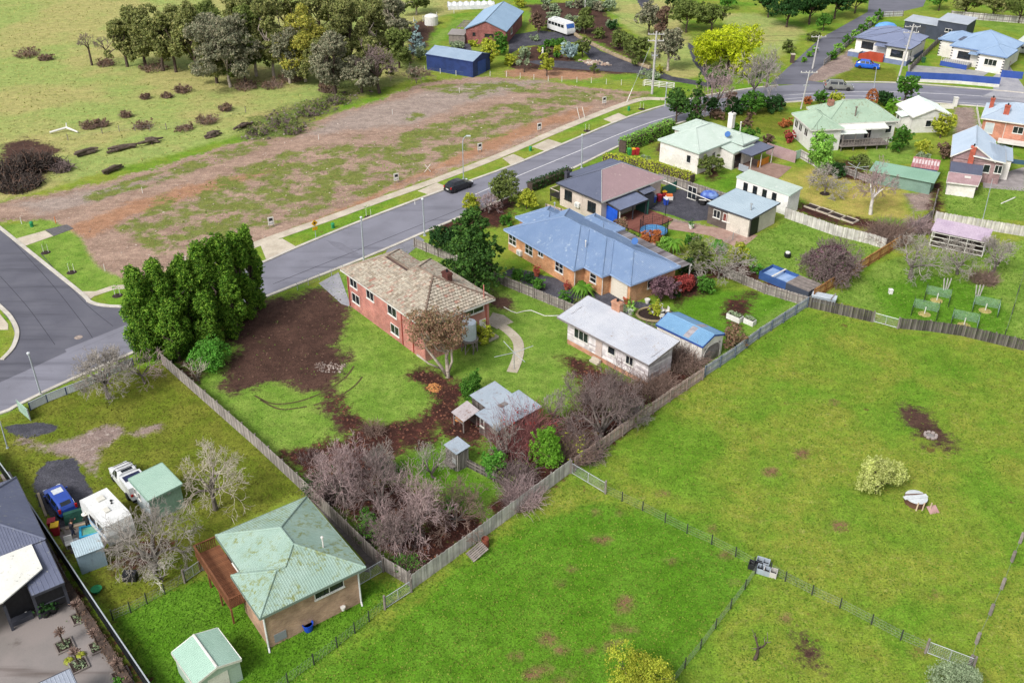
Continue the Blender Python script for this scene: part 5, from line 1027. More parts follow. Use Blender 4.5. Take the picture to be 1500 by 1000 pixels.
farm_gate('galvanised mesh gate at the corner of the paling fences', (566, 891), (601, 868), 1.15); farm_gate('pipe side gate between tan brick house and fence', (526, 858), (560, 838), 1.2)
farm_gate('galvanised mesh gate hanging open into the paddock by the pinkish fence', (838, 694), (885, 722), 1.15)
wire_fence('wire paddock fence running down to the grey crates', [(886, 722), (911, 734), (941, 748), (974, 765), (1006, 781), (1042, 797), (1077, 815), (1104, 830)], .95, net=False)
wire_fence('netting paddock fence running down from the crates to the bottom edge', [(1106, 840), (1091, 863), (1070, 891), (1048, 920), (1026, 950), (1003, 978), (978, 1012)], .95)
wire_fence('wire paddock fence between the crates and the lower right gate', [(1128, 838), (1150, 851), (1189, 871), (1230, 890), (1276, 914), (1319, 937), (1356, 953)], .95)
farm_gate('galvanised pipe gate low at the right of the paddock', (1358, 957), (1421, 981), 1.15)
wire_fence('row of split timber posts along the right edge of the paddock', [(1512, 745), (1494, 795), (1482, 822), (1467, 862), (1450, 900), (1430, 942), (1420, 975)], 1.0, m_timber, False, wires=2, box=.22)
wire_fence('steel post fence at the right end of the orchard', [(1500, 400), (1490, 432), (1482, 460), (1470, 497)], 1.2)
wire_fence('white posted fence under the navy shed', [(600, 100), (622, 104), (645, 108), (668, 111), (692, 112), (718, 112), (742, 112)], .9, m_fascia, False, .06, 3)
wire_fence('white posted wire fence below the orange bank', [(742, 113), (762, 115), (782, 117), (803, 119), (823, 120), (845, 121), (866, 122), (888, 124), (910, 125), (942, 126)], .95, m_fascia, False, .05, 3)
g = thing('rail_fence', 'cream four-rail timber fence beside the power pole', 'fence', G(944, 126)); v = G(987, 131) - G(944, 126); an = math.atan2(v.y, v.x)
for k in range(5): pbox('post', g, v * (k / 4), (.14, .14, 1.15), m_fascia, an)
for z in (.2, .5, .8, 1.08): place('rail', boxmesh('rail', v.length, .05, .12, m_fascia), g, v / 2 + UP * z, an)
wire_fence('old wire fence across the far pasture by the white branch', [(100, 206), (150, 196), (175, 193), (198, 192), (220, 192), (244, 190), (300, 180), (360, 165)], 1.0, m_timber, False, .06, 3)
wire_fence('pale post fence above the navy shed', [(575, 36), (592, 35), (606, 33), (620, 31), (640, 26), (665, 20)], 1.1, m_fascia, False, .08, 3)
wire_fence('clothes-height wire fence in the courtyard garden', [(1057, 365), (1073, 352), (1088, 340)], 1.0, m_steel)
# ================================================================ VEGETATION
def leaves(rng, pts, nrm, size, elong=1.0, spread=.9):
    """kite-shaped leaf sprays at pts, facing roughly nrm"""
    n = len(pts); nr = nrm + rng.normal(0, spread, (n, 3)); nr /= np.linalg.norm(nr, axis=1)[:, None] + 1e-9
    a = np.cross(nr, rng.normal(0, 1, (n, 3))); a /= np.linalg.norm(a, axis=1)[:, None] + 1e-9; b = np.cross(nr, a)
    s = (size * rng.uniform(.6, 1.4, n))[:, None]; V = np.stack([pts - a * s * .5, pts + b * s * .5 * elong - nr * s * .1, pts + a * s * .5, pts - b * s * .7 * elong - nr * s * .15], 1).reshape(-1, 3)
    return V, np.arange(n * 4).reshape(n, 4)
def clump_pts(rng, lobes, n, per=22, shell=.62, csize=.3):
    vol = np.array([l[3] * l[4] * l[5] for l in lobes]) ** .67; nc = max(len(lobes), n // per); li = rng.choice(len(lobes), nc, p=vol / vol.sum())
    d = rng.normal(0, 1, (nc, 3)); d /= np.linalg.norm(d, axis=1)[:, None]; r = shell + (1 - shell) * rng.random(nc) ** .6
    Lb = np.array(lobes); c = Lb[li, :3] + d * Lb[li, 3:] * r[:, None]; sz = Lb[li, 3:].min(1) * csize * rng.uniform(.6, 1.3, nc)
    k = rng.integers(0, nc, n); e = rng.normal(0, 1, (n, 3)); e /= np.linalg.norm(e, axis=1)[:, None]; p = c[k] + e * (sz[k] * rng.random(n) ** .45)[:, None] * np.array([1, 1, .75])
    nr = e * .8 + d[k] * .6 + np.array([0, 0, .45]); return p, nr
def tubes(segs, n=3):
    S = np.array(segs, float); P0, P1, r0, r1 = S[:, 0:3], S[:, 3:6], S[:, 6], S[:, 7]; d = P1 - P0; d /= np.linalg.norm(d, axis=1)[:, None] + 1e-9
    ref = np.where(np.abs(d[:, 2:3]) > .9, np.array([[1., 0, 0]]), np.array([[0, 0, 1.]])); a = np.cross(d, ref); a /= np.linalg.norm(a, axis=1)[:, None]; b = np.cross(d, a); V = []
    for P, r in ((P0, r0), (P1, r1)):
        for k in range(n): V.append(P + (a * math.cos(2 * math.pi * k / n) + b * math.sin(2 * math.pi * k / n)) * r[:, None])
    V = np.stack(V, 1); m = len(S); o = (np.arange(m) * 2 * n)[:, None, None]; q = np.array([[k, (k + 1) % n, n + (k + 1) % n, n + k] for k in range(n)])[None]
    return V.reshape(-1, 3), (o + q).reshape(-1, 4)
def grow(rng, p, d, L, r, lvl, out, maxl, kids=(2, 4), bend=.35, up=.12, ratio=.68):
    st = 4 if lvl < 2 else 3
    for i in range(st):
        d = d + rng.normal(0, bend, 3) * .5 + np.array([0, 0, up * .3]); d /= np.linalg.norm(d); q = p + d * L / st; r2 = r * (1 - .28 / st * (1.6 if lvl else 1))
        out[min(lvl, 9)].append((*p, *q, r, r2)); p, r = q, r2
        if lvl < maxl and i >= (1 if lvl else 2):
            for _ in range(int(rng.integers(kids[0], kids[1] + 1)) if i == st - 1 else 1):
                v = rng.normal(0, 1, 3); v -= v.dot(d) * d; v /= np.linalg.norm(v) + 1e-9; ang = rng.uniform(.45, 1.0); c = d * math.cos(ang) + v * math.sin(ang)
                grow(rng, p, c, L * ratio * rng.uniform(.75, 1.2), r * .62, lvl + 1, out, maxl, kids, bend, up, ratio)
m_bark = M('brown_bark', '#5e5048', '#4a3e38', 3, .95, bump=.02); m_gumbark = M('pale_gum_bark', '#c2b6a8', '#a3968a', 2, .85); m_grey = M('grey_bark', '#7d756f', '#655d58', 3, .95)
PAL = dict(
 conifer=['#335816', '#466e1c', '#284a12', '#60862a', '#769a32', '#244210', '#8aa83e', '#3a641a'], cypress=['#2f4d24', '#3f6128', '#26401e', '#4d7030', '#587a36'], dark=['#22401e', '#2f5226', '#1c3618', '#3c5f2c'], mid=['#3f6a24', '#52802c', '#2f561c', '#66923a'],
 light=['#6c9a3a', '#82ad4a', '#588430', '#94b85a'], yellow=['#8f9a30', '#a8ac3c', '#76882a', '#b8b648'], wattle=['#9aa81e', '#b4bc28', '#7f9218', '#c4c838'], olive=['#5c6a34', '#6c7a40', '#4a582a', '#7d8648'],
 gum=['#626c3c', '#747a46', '#4e5832', '#8a8c52', '#6c7048', '#98945e'], gumy=['#8a8a3a', '#a09a44', '#6f7a36', '#b0a650', '#5c6c34'], gumgrey=['#6c7058', '#7c7e66', '#585e4c', '#8c8870', '#98907a'], bronze=['#6e6648', '#7a6a54', '#966c5e', '#625c40', '#807452', '#a07a6c', '#5c6240'], greyblue=['#8aa0a0', '#9cb0b0', '#748a8c', '#a9bcbc'],
 fern=['#5c8c26', '#6e9e30', '#4c7a1e', '#82ac3e'], rust=['#9c6038', '#b07044', '#86502e'], red=['#8a3a3a', '#a04a44', '#6c3030'], paleyel=['#b2b872', '#c0c480', '#98a25c', '#a6ae5e'], browny=['#6a5648', '#7a6454', '#5a483c', '#86705e'], purple=['#6a505a', '#7a5e68', '#584048', '#8a6e74'], grn=['#4c842c', '#5e9638', '#3f7424', '#74a648'], sage=['#7f8f70', '#909f80', '#6c7c5e', '#a3ae90'])
TW = dict(pink=['#8a7878', '#9c8a8a', '#705e5e', '#b09c9a', '#947c7a'], grey=['#8d8680', '#9c958e', '#76706a'], pale=['#a49c90', '#b6aea0', '#908678', '#c0b8aa'], dark=['#6a5e5c', '#5a4e4c', '#7d6e6c', '#8c7a78'], brown=['#75635a', '#857066', '#63524a'], red=['#7a5050', '#8c5c5a', '#664242'], black=['#3c3532', '#4c4440', '#2c2624', '#5c524c', '#6a4e40'], white=['#d8d4cc', '#c6c0b6', '#e2e0da'])
def mleaf(p): return Misl('foliage_' + p, PAL[p], .7, scale=.45, trans=.42, k=1.35)
def mtwig(p): return Misl('twig_' + p, TW[p], .9, scale=.7, k=1.1)
SEED = [100]
def plant_dims(u, v, wpx, vt):
    m = mpp(u, v); return wpx * m, hpx(u, v, vt)
def leaf_size(u, v): return 2.0 * mpp(u, v)
def trunk_segs(rng, h, r, lobes, lean=0.0):
    S = [[] for _ in range(10)]; top = np.array([lean * h * .3, 0, h * .55]); a = np.zeros(3); st = 5; pts = [a]
    for i in range(1, st + 1): pts.append(np.array([0, 0, 0]) + top * i / st + rng.normal(0, .05 * r * 4, 3) * (i < st))
    for i in range(st): S[0].append((*pts[i], *pts[i + 1], r * (1 - .12 * i), r * (1 - .12 * (i + 1))))
    for l in lobes:
        k = rng.integers(2, st + 1); p = pts[k]; e = np.array(l[:3]); m_ = (p + e) / 2 + rng.normal(0, .12, 3) * np.linalg.norm(e - p) + np.array([0, 0, -.06 * np.linalg.norm(e - p)])
        S[1] += [(*p, *m_, r * .42, r * .3), (*m_, *e, r * .3, r * .12)]
        for _ in range(3):
            f = e + rng.normal(0, .55, 3) * np.array(l[3:]); S[1].append((*((m_ + e) / 2), *f, r * .2, r * .06))
    return S[0] + S[1]
def tree(label, u, v, wpx, vt, pal, kind='round', bark=None, group=None, cat='tree', name=None, dens=1.0, trunk=True, clear=.25, shift=(0, 0)):
    SEED[0] += 1; rng = np.random.default_rng(SEED[0]); w, h = plant_dims(u, v, wpx, vt); r = w / 2; base = G(u, v); o = thing(name or 'tree', label, cat, base, 0, group); lobes = []
    if kind == 'round':
        z0 = h * clear
        for i in range(9): 
            a = rng.uniform(0, 6.28); q = rng.uniform(.25, .72) * r; zz = z0 + (h - z0) * rng.uniform(.25, .78); lobes.append((q * math.cos(a), q * math.sin(a), zz, r * rng.uniform(.32, .5), r * rng.uniform(.32, .5), (h - z0) * rng.uniform(.2, .32)))
        lobes.append((0, 0, z0 + (h - z0) * .68, r * .5, r * .5, (h - z0) * .32))
    elif kind == 'tall':      # eucalypt: separate rounded heads high on long limbs
        for i in range(24):
            a = rng.uniform(0, 6.28); f = rng.uniform(0, 1); q = r * rng.uniform(.2, .9) * (1 - .45 * f); s = r * rng.uniform(.2, .36); lobes.append((q * math.cos(a), q * math.sin(a), h * (.26 + .64 * f), s, s, h * rng.uniform(.07, .13)))
    elif kind == 'cone':
        for i in range(16):
            f = (i + .5) / 16; a = i * 2.4; rr = r * (1 - f) ** .75; lobes.append((rr * .45 * math.cos(a), rr * .45 * math.sin(a), h * (.05 + .9 * f), max(rr * .75, r * .14), max(rr * .75, r * .14), h * .09))
    elif kind == 'egg':       # dense upright conifer with several leading points
        for i in range(26):
            f = rng.random(); a = rng.uniform(0, 6.28); prof = math.sin(min(1, (f + .12) / .95) * math.pi) ** .55 if f < .5 else (1 - ((f - .5) / .52) ** 2.2); q = r * .62 * prof * rng.uniform(.55, 1); lobes.append((q * math.cos(a), q * math.sin(a), h * (.06 + .82 * f), r * .34, r * .34, h * .13))
        for i in range(9): a = rng.uniform(0, 6.28); q = r * rng.uniform(0, .55); lobes.append((q * math.cos(a), q * math.sin(a), h * (.95 - .35 * q / r - rng.uniform(0, .06)), r * .13, r * .13, h * .09))
    elif kind == 'layer':     # cedar-like flat sprays
        for i in range(22):
            f = (i + .5) / 22; a = i * 2.4 + rng.uniform(-.4, .4); rr = r * (1.0 - .78 * f ** 1.5) * (.75 + .25 * min(1, f * 4)); q = rr * rng.uniform(.4, .68); lobes.append((q * math.cos(a), q * math.sin(a), h * (.1 + .84 * f), rr * .45, rr * .45, h * .05))
        lobes += [(0, 0, h * .4, r * .45, r * .45, h * .3), (0, 0, h * .75, r * .25, r * .25, h * .2)]
    elif kind == 'low':       # spreading shrub
        for i in range(10):
            a = rng.uniform(0, 6.28); q = rng.uniform(.1, .65) * r; s = rng.uniform(.3, .48); lobes.append((q * math.cos(a), q * math.sin(a), h * rng.uniform(.3, .62), r * s, r * s, h * rng.uniform(.28, .38)))
    elif kind == 'ball':
        lobes = [(0, 0, h * .5, r * .94, r * .94, h * .5)]
    lobes = [(l[0] + shift[0], l[1] + shift[1], *l[2:]) for l in lobes]
    pxarea = wpx * max(10, abs(v - vt)); n = int(min(26000, max(400, pxarea * 2.3 * dens)))
    ls = leaf_size(u, v); el = 1.0
    if kind in ('egg',): ls *= .72; el = 1.7; n = int(n * 2.1)
    if kind in ('layer',): el = 1.4
    if kind == 'ball': P, N = clump_pts(rng, lobes, n, 8, .86, .10)
    else: P, N = clump_pts(rng, lobes, n, 20 if n > 2500 else 12, .55, .42 if kind == 'tall' else .38)
    P[:, 2] = np.maximum(P[:, 2], .04)
    V, Q = leaves(rng, P, N, ls, el); place('crown', npmesh('crown', V, Q, mleaf(pal)), o)
    if trunk:
        rt = max(.05, min(.035 * h, .32)); TV, TQ = tubes(trunk_segs(rng, h * (1.0 if kind in ('cone', 'egg', 'layer') else .9), rt, lobes[:12]), 6 if h > 4 else 4); place('trunk', npmesh('trunk', TV, TQ, bark or m_bark, True), o)
    return o
def bare(label, u, v, wpx, vt, tw='grey', maxl=4, limbs=4, clear=.22, bark=None, group=None, cat='tree', name='bare_tree', kids=(2, 3), up=.1, thick=1.0, bend=.35, twr=1.0):
    SEED[0] += 1; rng = np.random.default_rng(SEED[0]); w, h = plant_dims(u, v, wpx, vt); o = thing(name, label, cat, G(u, v), 0, group); out = [[] for _ in range(10)]; r = .03 * h * thick
    t = np.array([0, 0, h * clear]); j = rng.normal(0, .03 * h, 3) * np.array([1, 1, 0]); out[0].append((0, 0, 0, *(t * .5 + j), r * 1.25, r)); out[0].append((*(t * .5 + j), *(t + j), r, r * .9))
    for k in range(limbs):
        a = 2 * math.pi * (k + rng.uniform(-.3, .3)) / limbs; tilt = rng.uniform(.45, 1.0); d = np.array([math.cos(a) * math.sin(tilt), math.sin(a) * math.sin(tilt), math.cos(tilt)]); grow(rng, t + j, d, max(w, h) * .3, r * .68, 1, out, maxl, kids, bend, up)
    allp = np.array([s for l in out for s in l])
    def fit(S):
        S = np.array(S); S[:, [0, 1, 3, 4]] *= sx; S[:, [2, 5]] *= sz; S[:, [2, 5]] = np.maximum(S[:, [2, 5]], .02); return S
    ex = np.percentile(np.abs(allp[:, 3:5]), 96); sx = (w / 2) / ex; sz = h / np.percentile(allp[:, 5], 99.3)
    sx = min(max(sx, .3), 3); sz = min(max(sz, .3), 3); mr = .22 * mpp(u, v) * twr
    T = fit(out[0] + out[1]); Wg = fit(sum(out[2:], [])); Wg[:, 6:8] = np.maximum(Wg[:, 6:8], mr)
    V, Q = tubes(T, 6); place('trunk', npmesh('trunk', V, Q, bark or m_grey, True), o); V, Q = tubes(Wg, 3); place('crown', npmesh('crown', V, Q, mtwig(tw)), o, kind='stuff'); return o
def bramble(label, u, v, wpx, vt, tw, n=900, leafpal=None, cat='shrub', name='bramble', group=None, nl=0, rt=1.0):
    """a mound of arching canes"""
    SEED[0] += 1; rng = np.random.default_rng(SEED[0]); w, h = plant_dims(u, v, wpx, vt); o = thing(name, label, cat, G(u, v), 0, group); segs = []
    for i in range(n):
        a, q = rng.uniform(0, 6.28), math.sqrt(rng.random()) * w * .36; p = np.array([q * math.cos(a), q * math.sin(a), .0]); b = rng.uniform(0, 6.28); d = np.array([math.cos(b) * .45 + math.cos(a) * .3, math.sin(b) * .45 + math.sin(a) * .3, 1.0]); L = h * rng.uniform(.6, 1.15) * (1 - .35 * (q / (w * .36 + 1e-6)) ** 2)
        r = .26 * mpp(u, v) * rng.uniform(.8, 1.5) * rt; L *= rng.uniform(.4, 1) if rt > 1 else 1
        for k in range(4):
            d = d / np.linalg.norm(d); p2 = p + d * L / 4; segs.append((*p, *p2, r, r * .85)); p = p2; r *= .85; d = d + rng.normal(0, .32, 3) + np.array([0, 0, -.18])
    V, Q = tubes(segs, 3); V[:, 2] = np.maximum(V[:, 2], .01); place('canes', npmesh('canes', V, Q, mtwig(tw)), o, kind='stuff')
    if leafpal:
        lobes = [(w * .5 * .6 * math.cos(k), w * .5 * .6 * math.sin(k), h * .45, w * .24, w * .24, h * .4) for k in range(0, 6)]; P, N = clump_pts(rng, lobes, nl or 500, 10, .4, .5); P[:, 2] = np.maximum(P[:, 2], .03); V, Q = leaves(rng, P, N, leaf_size(u, v)); place('leaves', npmesh('leaves', V, Q, mleaf(leafpal)), o)
    return o
def hedge(label, px, w, h, pal, name='hedge', dens=1.0, tops=None):
    SEED[0] += 1; rng = np.random.default_rng(SEED[0]); P0 = [G(*q) for q in px]; base = P0[0]; o = thing(name, label, 'hedge', base); Ps = []; Ns = []
    for a, b in zip(P0, P0[1:]):
        d = (b - a); L = d.length; d = np.array(d / L); s = np.array([-d[1], d[0], 0]); n = int(L * (w + 2 * h) * 34 * dens); f = rng.random(n); side = rng.choice(3, n, p=[w / (w + 2 * h), h / (w + 2 * h), h / (w + 2 * h)])
        c = np.array(a - base)[None] + d * (f * L)[:, None]; x = np.where(side == 0, rng.uniform(-w / 2, w / 2, n), np.where(side == 1, -w / 2, w / 2)); z = np.where(side == 0, h, rng.uniform(.05, h, n)); j = rng.normal(0, .07, (n, 3))
        Ps.append(c + s * x[:, None] + np.array([0, 0, 1]) * z[:, None] + j); Ns.append(np.where((side == 0)[:, None], np.array([[0, 0, 1.]]), s[None] * np.where(side == 1, -1., 1.)[:, None]))
        m = MB(); aa, bb = a - base, b - base; m.bar(aa + UP * (h * .45), bb + UP * (h * .45), w * .8, h * .86); m.build('branches', m_bark, o)
    P = np.concatenate(Ps); P[:, 2] = np.maximum(P[:, 2], .03); V, Q = leaves(rng, P, np.concatenate(Ns), leaf_size(*px[0]) * .9, 1, .6); place('foliage', npmesh('foliage', V, Q, mleaf(pal)), o); return o
def frond_plant(label, u, v, wpx, vt, pal, fr=26, trunk=.45, name='tree_fern', cat='fern'):
    SEED[0] += 1; rng = np.random.default_rng(SEED[0]); w, h = plant_dims(u, v, wpx, vt); o = thing(name, label, cat, G(u, v)); th = h * trunk
    place('trunk', MB().tube([(0, 0, 0), (.03, 0, th * .5), (0, 0, th)], [.12, .1, .12], 7).mesh('trunk', m_bark), o); V = []; Q = []
    for i in range(fr):
        a = i * 2.4; L = w / 2 * rng.uniform(.8, 1.1); el = rng.uniform(.15, .95); d = np.array([math.cos(a), math.sin(a), 0]); s = np.array([-d[1], d[0], 0]); pr = None
        for k in range(7):
            f = k / 6; p = d * L * f + np.array([0, 0, th + L * (el * f * 1.5 - (el + .75) * f * f)]); hw = w * .06 * math.sin(math.pi * min(.97, f + .12)) + .01; row = [p - s * hw - np.array([0, 0, hw * .4]), p, p + s * hw - np.array([0, 0, hw * .4])]
            o_ = len(V); V += row
            if pr is not None: Q += [(pr, pr + 1, o_ + 1, o_), (pr + 1, pr + 2, o_ + 2, o_ + 1)]
            pr = o_
    place('fronds', npmesh('fronds', V, Q, Misl('frond_' + pal, PAL[pal], .6, scale=1, trans=.2)), o); return o

# ---------------- conifer row by the road
CG = 'tall bright green conifers by the road'
for i, (u, v, w, vt, lab) in enumerate([(222, 522, 64, 386, 'leftmost tall dense conifer of the roadside row'), (250, 515, 66, 379, 'second tall dense conifer from the left in the roadside row'), (286, 502, 68, 372, 'dense conifer in the middle of the roadside row'), (312, 490, 62, 350, 'conifer left of the tallest tops in the roadside row'),
        (334, 479, 64, 333, 'tallest dense conifer of the roadside row'), (357, 466, 56, 340, 'conifer second from the right in the roadside row'), (375, 452, 44, 328, 'rightmost narrow conifer of the roadside row above the dug soil'), (262, 528, 58, 440, 'short front conifer above the bright green shrub'), (310, 512, 54, 425, 'short front conifer facing the dug soil'), (348, 492, 50, 400, 'lower front conifer at the soil edge')]):
    tree(lab, u, v, w, vt, 'conifer', 'egg', group=CG, name='conifer_tree', dens=1.15)
tree('bright green shrub at the foot of the conifer row', 306, 540, 72, 494, 'grn', 'low', cat='shrub', name='shrub')
bare('small pale leafless shrub beside the dark paling fence and bright shrub', 292, 558, 44, 527, 'pale', 3, 6, .08, cat='shrub', name='bare_shrub')
tree('big dark layered evergreen between the brick house and blue roof', 694, 428, 118, 297, 'cypress', 'layer', name='evergreen_tree', dens=1.3)
tree('dark evergreen shrub left of the big layered evergreen', 652, 378, 58, 332, 'dark', 'round', cat='shrub', name='shrub')
tree('golden olive shrub above the big layered evergreen', 692, 312, 40, 280, 'yellow', 'low', cat='shrub', name='shrub'); tree('dusky olive tree beside the road near the taupe house hedge', 735, 303, 52, 256, 'olive', 'round'); bare('pinkish leafless shrub between the golden and olive shrubs', 716, 312, 36, 282, 'pink', 4, 6, .08, cat='shrub', name='bare_shrub')
tree('round olive shrub on the lawn beside the taupe balcony', 771, 306, 40, 277, 'yellow', 'round', cat='shrub', name='shrub', clear=.05); tree('dark green shrubs low on the lawn left of the blue roof', 740, 330, 26, 310, 'mid', 'low', cat='shrub', name='shrub')
# ---------------- red-tipped gum behind the brick house
tree('red-tipped gum with pale forked trunk between brick house and shed', 656, 552, 106, 455, 'bronze', 'round', m_gumbark, name='gum_tree', dens=.42, clear=.36, shift=(-1.0, .3))
gt = [o for o in bpy.data.objects if o.name == 'gum_tree'][0]
for k, pts in enumerate([[(0, 0, 0), (-.7, -.3, 1.6), (-1.9, -.2, 3.4), (-2.4, .2, 5.0)], [(0, 0, .3), (.5, -.2, 2.0), (.4, .2, 3.8), (.9, .4, 5.2)], [(-.4, -.2, 1.0), (-1.8, -.6, 2.0), (-2.9, -.4, 2.9)]]): MB().tube(pts, [.2 - .05 * k, .16 - .04 * k, .12, .06][:len(pts)], 7).build('limb', m_gumbark, gt, smooth=True)
tree('dark rounded shrub beside the zinc roofed shed', 691, 580, 46, 541, 'mid', 'low', cat='shrub', name='shrub'); tree('yellow-green bush under the brick house rear window', 706, 502, 40, 468, 'yellow', 'low', cat='shrub', name='shrub')
# ---------------- bare plum thicket and brambles
TG = 'bare plum trees in the thicket'
for u, v, w, vt, lab in [(508, 742, 92, 652, 'bare pinkish plum tree at the left of the thicket'), (560, 752, 104, 672, 'bare plum tree in the middle of the thicket'), (618, 786, 122, 694, 'largest bare plum tree low in the thicket'), (668, 770, 100, 716, 'bare plum tree at the right end of the thicket by the paddock fence'), (585, 806, 80, 735, 'bare plum tree nearest the fence corner'), (556, 700, 48, 655, 'small grey leafless tree above the thicket')]:
    bare(lab, u, v, w * .94, vt, {508: 'pink', 560: 'dark', 618: 'pink', 668: 'brown', 585: 'dark', 556: 'grey'}[u], 5, 7, .14, group=TG, kids=(3, 3), name='plum_tree', up=.05)
bramble('dark bramble tangle under the plum thicket beside the dark fence', 480, 725, 70, 690, 'dark', 500, 'dark', nl=900); bramble('low dark scrub in the fence corner below the thicket', 600, 838, 44, 812, 'brown', 300, 'mid', nl=500); bramble('green-tinged scrub between thicket and dark fence', 545, 790, 46, 762, 'dark', 240, 'mid', nl=800)
bare('big dense dark leafless bush in front of the studio', 880, 640, 112, 548, 'dark', 5, 8, .05, kids=(3, 4), name='bare_bush', cat='bush'); bramble('brown scrub between the studio and pinkish fence', 960, 572, 80, 540, 'brown', 600, None); bramble('tangled brown vine beside the sky blue garage', 1002, 536, 70, 500, 'brown', 700, None); bramble('grey scrub under the pinkish fence below the studio', 925, 612, 70, 585, 'grey', 420, 'olive', nl=300)
bramble('reddish bramble covering the right end of the joined shed', 762, 652, 92, 592, 'red', 1100, 'red', nl=300); tree('bright lime green arching shrub among the brambles', 800, 684, 62, 628, 'fern', 'low', cat='shrub', name='shrub'); bramble('brown bramble between lime shrub and paddock fence', 838, 672, 60, 630, 'brown', 700, 'yellow', nl=160); bramble('pinkish bramble behind the silver fence top', 765, 735, 66, 700, 'pink', 600, None); bramble('dark bramble left of the lime green shrub', 755, 706, 60, 672, 'dark', 600, 'olive', nl=200); tree('soft green shrub right of the timber cubby', 722, 694, 46, 655, 'grn', 'low', cat='shrub', name='shrub'); bare('grey leafless shrub between cubby and joined shed', 736, 668, 56, 618, 'grey', 4, 7, .06, cat='shrub', name='bare_shrub'); bare('thin leafless sapling right of the joined shed roof', 812, 618, 40, 572, 'grey', 4, 5, .1, name='bare_sapling'); bramble('dark scrub floor behind the dense leafless bush', 862, 668, 60, 640, 'dark', 420, 'olive', nl=200)
bare('grey leafless shrub on the lush patch above the thicket', 635, 700, 60, 650, 'grey', 4, 6, .08, cat='shrub', name='bare_shrub')
# ---------------- left block trees
bare('grey leafless tree behind the white front fence', 160, 584, 80, 514, 'grey', 5, 8, .3, name='bare_tree', kids=(3, 3)); bare('smaller pinkish leafless tree at the corner of the dark fence', 213, 562, 62, 516, 'pink', 4, 6, .2); bare('pale leafless tree on the olive lawn right of the grey-green shed', 316, 746, 92, 658, 'pale', 5, 7, .3, kids=(2, 3)); bare('crooked lichened leafless tree in front of the caravan', 226, 838, 116, 752, 'grey', 5, 8, .25, kids=(3, 3), up=-.02); bare('small pale lichened shrub left of the timber deck', 238, 852, 50, 822, 'white', 3, 7, .08, cat='shrub', name='bare_shrub')
# ---------------- paddock plants
tree('pale yellow-green shrub alone in the paddock', 1284, 722, 72, 671, 'paleyel', 'round', cat='shrub', name='shrub', clear=.12); tree('yellow-green conifer shrub cut by the bottom edge', 935, 1022, 112, 950, 'yellow', 'low', cat='shrub', name='shrub', clear=.02); tree('grey-green shrub at the bottom edge below the low right gate', 1392, 1016, 100, 972, 'sage', 'low', cat='shrub', name='shrub')
bare('dead black stump with snapped branches low in the paddock', 1106, 965, 34, 928, 'dark', 2, 3, .35, m_bark, cat='stump', name='dead_stump', thick=1.6)
# ---------------- rear gardens
SEED[0] = 300
bare('round clipped purple-brown leafless bush beside the new pine fence', 1214, 408, 76, 357, 'dark', 5, 10, .04, kids=(3, 4), cat='bush', name='round_bush')
rb = [o for o in bpy.data.objects if o.name.startswith('round_bush')][0]; tb_ = tree('x', 1214, 408, 66, 361, 'purple', 'ball', trunk=False, dens=.5)
for ch in list(tb_.children): ch.parent = rb; ch.name = 'dense_twigs'
bpy.data.objects.remove(tb_)
for u, v, w, vt, lab in [(1333, 408, 88, 345, 'leafless apple tree left of the three in the orchard'), (1402, 402, 76, 355, 'leafless apple tree in front of the aviary rails'), (1450, 402, 60, 350, 'leafless apple tree right of the aviary')]: bare(lab, u, v, w, vt, 'grey', 5, 5, .3, group='orchard apple trees', name='apple_tree', kids=(2, 3), thick=1.3)
bare('white-trunked leafless birch in the dry lawn', 1275, 314, 64, 238, 'pink', 5, 5, .3, M('birch_bark', '#e2dcd6', '#cfc8c2', 2), name='birch_tree'); bare('small spreading leafless tree in a round bed on the dry lawn', 1208, 284, 56, 246, 'grey', 5, 6, .3)
bramble('brown brush heap beside the right apple tree in the orchard', 1440, 412, 50, 392, 'brown', 400, None, name='brush_heap', cat='brush'); bramble('brown shrub row behind the new pine fence end', 1300, 352, 76, 318, 'brown', 800, None); bramble('purplish scrub behind the old side fence', 1345, 338, 46, 312, 'pink', 500, None)
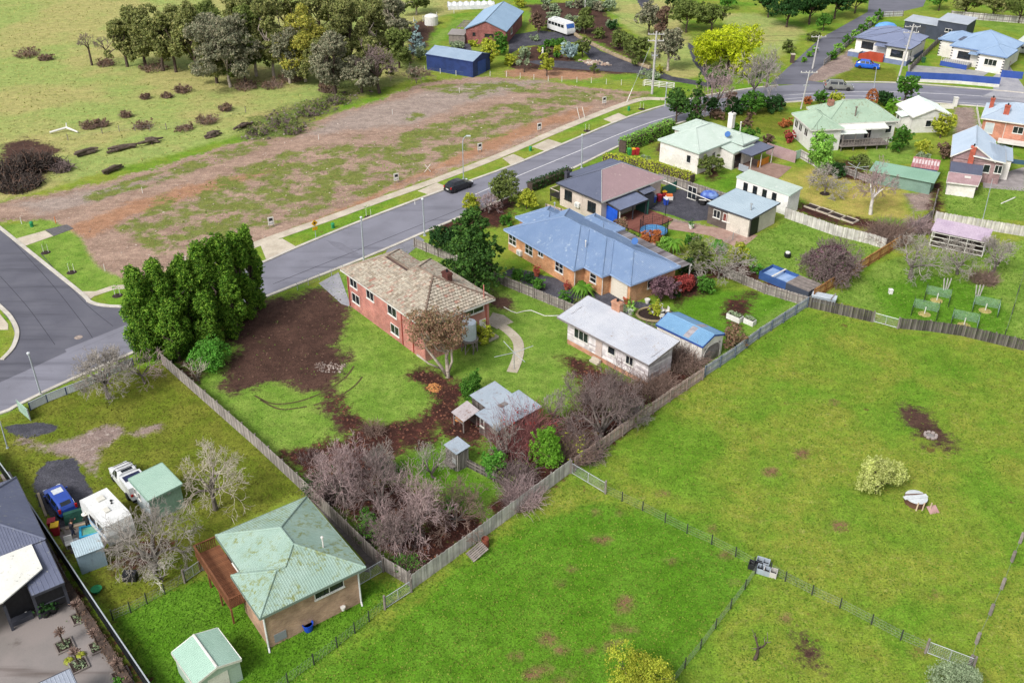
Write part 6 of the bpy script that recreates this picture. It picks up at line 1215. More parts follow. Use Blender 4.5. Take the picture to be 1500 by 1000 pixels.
for a in [('rust-tipped photinia above the blue roof end', 906, 352, 38, 318, 'bronze', 'round'), ('round rust-orange shrub beside the trampoline', 950, 366, 32, 336, 'rust', 'round'), ('dark shrub behind the blue house pergola', 925, 362, 30, 340, 'dark', 'low'), ('yellow-green shrub right of the rust shrub', 972, 372, 26, 348, 'light', 'round'), ('mixed olive shrub at the garden steps', 1018, 398, 44, 352, 'olive', 'round'), ('dark green shrub under the mixed olive shrub', 1000, 402, 34, 372, 'dark', 'low'), ('dark golden-green round shrub on the courtyard lawn edge', 1079, 388, 38, 356, 'yellow', 'round'), ('small bright green shrub beside the blue tank', 1106, 400, 22, 382, 'grn', 'low'), ('purple-leaved shrub at the orange brick garage corner', 968, 442, 50, 404, 'purple', 'round'), ('red-leaved shrub right of the purple one', 1002, 426, 40, 400, 'red', 'low'), ('green garden shrub in the stone edged bed', 1032, 428, 36, 402, 'mid', 'low'), ('dark green small bush on the flower lawn', 990, 436, 16, 424, 'dark', 'low'), ('golden-brown conifer bush beside the sky blue garage', 1076, 512, 38, 478, 'bronze', 'round'), ('round olive shrub in the raised kerb bed', 962, 462, 26, 440, 'yellow', 'low'), ('feathery tussock shrub behind the studio chimney', 908, 478, 26, 446, 'sage', 'round'),
          ('hedge shrub left along the blue house fence', 757, 408, 26, 392, 'mid', 'low'), ('second hedge shrub along the blue house fence', 772, 414, 24, 398, 'dark', 'low'), ('third hedge shrub along the blue house fence', 790, 424, 28, 406, 'mid', 'low'), ('white flecked bush beside the driveway fence', 828, 446, 28, 424, 'mid', 'low'), ('second driveway bush against the paling fence', 848, 455, 26, 434, 'olive', 'low')]:
    tree(a[0], *a[1:6], a[6], cat='shrub', name='shrub', clear=.05)
bare('pale weeping leafless tree in the flower garden', 1052, 408, 92, 358, 'grey', 5, 6, .25, up=-.05, name='weeping_tree', kids=(2, 3)); frond_plant('bright green tree fern against the orange brick wall', 853, 432, 44, 394, 'fern', 30, .3); frond_plant('bright green palm left in the courtyard garden', 985, 372, 40, 338, 'fern', 26, .5, 'palm', 'palm'); frond_plant('bright green palm right in the courtyard garden', 1050, 372, 36, 344, 'grn', 24, .5, 'palm', 'palm'); tree('dark palm-like shrub between the two courtyard palms', 1012, 366, 30, 342, 'mid', 'round', cat='shrub', name='shrub')
tree('clipped ball topiary in a terracotta pot at the garage door', 917, 441, 11, 427, 'dark', 'round', cat='shrub', name='topiary', clear=.4)
hedge('bright clipped hedge beside the road at the white house', [(911, 224), (984, 193)], 1.6, 2.1, 'light'); hedge('variegated clipped hedge below the white house', [(884, 238), (940, 246), (1014, 268)], 1.5, 1.3, 'yellow'); hedge('dark clipped hedge by the road beside the taupe house', [(776, 280), (834, 257)], 1.2, 1.3, 'dark')
hedge('low brown hedge strip along the black steel fence', [(30, 752), (85, 840), (190, 1005)], .7, .5, 'browny', dens=.8)
for a in [('round dark shrub against the white house wall', 1038, 256, 38, 226, 'olive', 'round'), ('small variegated shrub by the white house hedge', 948, 238, 18, 226, 'sage', 'low'), ('light green leafy tree below the verandah', 1198, 246, 54, 190, 'light', 'round'), ('dark clipped bush under the verandah', 1226, 258, 32, 234, 'dark', 'low'), ('green bushy shrub right of the verandah', 1316, 222, 36, 184, 'mid', 'round'), ('red-leaved shrub at the left wall of the verandah house', 1158, 208, 26, 190, 'red', 'low'), ('yellow-green fern tree by the white garage', 1377, 202, 30, 166, 'yellow', 'round'), ('golden bush beside the gravel drive', 1350, 228, 26, 204, 'yellow', 'round'), ('grey-brown bush beside the golden bush', 1380, 232, 26, 208, 'browny', 'round'), ('sage bush in front of the golden bush', 1350, 242, 28, 220, 'sage', 'low'), ('olive shrub under the verandah end', 1262, 246, 40, 226, 'olive', 'low'),
          ('dark shrub at the left of the road corner garden', 1075, 166, 40, 142, 'dark', 'low'), ('green shrub behind the tall white chimney', 1095, 205, 34, 184, 'mid', 'low'), ('brown shrub below the tall white chimney garden', 1128, 212, 24, 196, 'browny', 'low'), ('dark hedge shrub beside the leaning pole', 1130, 164, 52, 138, 'dark', 'low'), ('orange-tinged shrub at the verandah house front', 1182, 152, 18, 138, 'rust', 'low'), ('blue-green shrub at the verandah house front', 1202, 154, 26, 132, 'mid', 'round'), ('palm-like yellow shrub at the verandah house front', 1222, 154, 24, 133, 'yellow', 'low'), ('clipped hedge bush beside the brown block topiary', 1298, 154, 38, 132, 'dark', 'low'), ('large green bush on the roadside above the white garage', 1324, 152, 36, 110, 'mid', 'round'), ('lime shrub beside the white garage', 1304, 168, 22, 144, 'fern', 'round'), ('brown clipped low hedge in the corner garden', 1150, 186, 30, 172, 'rust', 'low'), ('green conifer shrub right of the road corner', 1100, 168, 40, 132, 'mid', 'round')]:
    tree(a[0], *a[1:6], a[6], cat='shrub', name='shrub', clear=.05)
tree('brown square clipped topiary at the road edge', 1274, 162, 18, 130, 'rust', 'ball', cat='shrub', name='topiary')
tree('narrow dark cypress beside the white house', 1018, 186, 26, 102, 'cypress', 'cone', name='cypress_tree'); tree('rounded dark evergreen left of the narrow cypress', 990, 180, 46, 130, 'cypress', 'round'); tree('dark evergreen right of the narrow cypress', 1040, 174, 26, 142, 'dark', 'round')
bare('tall leafless tree behind the narrow cypress', 1046, 172, 64, 92, 'pink', 5, 5, .2); bare('leafless grey tree at the road junction', 1102, 148, 60, 82, 'grey', 5, 5, .25); bare('leafless tree right of the junction near the lane', 1122, 128, 36, 70, 'grey', 4, 5, .25)
tree('large bright yellow wattle at the top', 1066, 104, 104, 36, 'wattle', 'round', name='wattle_tree', clear=.1); tree('lower yellow wattle in front of the large one', 1092, 112, 52, 78, 'wattle', 'round', name='wattle_tree', clear=.1); tree('gum with hanging grey crown beside the power pole', 978, 104, 50, 36, 'gumgrey', 'tall', m_gumbark, name='gum_tree')
for u, v, w, vt, pal, k, lab in [(950, 52, 44, 2, 'gumgrey', 'round', 'grey-green tree left at the top of the lane'), (1005, 48, 64, 0, 'olive', 'round', 'olive tree at the top left of the yellow wattle'), (1042, 46, 52, 6, 'olive', 'round', 'olive tree behind the large yellow wattle'), (968, 62, 30, 8, 'browny', 'tall', 'brown thin tree at the top of the lane'), (985, 20, 40, -20, 'dark', 'round', 'dark tree cut by the top edge'), (1066, 12, 40, -6, 'mid', 'round', 'dark shrub row at the top edge'),
                             (1125, 26, 44, -12, 'dark', 'round', 'leftmost dark pine at the top right'), (1152, 40, 56, -10, 'dark', 'round', 'second dark pine at the top right'), (1185, 36, 56, -16, 'dark', 'round', 'third dark pine at the top right'), (1222, 28, 52, -18, 'dark', 'round', 'fourth dark pine at the top right beside the lane'), (1252, 20, 44, -22, 'mid', 'round', 'fifth pine cut by the top edge beside the lane'), (1205, 46, 26, 20, 'mid', 'round', 'small dark shrub below the pines'), (1155, 78, 26, 56, 'olive', 'low', 'olive shrub below the dark pines on the lawn'), (1192, 62, 24, 44, 'olive', 'low', 'shrub at the lane bend below the dark pines'),
                             (1375, 16, 34, -14, 'mid', 'round', 'tree at the right of the lane top'), (1412, 26, 52, -16, 'gum', 'round', 'gum behind the charcoal shed'), (1452, 30, 54, -14, 'gum', 'round', 'second gum at the top right corner'), (1492, 34, 56, -12, 'olive', 'round', 'olive gum in the top right corner')]:
    tree(lab, u, v, w, vt, pal, k, group='trees along the top', cat='tree')
for i, (u, v) in enumerate([(1218, 88), (1228, 77), (1240, 66), (1250, 58), (1262, 48), (1275, 38), (1287, 29)]): tree('%s clipped shrub up the lane fence, counting from the main road' % ['first', 'second', 'third', 'fourth', 'fifth', 'sixth', 'seventh'][i], u, v, 18, v - 16, 'light' if i % 2 else 'mid', 'low', cat='shrub', name='shrub', group='shrubs along the lane fence')
for i, (u, v) in enumerate([(1178, 92), (1186, 84), (1194, 77)]): tree('lime clipped shrub at the lane left side, %s from the gate' % ['first', 'second', 'third'][i], u, v, 12, v - 10, 'fern', 'low', cat='shrub', name='shrub')
# ---------------- top centre garden
for a in [('pale blue spruce beside the vegetable beds', 611, 82, 30, 30, 'greyblue', 'cone'), ('grey dome shrub under the pale blue spruce', 616, 88, 22, 66, 'sage', 'low'), ('grey low hedge shrub under the red brick gable', 668, 72, 30, 58, 'sage', 'low'), ('small golden bush at the red brick gable', 694, 68, 18, 56, 'yellow', 'low'), ('yellow-green tree in front of the navy shed', 716, 100, 30, 56, 'yellow', 'round'), ('dark green bushy tree between navy shed and driveway', 730, 80, 30, 46, 'mid', 'round'), ('silvery shrub left of the driveway', 783, 60, 18, 50, 'sage', 'low'), ('brown-leaved tree beside the white bus', 788, 48, 26, 16, 'browny', 'round'), ('silver blue shrub in the driveway island', 834, 88, 24, 62, 'greyblue', 'round'), ('round olive tree in the driveway island', 853, 84, 28, 56, 'olive', 'round'), ('grey-green groundcover right of the bus', 838, 32, 30, 20, 'sage', 'low'), ('grey-green groundcover left of the bus garden', 812, 30, 24, 14, 'sage', 'low'), ('olive bush right of the bus', 856, 50, 36, 22, 'olive', 'round'), ('second olive bush up the garden bank', 876, 56, 24, 38, 'olive', 'low'), ('dark small bush at the bank top', 897, 44, 22, 28, 'dark', 'low'), ('orange-tinged bush beside the driveway', 906, 72, 38, 44, 'olive', 'round'), ('large olive-orange bush near the power pole', 930, 92, 46, 54, 'olive', 'round'), ('golden cone shrub beside the power pole', 966, 108, 14, 92, 'yellow', 'cone'), ('grey mound shrub at the driveway mouth', 950, 116, 36, 100, 'sage', 'low'), ('yellow tree at the orange bank', 801, 112, 28, 82, 'yellow', 'tall'), ('thin pale tree at the orange bank left', 768, 106, 24, 66, 'sage', 'tall'), ('small sapling on the orange bank right', 870, 108, 14, 92, 'olive', 'tall'), ('yellow shrub behind the brick gable roof', 762, 12, 22, -4, 'yellow', 'low'), ('small round shrub left in the island', 791, 78, 12, 68, 'yellow', 'low'), ('small round shrub mid island', 803, 80, 14, 70, 'olive', 'low'), ('small round shrub right in the island', 817, 80, 14, 68, 'yellow', 'low'), ('dark shrub at the island top', 806, 68, 26, 56, 'mid', 'low'), ('scrubby bush by the left fence of the navy shed', 605, 112, 30, 96, 'gumgrey', 'low'), ('yellow lawn shrub right of the navy shed', 745, 96, 26, 76, 'yellow', 'low')]:
    tree(a[0], *a[1:6], a[6], cat='shrub' if a[6] == 'low' else 'tree', name='shrub' if a[6] == 'low' else 'garden_tree', clear=.1)
rr = random.Random(9)
for lab, n, (u0, u1, v0, v1), pals in [('grey-green mound shrub on the mulched bank above the minibus', 16, (795, 905, 6, 46), ('sage', 'olive', 'gumgrey')), ('low rounded shrub in the driveway island bed', 9, (765, 850, 64, 92), ('sage', 'mid', 'yellow')), ('leafy understorey bush between the wattle and the junction', 8, (1040, 1130, 100, 130), ('mid', 'olive', 'dark')), ('garden shrub along the corner garden hedge', 8, (1050, 1160, 150, 200), ('mid', 'dark', 'browny'))]:
    for k, u in enumerate(sorted(rr.uniform(u0, u1) for _ in range(n))): v = rr.uniform(v0, v1); w = rr.uniform(14, 28); tree(lab + ', %s from the left' % 'first second third fourth fifth sixth seventh eighth ninth tenth eleventh twelfth thirteenth fourteenth fifteenth sixteenth'.split()[k], u, v, w, v - w * rr.uniform(.5, .8), rr.choice(pals), 'low', cat='shrub', name='shrub', group=lab + ' group', trunk=False)
for u, v, w, lab in [(575, 690, 50, 'green weedy undergrowth at the top of the plum thicket'), (535, 765, 40, 'green weedy undergrowth at the left of the plum thicket'), (660, 745, 50, 'green weedy undergrowth right of the plum thicket'), (590, 830, 40, 'green weeds at the fence corner below the thicket')]: tree(lab, u, v, w, v - 14, 'grn', 'low', cat='weeds', name='undergrowth', trunk=False)
# ---------------- eucalypts on the far hill
for u, v, w, vt, pal, bk, lab in [(187, 98, 44, 24, 'gum', m_bark, 'leftmost dense gum of the far clump'), (214, 98, 60, 3, 'gum', m_bark, 'tall feathery gum second from the left in the far clump'), (240, 104, 44, 22, 'gum', m_bark, 'dark gum third from the left in the far clump'), (258, 106, 48, 8, 'gum', m_bark, 'gum behind the dark third tree in the far clump'), (290, 112, 56, 0, 'gum', m_bark, 'tall green gum left of the grey-green giant'), (338, 128, 96, 18, 'gumgrey', m_gumbark, 'broad grey-green gum over the brown scrub'), (318, 122, 50, 34, 'gum', m_bark, 'dark gum under the broad grey-green one'), (376, 112, 54, 2, 'olive', m_gumbark, 'olive gum left of the pale-trunked tree'), (402, 116, 52, -6, 'gum', m_gumbark, 'pale trunked gum left of the golden crown'), (448, 120, 70, 8, 'gumy', m_gumbark, 'golden crowned gum with white spreading branches'), (492, 138, 62, 46, 'gumgrey', m_bark, 'grey-green slender gum right of the golden crown'), (516, 104, 54, -10, 'gum', m_bark, 'dark gum behind the golden crown'), (545, 90, 52, -4, 'gum', m_gumbark, 'green gum with pale branches near the spruce'), (530, 136, 56, 70, 'gumgrey', m_bark, 'low grey gum beside the blackened tree'), (574, 58, 50, -20, 'gumgrey', m_gumbark, 'gum cut by the top edge left of the brick house'), (470, 60, 60, -30, 'gum', m_bark, 'gum rising behind the golden crown to the top edge'), (420, 50, 60, -30, 'gum', m_bark, 'gum cut by the top edge above the pale trunks'), (610, 22, 40, -26, 'olive', m_gumbark, 'slender gum cut by the top edge at centre'), (352, 60, 60, -16, 'gum', m_bark, 'gum cut by the top edge above the olive gum'), (308, 100, 60, 4, 'olive', m_bark, 'olive gum between the tall green gum and the broad one'), (425, 122, 50, 40, 'gumgrey', m_gumbark, 'grey understorey gum left of the golden crown'), (470, 126, 44, 56, 'gum', m_bark, 'low dark gum at the golden tree foot'), (360, 122, 48, 52, 'olive', m_bark, 'low olive gum right of the broad grey-green one'), (548, 126, 48, 58, 'gum', m_bark, 'low green gum beside the blackened tree'), (585, 100, 44, 40, 'olive', m_bark, 'olive gum left of the pale blue spruce')]:
    tree(lab, u, v, w * 1.25, vt, pal, 'tall', bk, 'gum trees on the far hill', name='gum_tree', dens=1.35)
bare('blackened sparse tree at the edge of the far clump', 556, 137, 56, 62, 'dark', 5, 4, .35, m_bark); bare('tall dead tree left of the far gum clump', 135, 96, 26, 47, 'dark', 4, 3, .5, m_bark, name='dead_tree'); bare('shorter dead tree beside the far gum clump', 158, 90, 26, 54, 'dark', 4, 3, .5, m_bark, name='dead_tree'); bare('sparse leafless shrub tree by the navy shed fence', 610, 122, 44, 98, 'brown', 4, 5, .3)
bg = 'brown brush mounds on the far pasture'
for u, v, w, vt, lab in [(131, 188, 26, 174, 'brown brush mound left of the pale dirt strip'), (150, 185, 20, 172, 'smaller brown brush mound beside the first'), (211, 187, 34, 175, 'wide brown brush mound in the far pasture fence line'), (304, 180, 34, 165, 'reddish brush mound near the far gums'), (270, 190, 32, 181, 'low brush streak below the reddish mound'), (331, 162, 20, 150, 'round brush mound under the broad gum'), (245, 143, 18, 134, 'small brush mound mid pasture'), (268, 135, 28, 122, 'brush mound nearest the gum clump'), (40, 82, 42, 68, 'long brush hedge in the upper left pasture'), (68, 88, 22, 78, 'end clump of the long pasture brush hedge'), (155, 96, 30, 84, 'scrub under the dead trees'), (225, 102, 50, 90, 'scrub under the tall feathery gum'), (360, 130, 40, 116, 'scrub under the broad gum right side'), (400, 128, 40, 114, 'scrub at the feet of the pale gums'), (185, 172, 16, 160, 'faint brush tuft mid pasture'), (213, 145, 14, 136, 'tiny brush tuft up the pasture'), (430, 118, 40, 100, 'brown scrub under the golden gum'), (480, 134, 30, 120, 'dry scrub right of the golden gum')]:
    bramble(lab, u, v, w, vt, 'brown', 160, 'browny', group=bg, name='brush_mound', nl=260)
# ================================================================ VEHICLES
def heading(p, q):
    a, b = G(*p), G(*q); return math.atan2(b.y - a.y, b.x - a.x)
m_tyre = M('tyre_rubber', '#2a2a2c', '#222224', 4, .8); m_rim = M('alloy_rim', '#b5b8bc', '#a3a6aa', 4, .35, metal=.4); m_carglass = M('car_glass', '#1a2026', '#242b32', 1, .05, spec=.7, fine=0)
m_redl = M('tail_light', '#c22a24', '#b01f1c', 4, .25); m_headl = M('head_light', '#d8dde2', '#c6ccd2', 4, .2); m_plate = M('number_plate', '#dfe0dc', '#cfd0cc', 6, .5); m_dtrim = M('dark_trim', '#2c2d30', '#242528', 3, .6)
def wheel_at(par, x, y, r, w=.2, rim=None):
    s = 1 if y > 0 else -1
    t = MB().lathe([(r * .62, -w / 2), (r * .93, -w / 2), (r, -w / 4), (r, w / 4), (r * .93, w / 2), (r * .62, w / 2)], 16).mesh('wheel', m_tyre, True); o = place('wheel', t, par, (x, y, r)); o.rotation_euler[0] = R(90)
    k = MB().lathe([(r * .62, -w * .42), (r * .62, w * .42), (r * .5, w * .46), (r * .12, w * .36), (.02, w * .5)] if s < 0 else [(.02, -w * .5), (r * .12, -w * .36), (r * .5, -w * .46), (r * .62, -w * .42), (r * .62, w * .42)], 16).mesh('rim', rim or m_rim); place('rim', k, o)
def car(label, loc, rz, L, W, H, paint, kind='hatch', rails=False, extra=None, lower=None, cat='car'):
    o = thing('parked_car', label, cat, loc, rz); hw = W / 2; bl = .98 * H / 1.5
    prof = dict(hatch=[(0, .5, .5, 1), (.03, .68, .7, .9), (.10, .76, .8, .9), (.27, .92, .98, .88), (.43, 1.0, H - .05, .74), (.6, 1.0, H, .74), (.8, 1.02, H - .04, .73), (.94, 1.02, 1.12, .8), (.985, .9, .95, .86), (1, .55, .58, .98)],
                suv=[(0, .55, .55, 1), (.025, .78, .82, .92), (.09, .9, .96, .9), (.25, 1.02, 1.08, .9), (.37, 1.08, H - .06, .77), (.55, 1.08, H, .77), (.86, 1.1, H - .03, .76), (.96, 1.1, 1.3, .84), (.99, .98, 1.05, .9), (1, .6, .62, .98)],
                ute=[(0, .55, .55, 1), (.025, .8, .84, .92), (.09, .9, .98, .9), (.24, 1.02, 1.1, .9), (.33, 1.06, H - .05, .77), (.45, 1.06, H, .77), (.53, 1.06, H - .04, .77), (.56, 1.05, 1.1, .9), (.98, 1.02, 1.05, .94), (1, .6, .65, .98)])[kind]
    rows = []
    for f, belt, top, tw in prof:
        x = L / 2 - f * L; nar = 1 - .16 * (abs(f - .5) * 2) ** 6; w = hw * nar
        rows.append([(x, -w * .9, .24), (x, -w, .5), (x, -w * .97, belt), (x, -w * tw, top - .04), (x, -w * tw * .8, top), (x, w * tw * .8, top), (x, w * tw, top - .04), (x, w * .97, belt), (x, w, .5), (x, w * .9, .24)])
    mb = MB(); n = 10; mb.add([p for r in rows for p in r], [(i * n + k, i * n + (k + 1) % n, (i + 1) * n + (k + 1) % n, (i + 1) * n + k) for i in range(len(rows) - 1) for k in range(n)] + [tuple(range(n - 1, -1, -1)), tuple(range((len(rows) - 1) * n, len(rows) * n))])
    mb.build('body', paint, o, smooth=False)
    def pane(nm, pts, sh=.86, off=.018, mat=None):
        P = [Vector(p) for p in pts]; c = sum(P, Vector()) / 4; nn = (P[1] - P[0]).cross(P[2] - P[0]).normalized()
        if nn.dot(c - Vector((0, 0, .7))) < 0: nn = -nn
        P = [c + (p - c) * sh + nn * off for p in P]; Q = [p - nn * .012 for p in P]
        MB().add(P + Q, [(0, 1, 2, 3), (7, 6, 5, 4), (0, 4, 5, 1), (1, 5, 6, 2), (2, 6, 7, 3), (3, 7, 4, 0)]).build(nm, mat or m_carglass, o)
    pane('windscreen', [rows[3][4], rows[3][5], rows[4][5], rows[4][4]], .9)
    last = 6 if kind != 'ute' else 5
    pane('rear_window', [rows[last][4], rows[last][5], rows[last + 1][5], rows[last + 1][4]], .82)
    for a, b in ((3, 4),) + tuple((i, i + 1) for i in range(4, last)) + (((last, last + 1),) if kind != 'ute' else ()):
        for s in (0, 1):
            i0, i1 = (2, 3) if s == 0 else (7, 6); pane('side_window', [rows[a][i0], rows[b][i0], rows[b][i1], rows[a][i1]], .84)
    wr = .33 if kind == 'hatch' else .37
    for x in (L * .31, -L * .30):
        for s in (-1, 1): wheel_at(o, x, s * (hw - .1), wr, .22)
    for s in (-1, 1):
        MB().bx(-.06, .06, -.16, .16, -.08, .08).build('headlight', m_headl, o, (L / 2 - .08, s * hw * .68, .72)); MB().bx(-.05, .05, -.1, .1, -.16 if kind != 'ute' else -.1, .2 if kind == 'suv' else .1).build('tail_light', m_redl, o, (-L / 2 + .07, s * hw * .8, .9 if kind == 'hatch' else 1.0)); MB().bx(-.06, .06, -.09, .09, -.06, .06).build('mirror', paint, o, (L * .2, s * (hw + .06), 1.02))
    MB().bx(-.02, .02, -.25, .25, -.07, .07).build('number_plate', m_plate, o, (-L / 2 - .01, 0, .62)); MB().bx(-.05, .05, -hw * .86, hw * .86, -.1, .1).build('bumper', lower or m_dtrim, o, (-L / 2 + .0, 0, .42)); MB().bx(-.05, .05, -hw * .8, hw * .8, -.1, .1).build('grille', m_dtrim, o, (L / 2 - .02, 0, .5))
    if rails:
        for s in (-1, 1): MB().tube([(L * .06, s * hw * .68, H + .03), (-L * .34, s * hw * .68, H + .02)], .025, 5).build('roof_rail', m_dtrim, o)
    return o
road_h = heading((536, 350), (664, 300))
car('small black hatchback parked at the far kerb of the main road', G(672, 277), road_h, 4.3, 1.75, 1.5, M('black_paint', '#26262c', '#202026', 1, .2, spec=.6, fine=0))
c = car('bright blue SUV with red tail lights parked on the bitumen by the fence', G(91, 741), heading((103, 752), (78, 718)), 4.0, 1.62, 1.55, M('blue_paint', '#2d4fae', '#28489f', 1, .2, spec=.6, fine=0), 'suv'); MB().bx(-.35, .35, -.4, .4, 0, .02).build('sunroof', m_headl, c, (.1, 0, 1.555))
car('vivid blue small car parked in front of the slate roofed cottage', G(1270, 100), heading((1250, 98), (1290, 102)), 4.5, 1.85, 1.55, M('vivid_blue_paint', '#2b66d8', '#2560cc', 1, .2, spec=.6, fine=0))
car('grey wagon with roof rails driving on the main road at the junction', G(1228, 131), heading((1208, 129), (1250, 131)), 5.0, 1.95, 1.65, M('silver_grey_paint', '#8c8d88', '#7e7f7a', 1, .25, spec=.6, fine=0), 'suv', True)
car('pale car half hidden under the white roofed carport', G(1497, 78), R(-40), 4.6, 1.8, 1.5, M('white_paint', '#e4e6e8', '#d8dadc', 1, .25, spec=.6, fine=0))
u_ = car('white utility with roof racks and rear canopy beside the grey-green shed', G(192, 712), heading((205, 728), (176, 692)), 5.2, 1.85, 1.8, M('white_paint', '#e4e6e8'), 'ute', cat='ute')
for x in (.9, .55, .2): MB().tube([(x, -.75, 1.9), (x, .75, 1.9)], .03, 5).build('roof_rack', m_dtrim, u_)
MB().bx(-2.5, -.45, -.88, .88, 1.06, 1.75).build('canopy', M('white_paint', '#e4e6e8'), u_); MB().bx(-1.5, -.7, -.7, .7, 1.76, 1.79).build('solar_panel', M('solar_navy', '#2a3156'), u_)
# ---- caravan
cv = thing('caravan', 'white caravan with rounded rear standing beside the paddling pool', 'caravan', G(163, 775), heading((205, 800), (150, 742)))
m_cvw = M('caravan_white', '#e6e7e6', '#d8dad9', .8, .4); ps = [(-2.35, .45), (-2.4, 1.4), (-2.2, 2.3), (-1.9, 2.5), (1.9, 2.55), (2.25, 2.3), (2.4, 1.3), (2.3, .45)]
mb = MB(); mb.add([(x, -1.08, z) for x, z in ps] + [(x, 1.08, z) for x, z in ps], [tuple(range(8)), tuple(range(15, 7, -1))] + [(i, 8 + i, 8 + (i + 1) % 8, (i + 1) % 8) for i in range(8)]); mb.build('body', m_cvw, cv)
for x in (-1.2, .2): window(cv, (x, 1.08, 1.6), 90, .9, .55, 1, 1, m_dframe, sill=False)
for x in (-1.3, .9): window(cv, (x, -1.08, 1.6), -90, .9, .55, 1, 1, m_dframe, sill=False)
MB().bx(-.3, .3, -.3, .3, 0, .1).build('roof_hatch', M('hatch_cream', '#d8d6cc'), cv, (.9, -.1, 2.535)); MB().bx(-.3, .3, -.2, .2, 0, .1).build('roof_hatch', M('hatch_cream', '#d8d6cc'), cv, (-.7, .15, 2.515)); MB().lathe([(.1, 0), (.1, .12)], 8).build('roof_vent', m_dtrim, cv, (.1, -.6, 2.52)); MB().lathe([(.08, 0), (.08, .1)], 8).build('roof_vent', m_dtrim, cv, (-.2, -.5, 2.52))
for s in (-1, 1): wheel_at(cv, 0, s * .95, .32, .18)
MB().bar((2.3, 0, .45), (3.3, 0, .45), .12, .1).build('drawbar', m_dtrim, cv); pbox('blue_stripe', cv, (0, 1.085, 1.0), (4.4, .012, .18), M('pale_blue_stripe', '#8fa9c8'))
# ---- small bus
bs = thing('minibus', 'white vintage minibus parked on the dark driveway at the top', 'bus', G(822, 48), heading((800, 38), (836, 50)))
ps = [(-3.4, .45), (-3.45, 1.5), (-3.2, 2.5), (-2.9, 2.65), (2.5, 2.65), (2.85, 2.5), (3.3, 1.5), (3.4, 1.0), (3.4, .45)]; k = len(ps)
mb = MB(); mb.add([(x, -1.15, z) for x, z in ps] + [(x, 1.15, z) for x, z in ps], [tuple(range(k)), tuple(range(2 * k - 1, k - 1, -1))] + [(i, k + i, k + (i + 1) % k, (i + 1) % k) for i in range(k)]); mb.build('body', m_cvw, bs)
for s in (-1, 1):
    for i in range(5): window(bs, (-2.6 + 1.1 * i, s * 1.15, 1.85), 90 * s, .9, .6, 1, 1, m_dtrim, sill=False)
    for x in (-2.0, 2.2): wheel_at(bs, x, s * 1.0, .42, .25)
    MB().lathe([(.12, -.03), (.12, .03)], 10).build('headlight', m_headl, bs, (3.42, s * .8, .85)).rotation_euler[1] = R(90)
MB().add([(2.93, -1.0, 2.42), (2.93, 1.0, 2.42), (3.3, 1.0, 1.6), (3.3, -1.0, 1.6), (2.9, -1.0, 2.4), (2.9, 1.0, 2.4), (3.27, 1.0, 1.58), (3.27, -1.0, 1.58)], [(3, 2, 1, 0), (4, 5, 6, 7), (0, 1, 5, 4), (1, 2, 6, 5), (2, 3, 7, 6), (3, 0, 4, 7)]).build('windscreen', M('blue_windscreen', '#3f68b8', '#38609f', 1, .1), bs); MB().bx(-.4, .4, -.5, .5, 0, .2).build('roof_vent', m_cvw, bs, (-2.4, 0, 2.64)); MB().bx(-.05, .05, -1.1, 1.1, -.1, .1).build('bumper', m_rim, bs, (3.44, 0, .5))
# ---- trailer with blue cover
tr = thing('box_trailer', 'dark trailer heaped under a blue cover on the bitumen courtyard', 'trailer', G(1036, 298), heading((1018, 296), (1055, 300)))
MB().bx(-1.5, 1.5, -.8, .8, .5, 1.05).build('tray', m_dtrim, tr); cvr = MB(); cvr.lathe([(1.15, 0), (1.1, .35), (.8, .7), (.3, .85), (.02, .88)], 12); o = cvr.build('cover', M('blue_cover', '#3550a8', '#7d9ad0', 1.2, .6, bump=.08, bscale=2), tr, (.2, 0, 1.05)); o.scale = (1.1, .72, 1); [wheel_at(tr, -.6, s * .88, .38, .2) for s in (-1, 1)]; MB().bar((-1.5, 0, .55), (-2.4, 0, .5), .1, .1).build('drawbar', m_dtrim, tr)
for s in (-1, 1): MB().bx(-.5, .5, -.14, .14, 0, .06).build('mudguard', m_fascia, tr, (-.6, s * .9, .78))

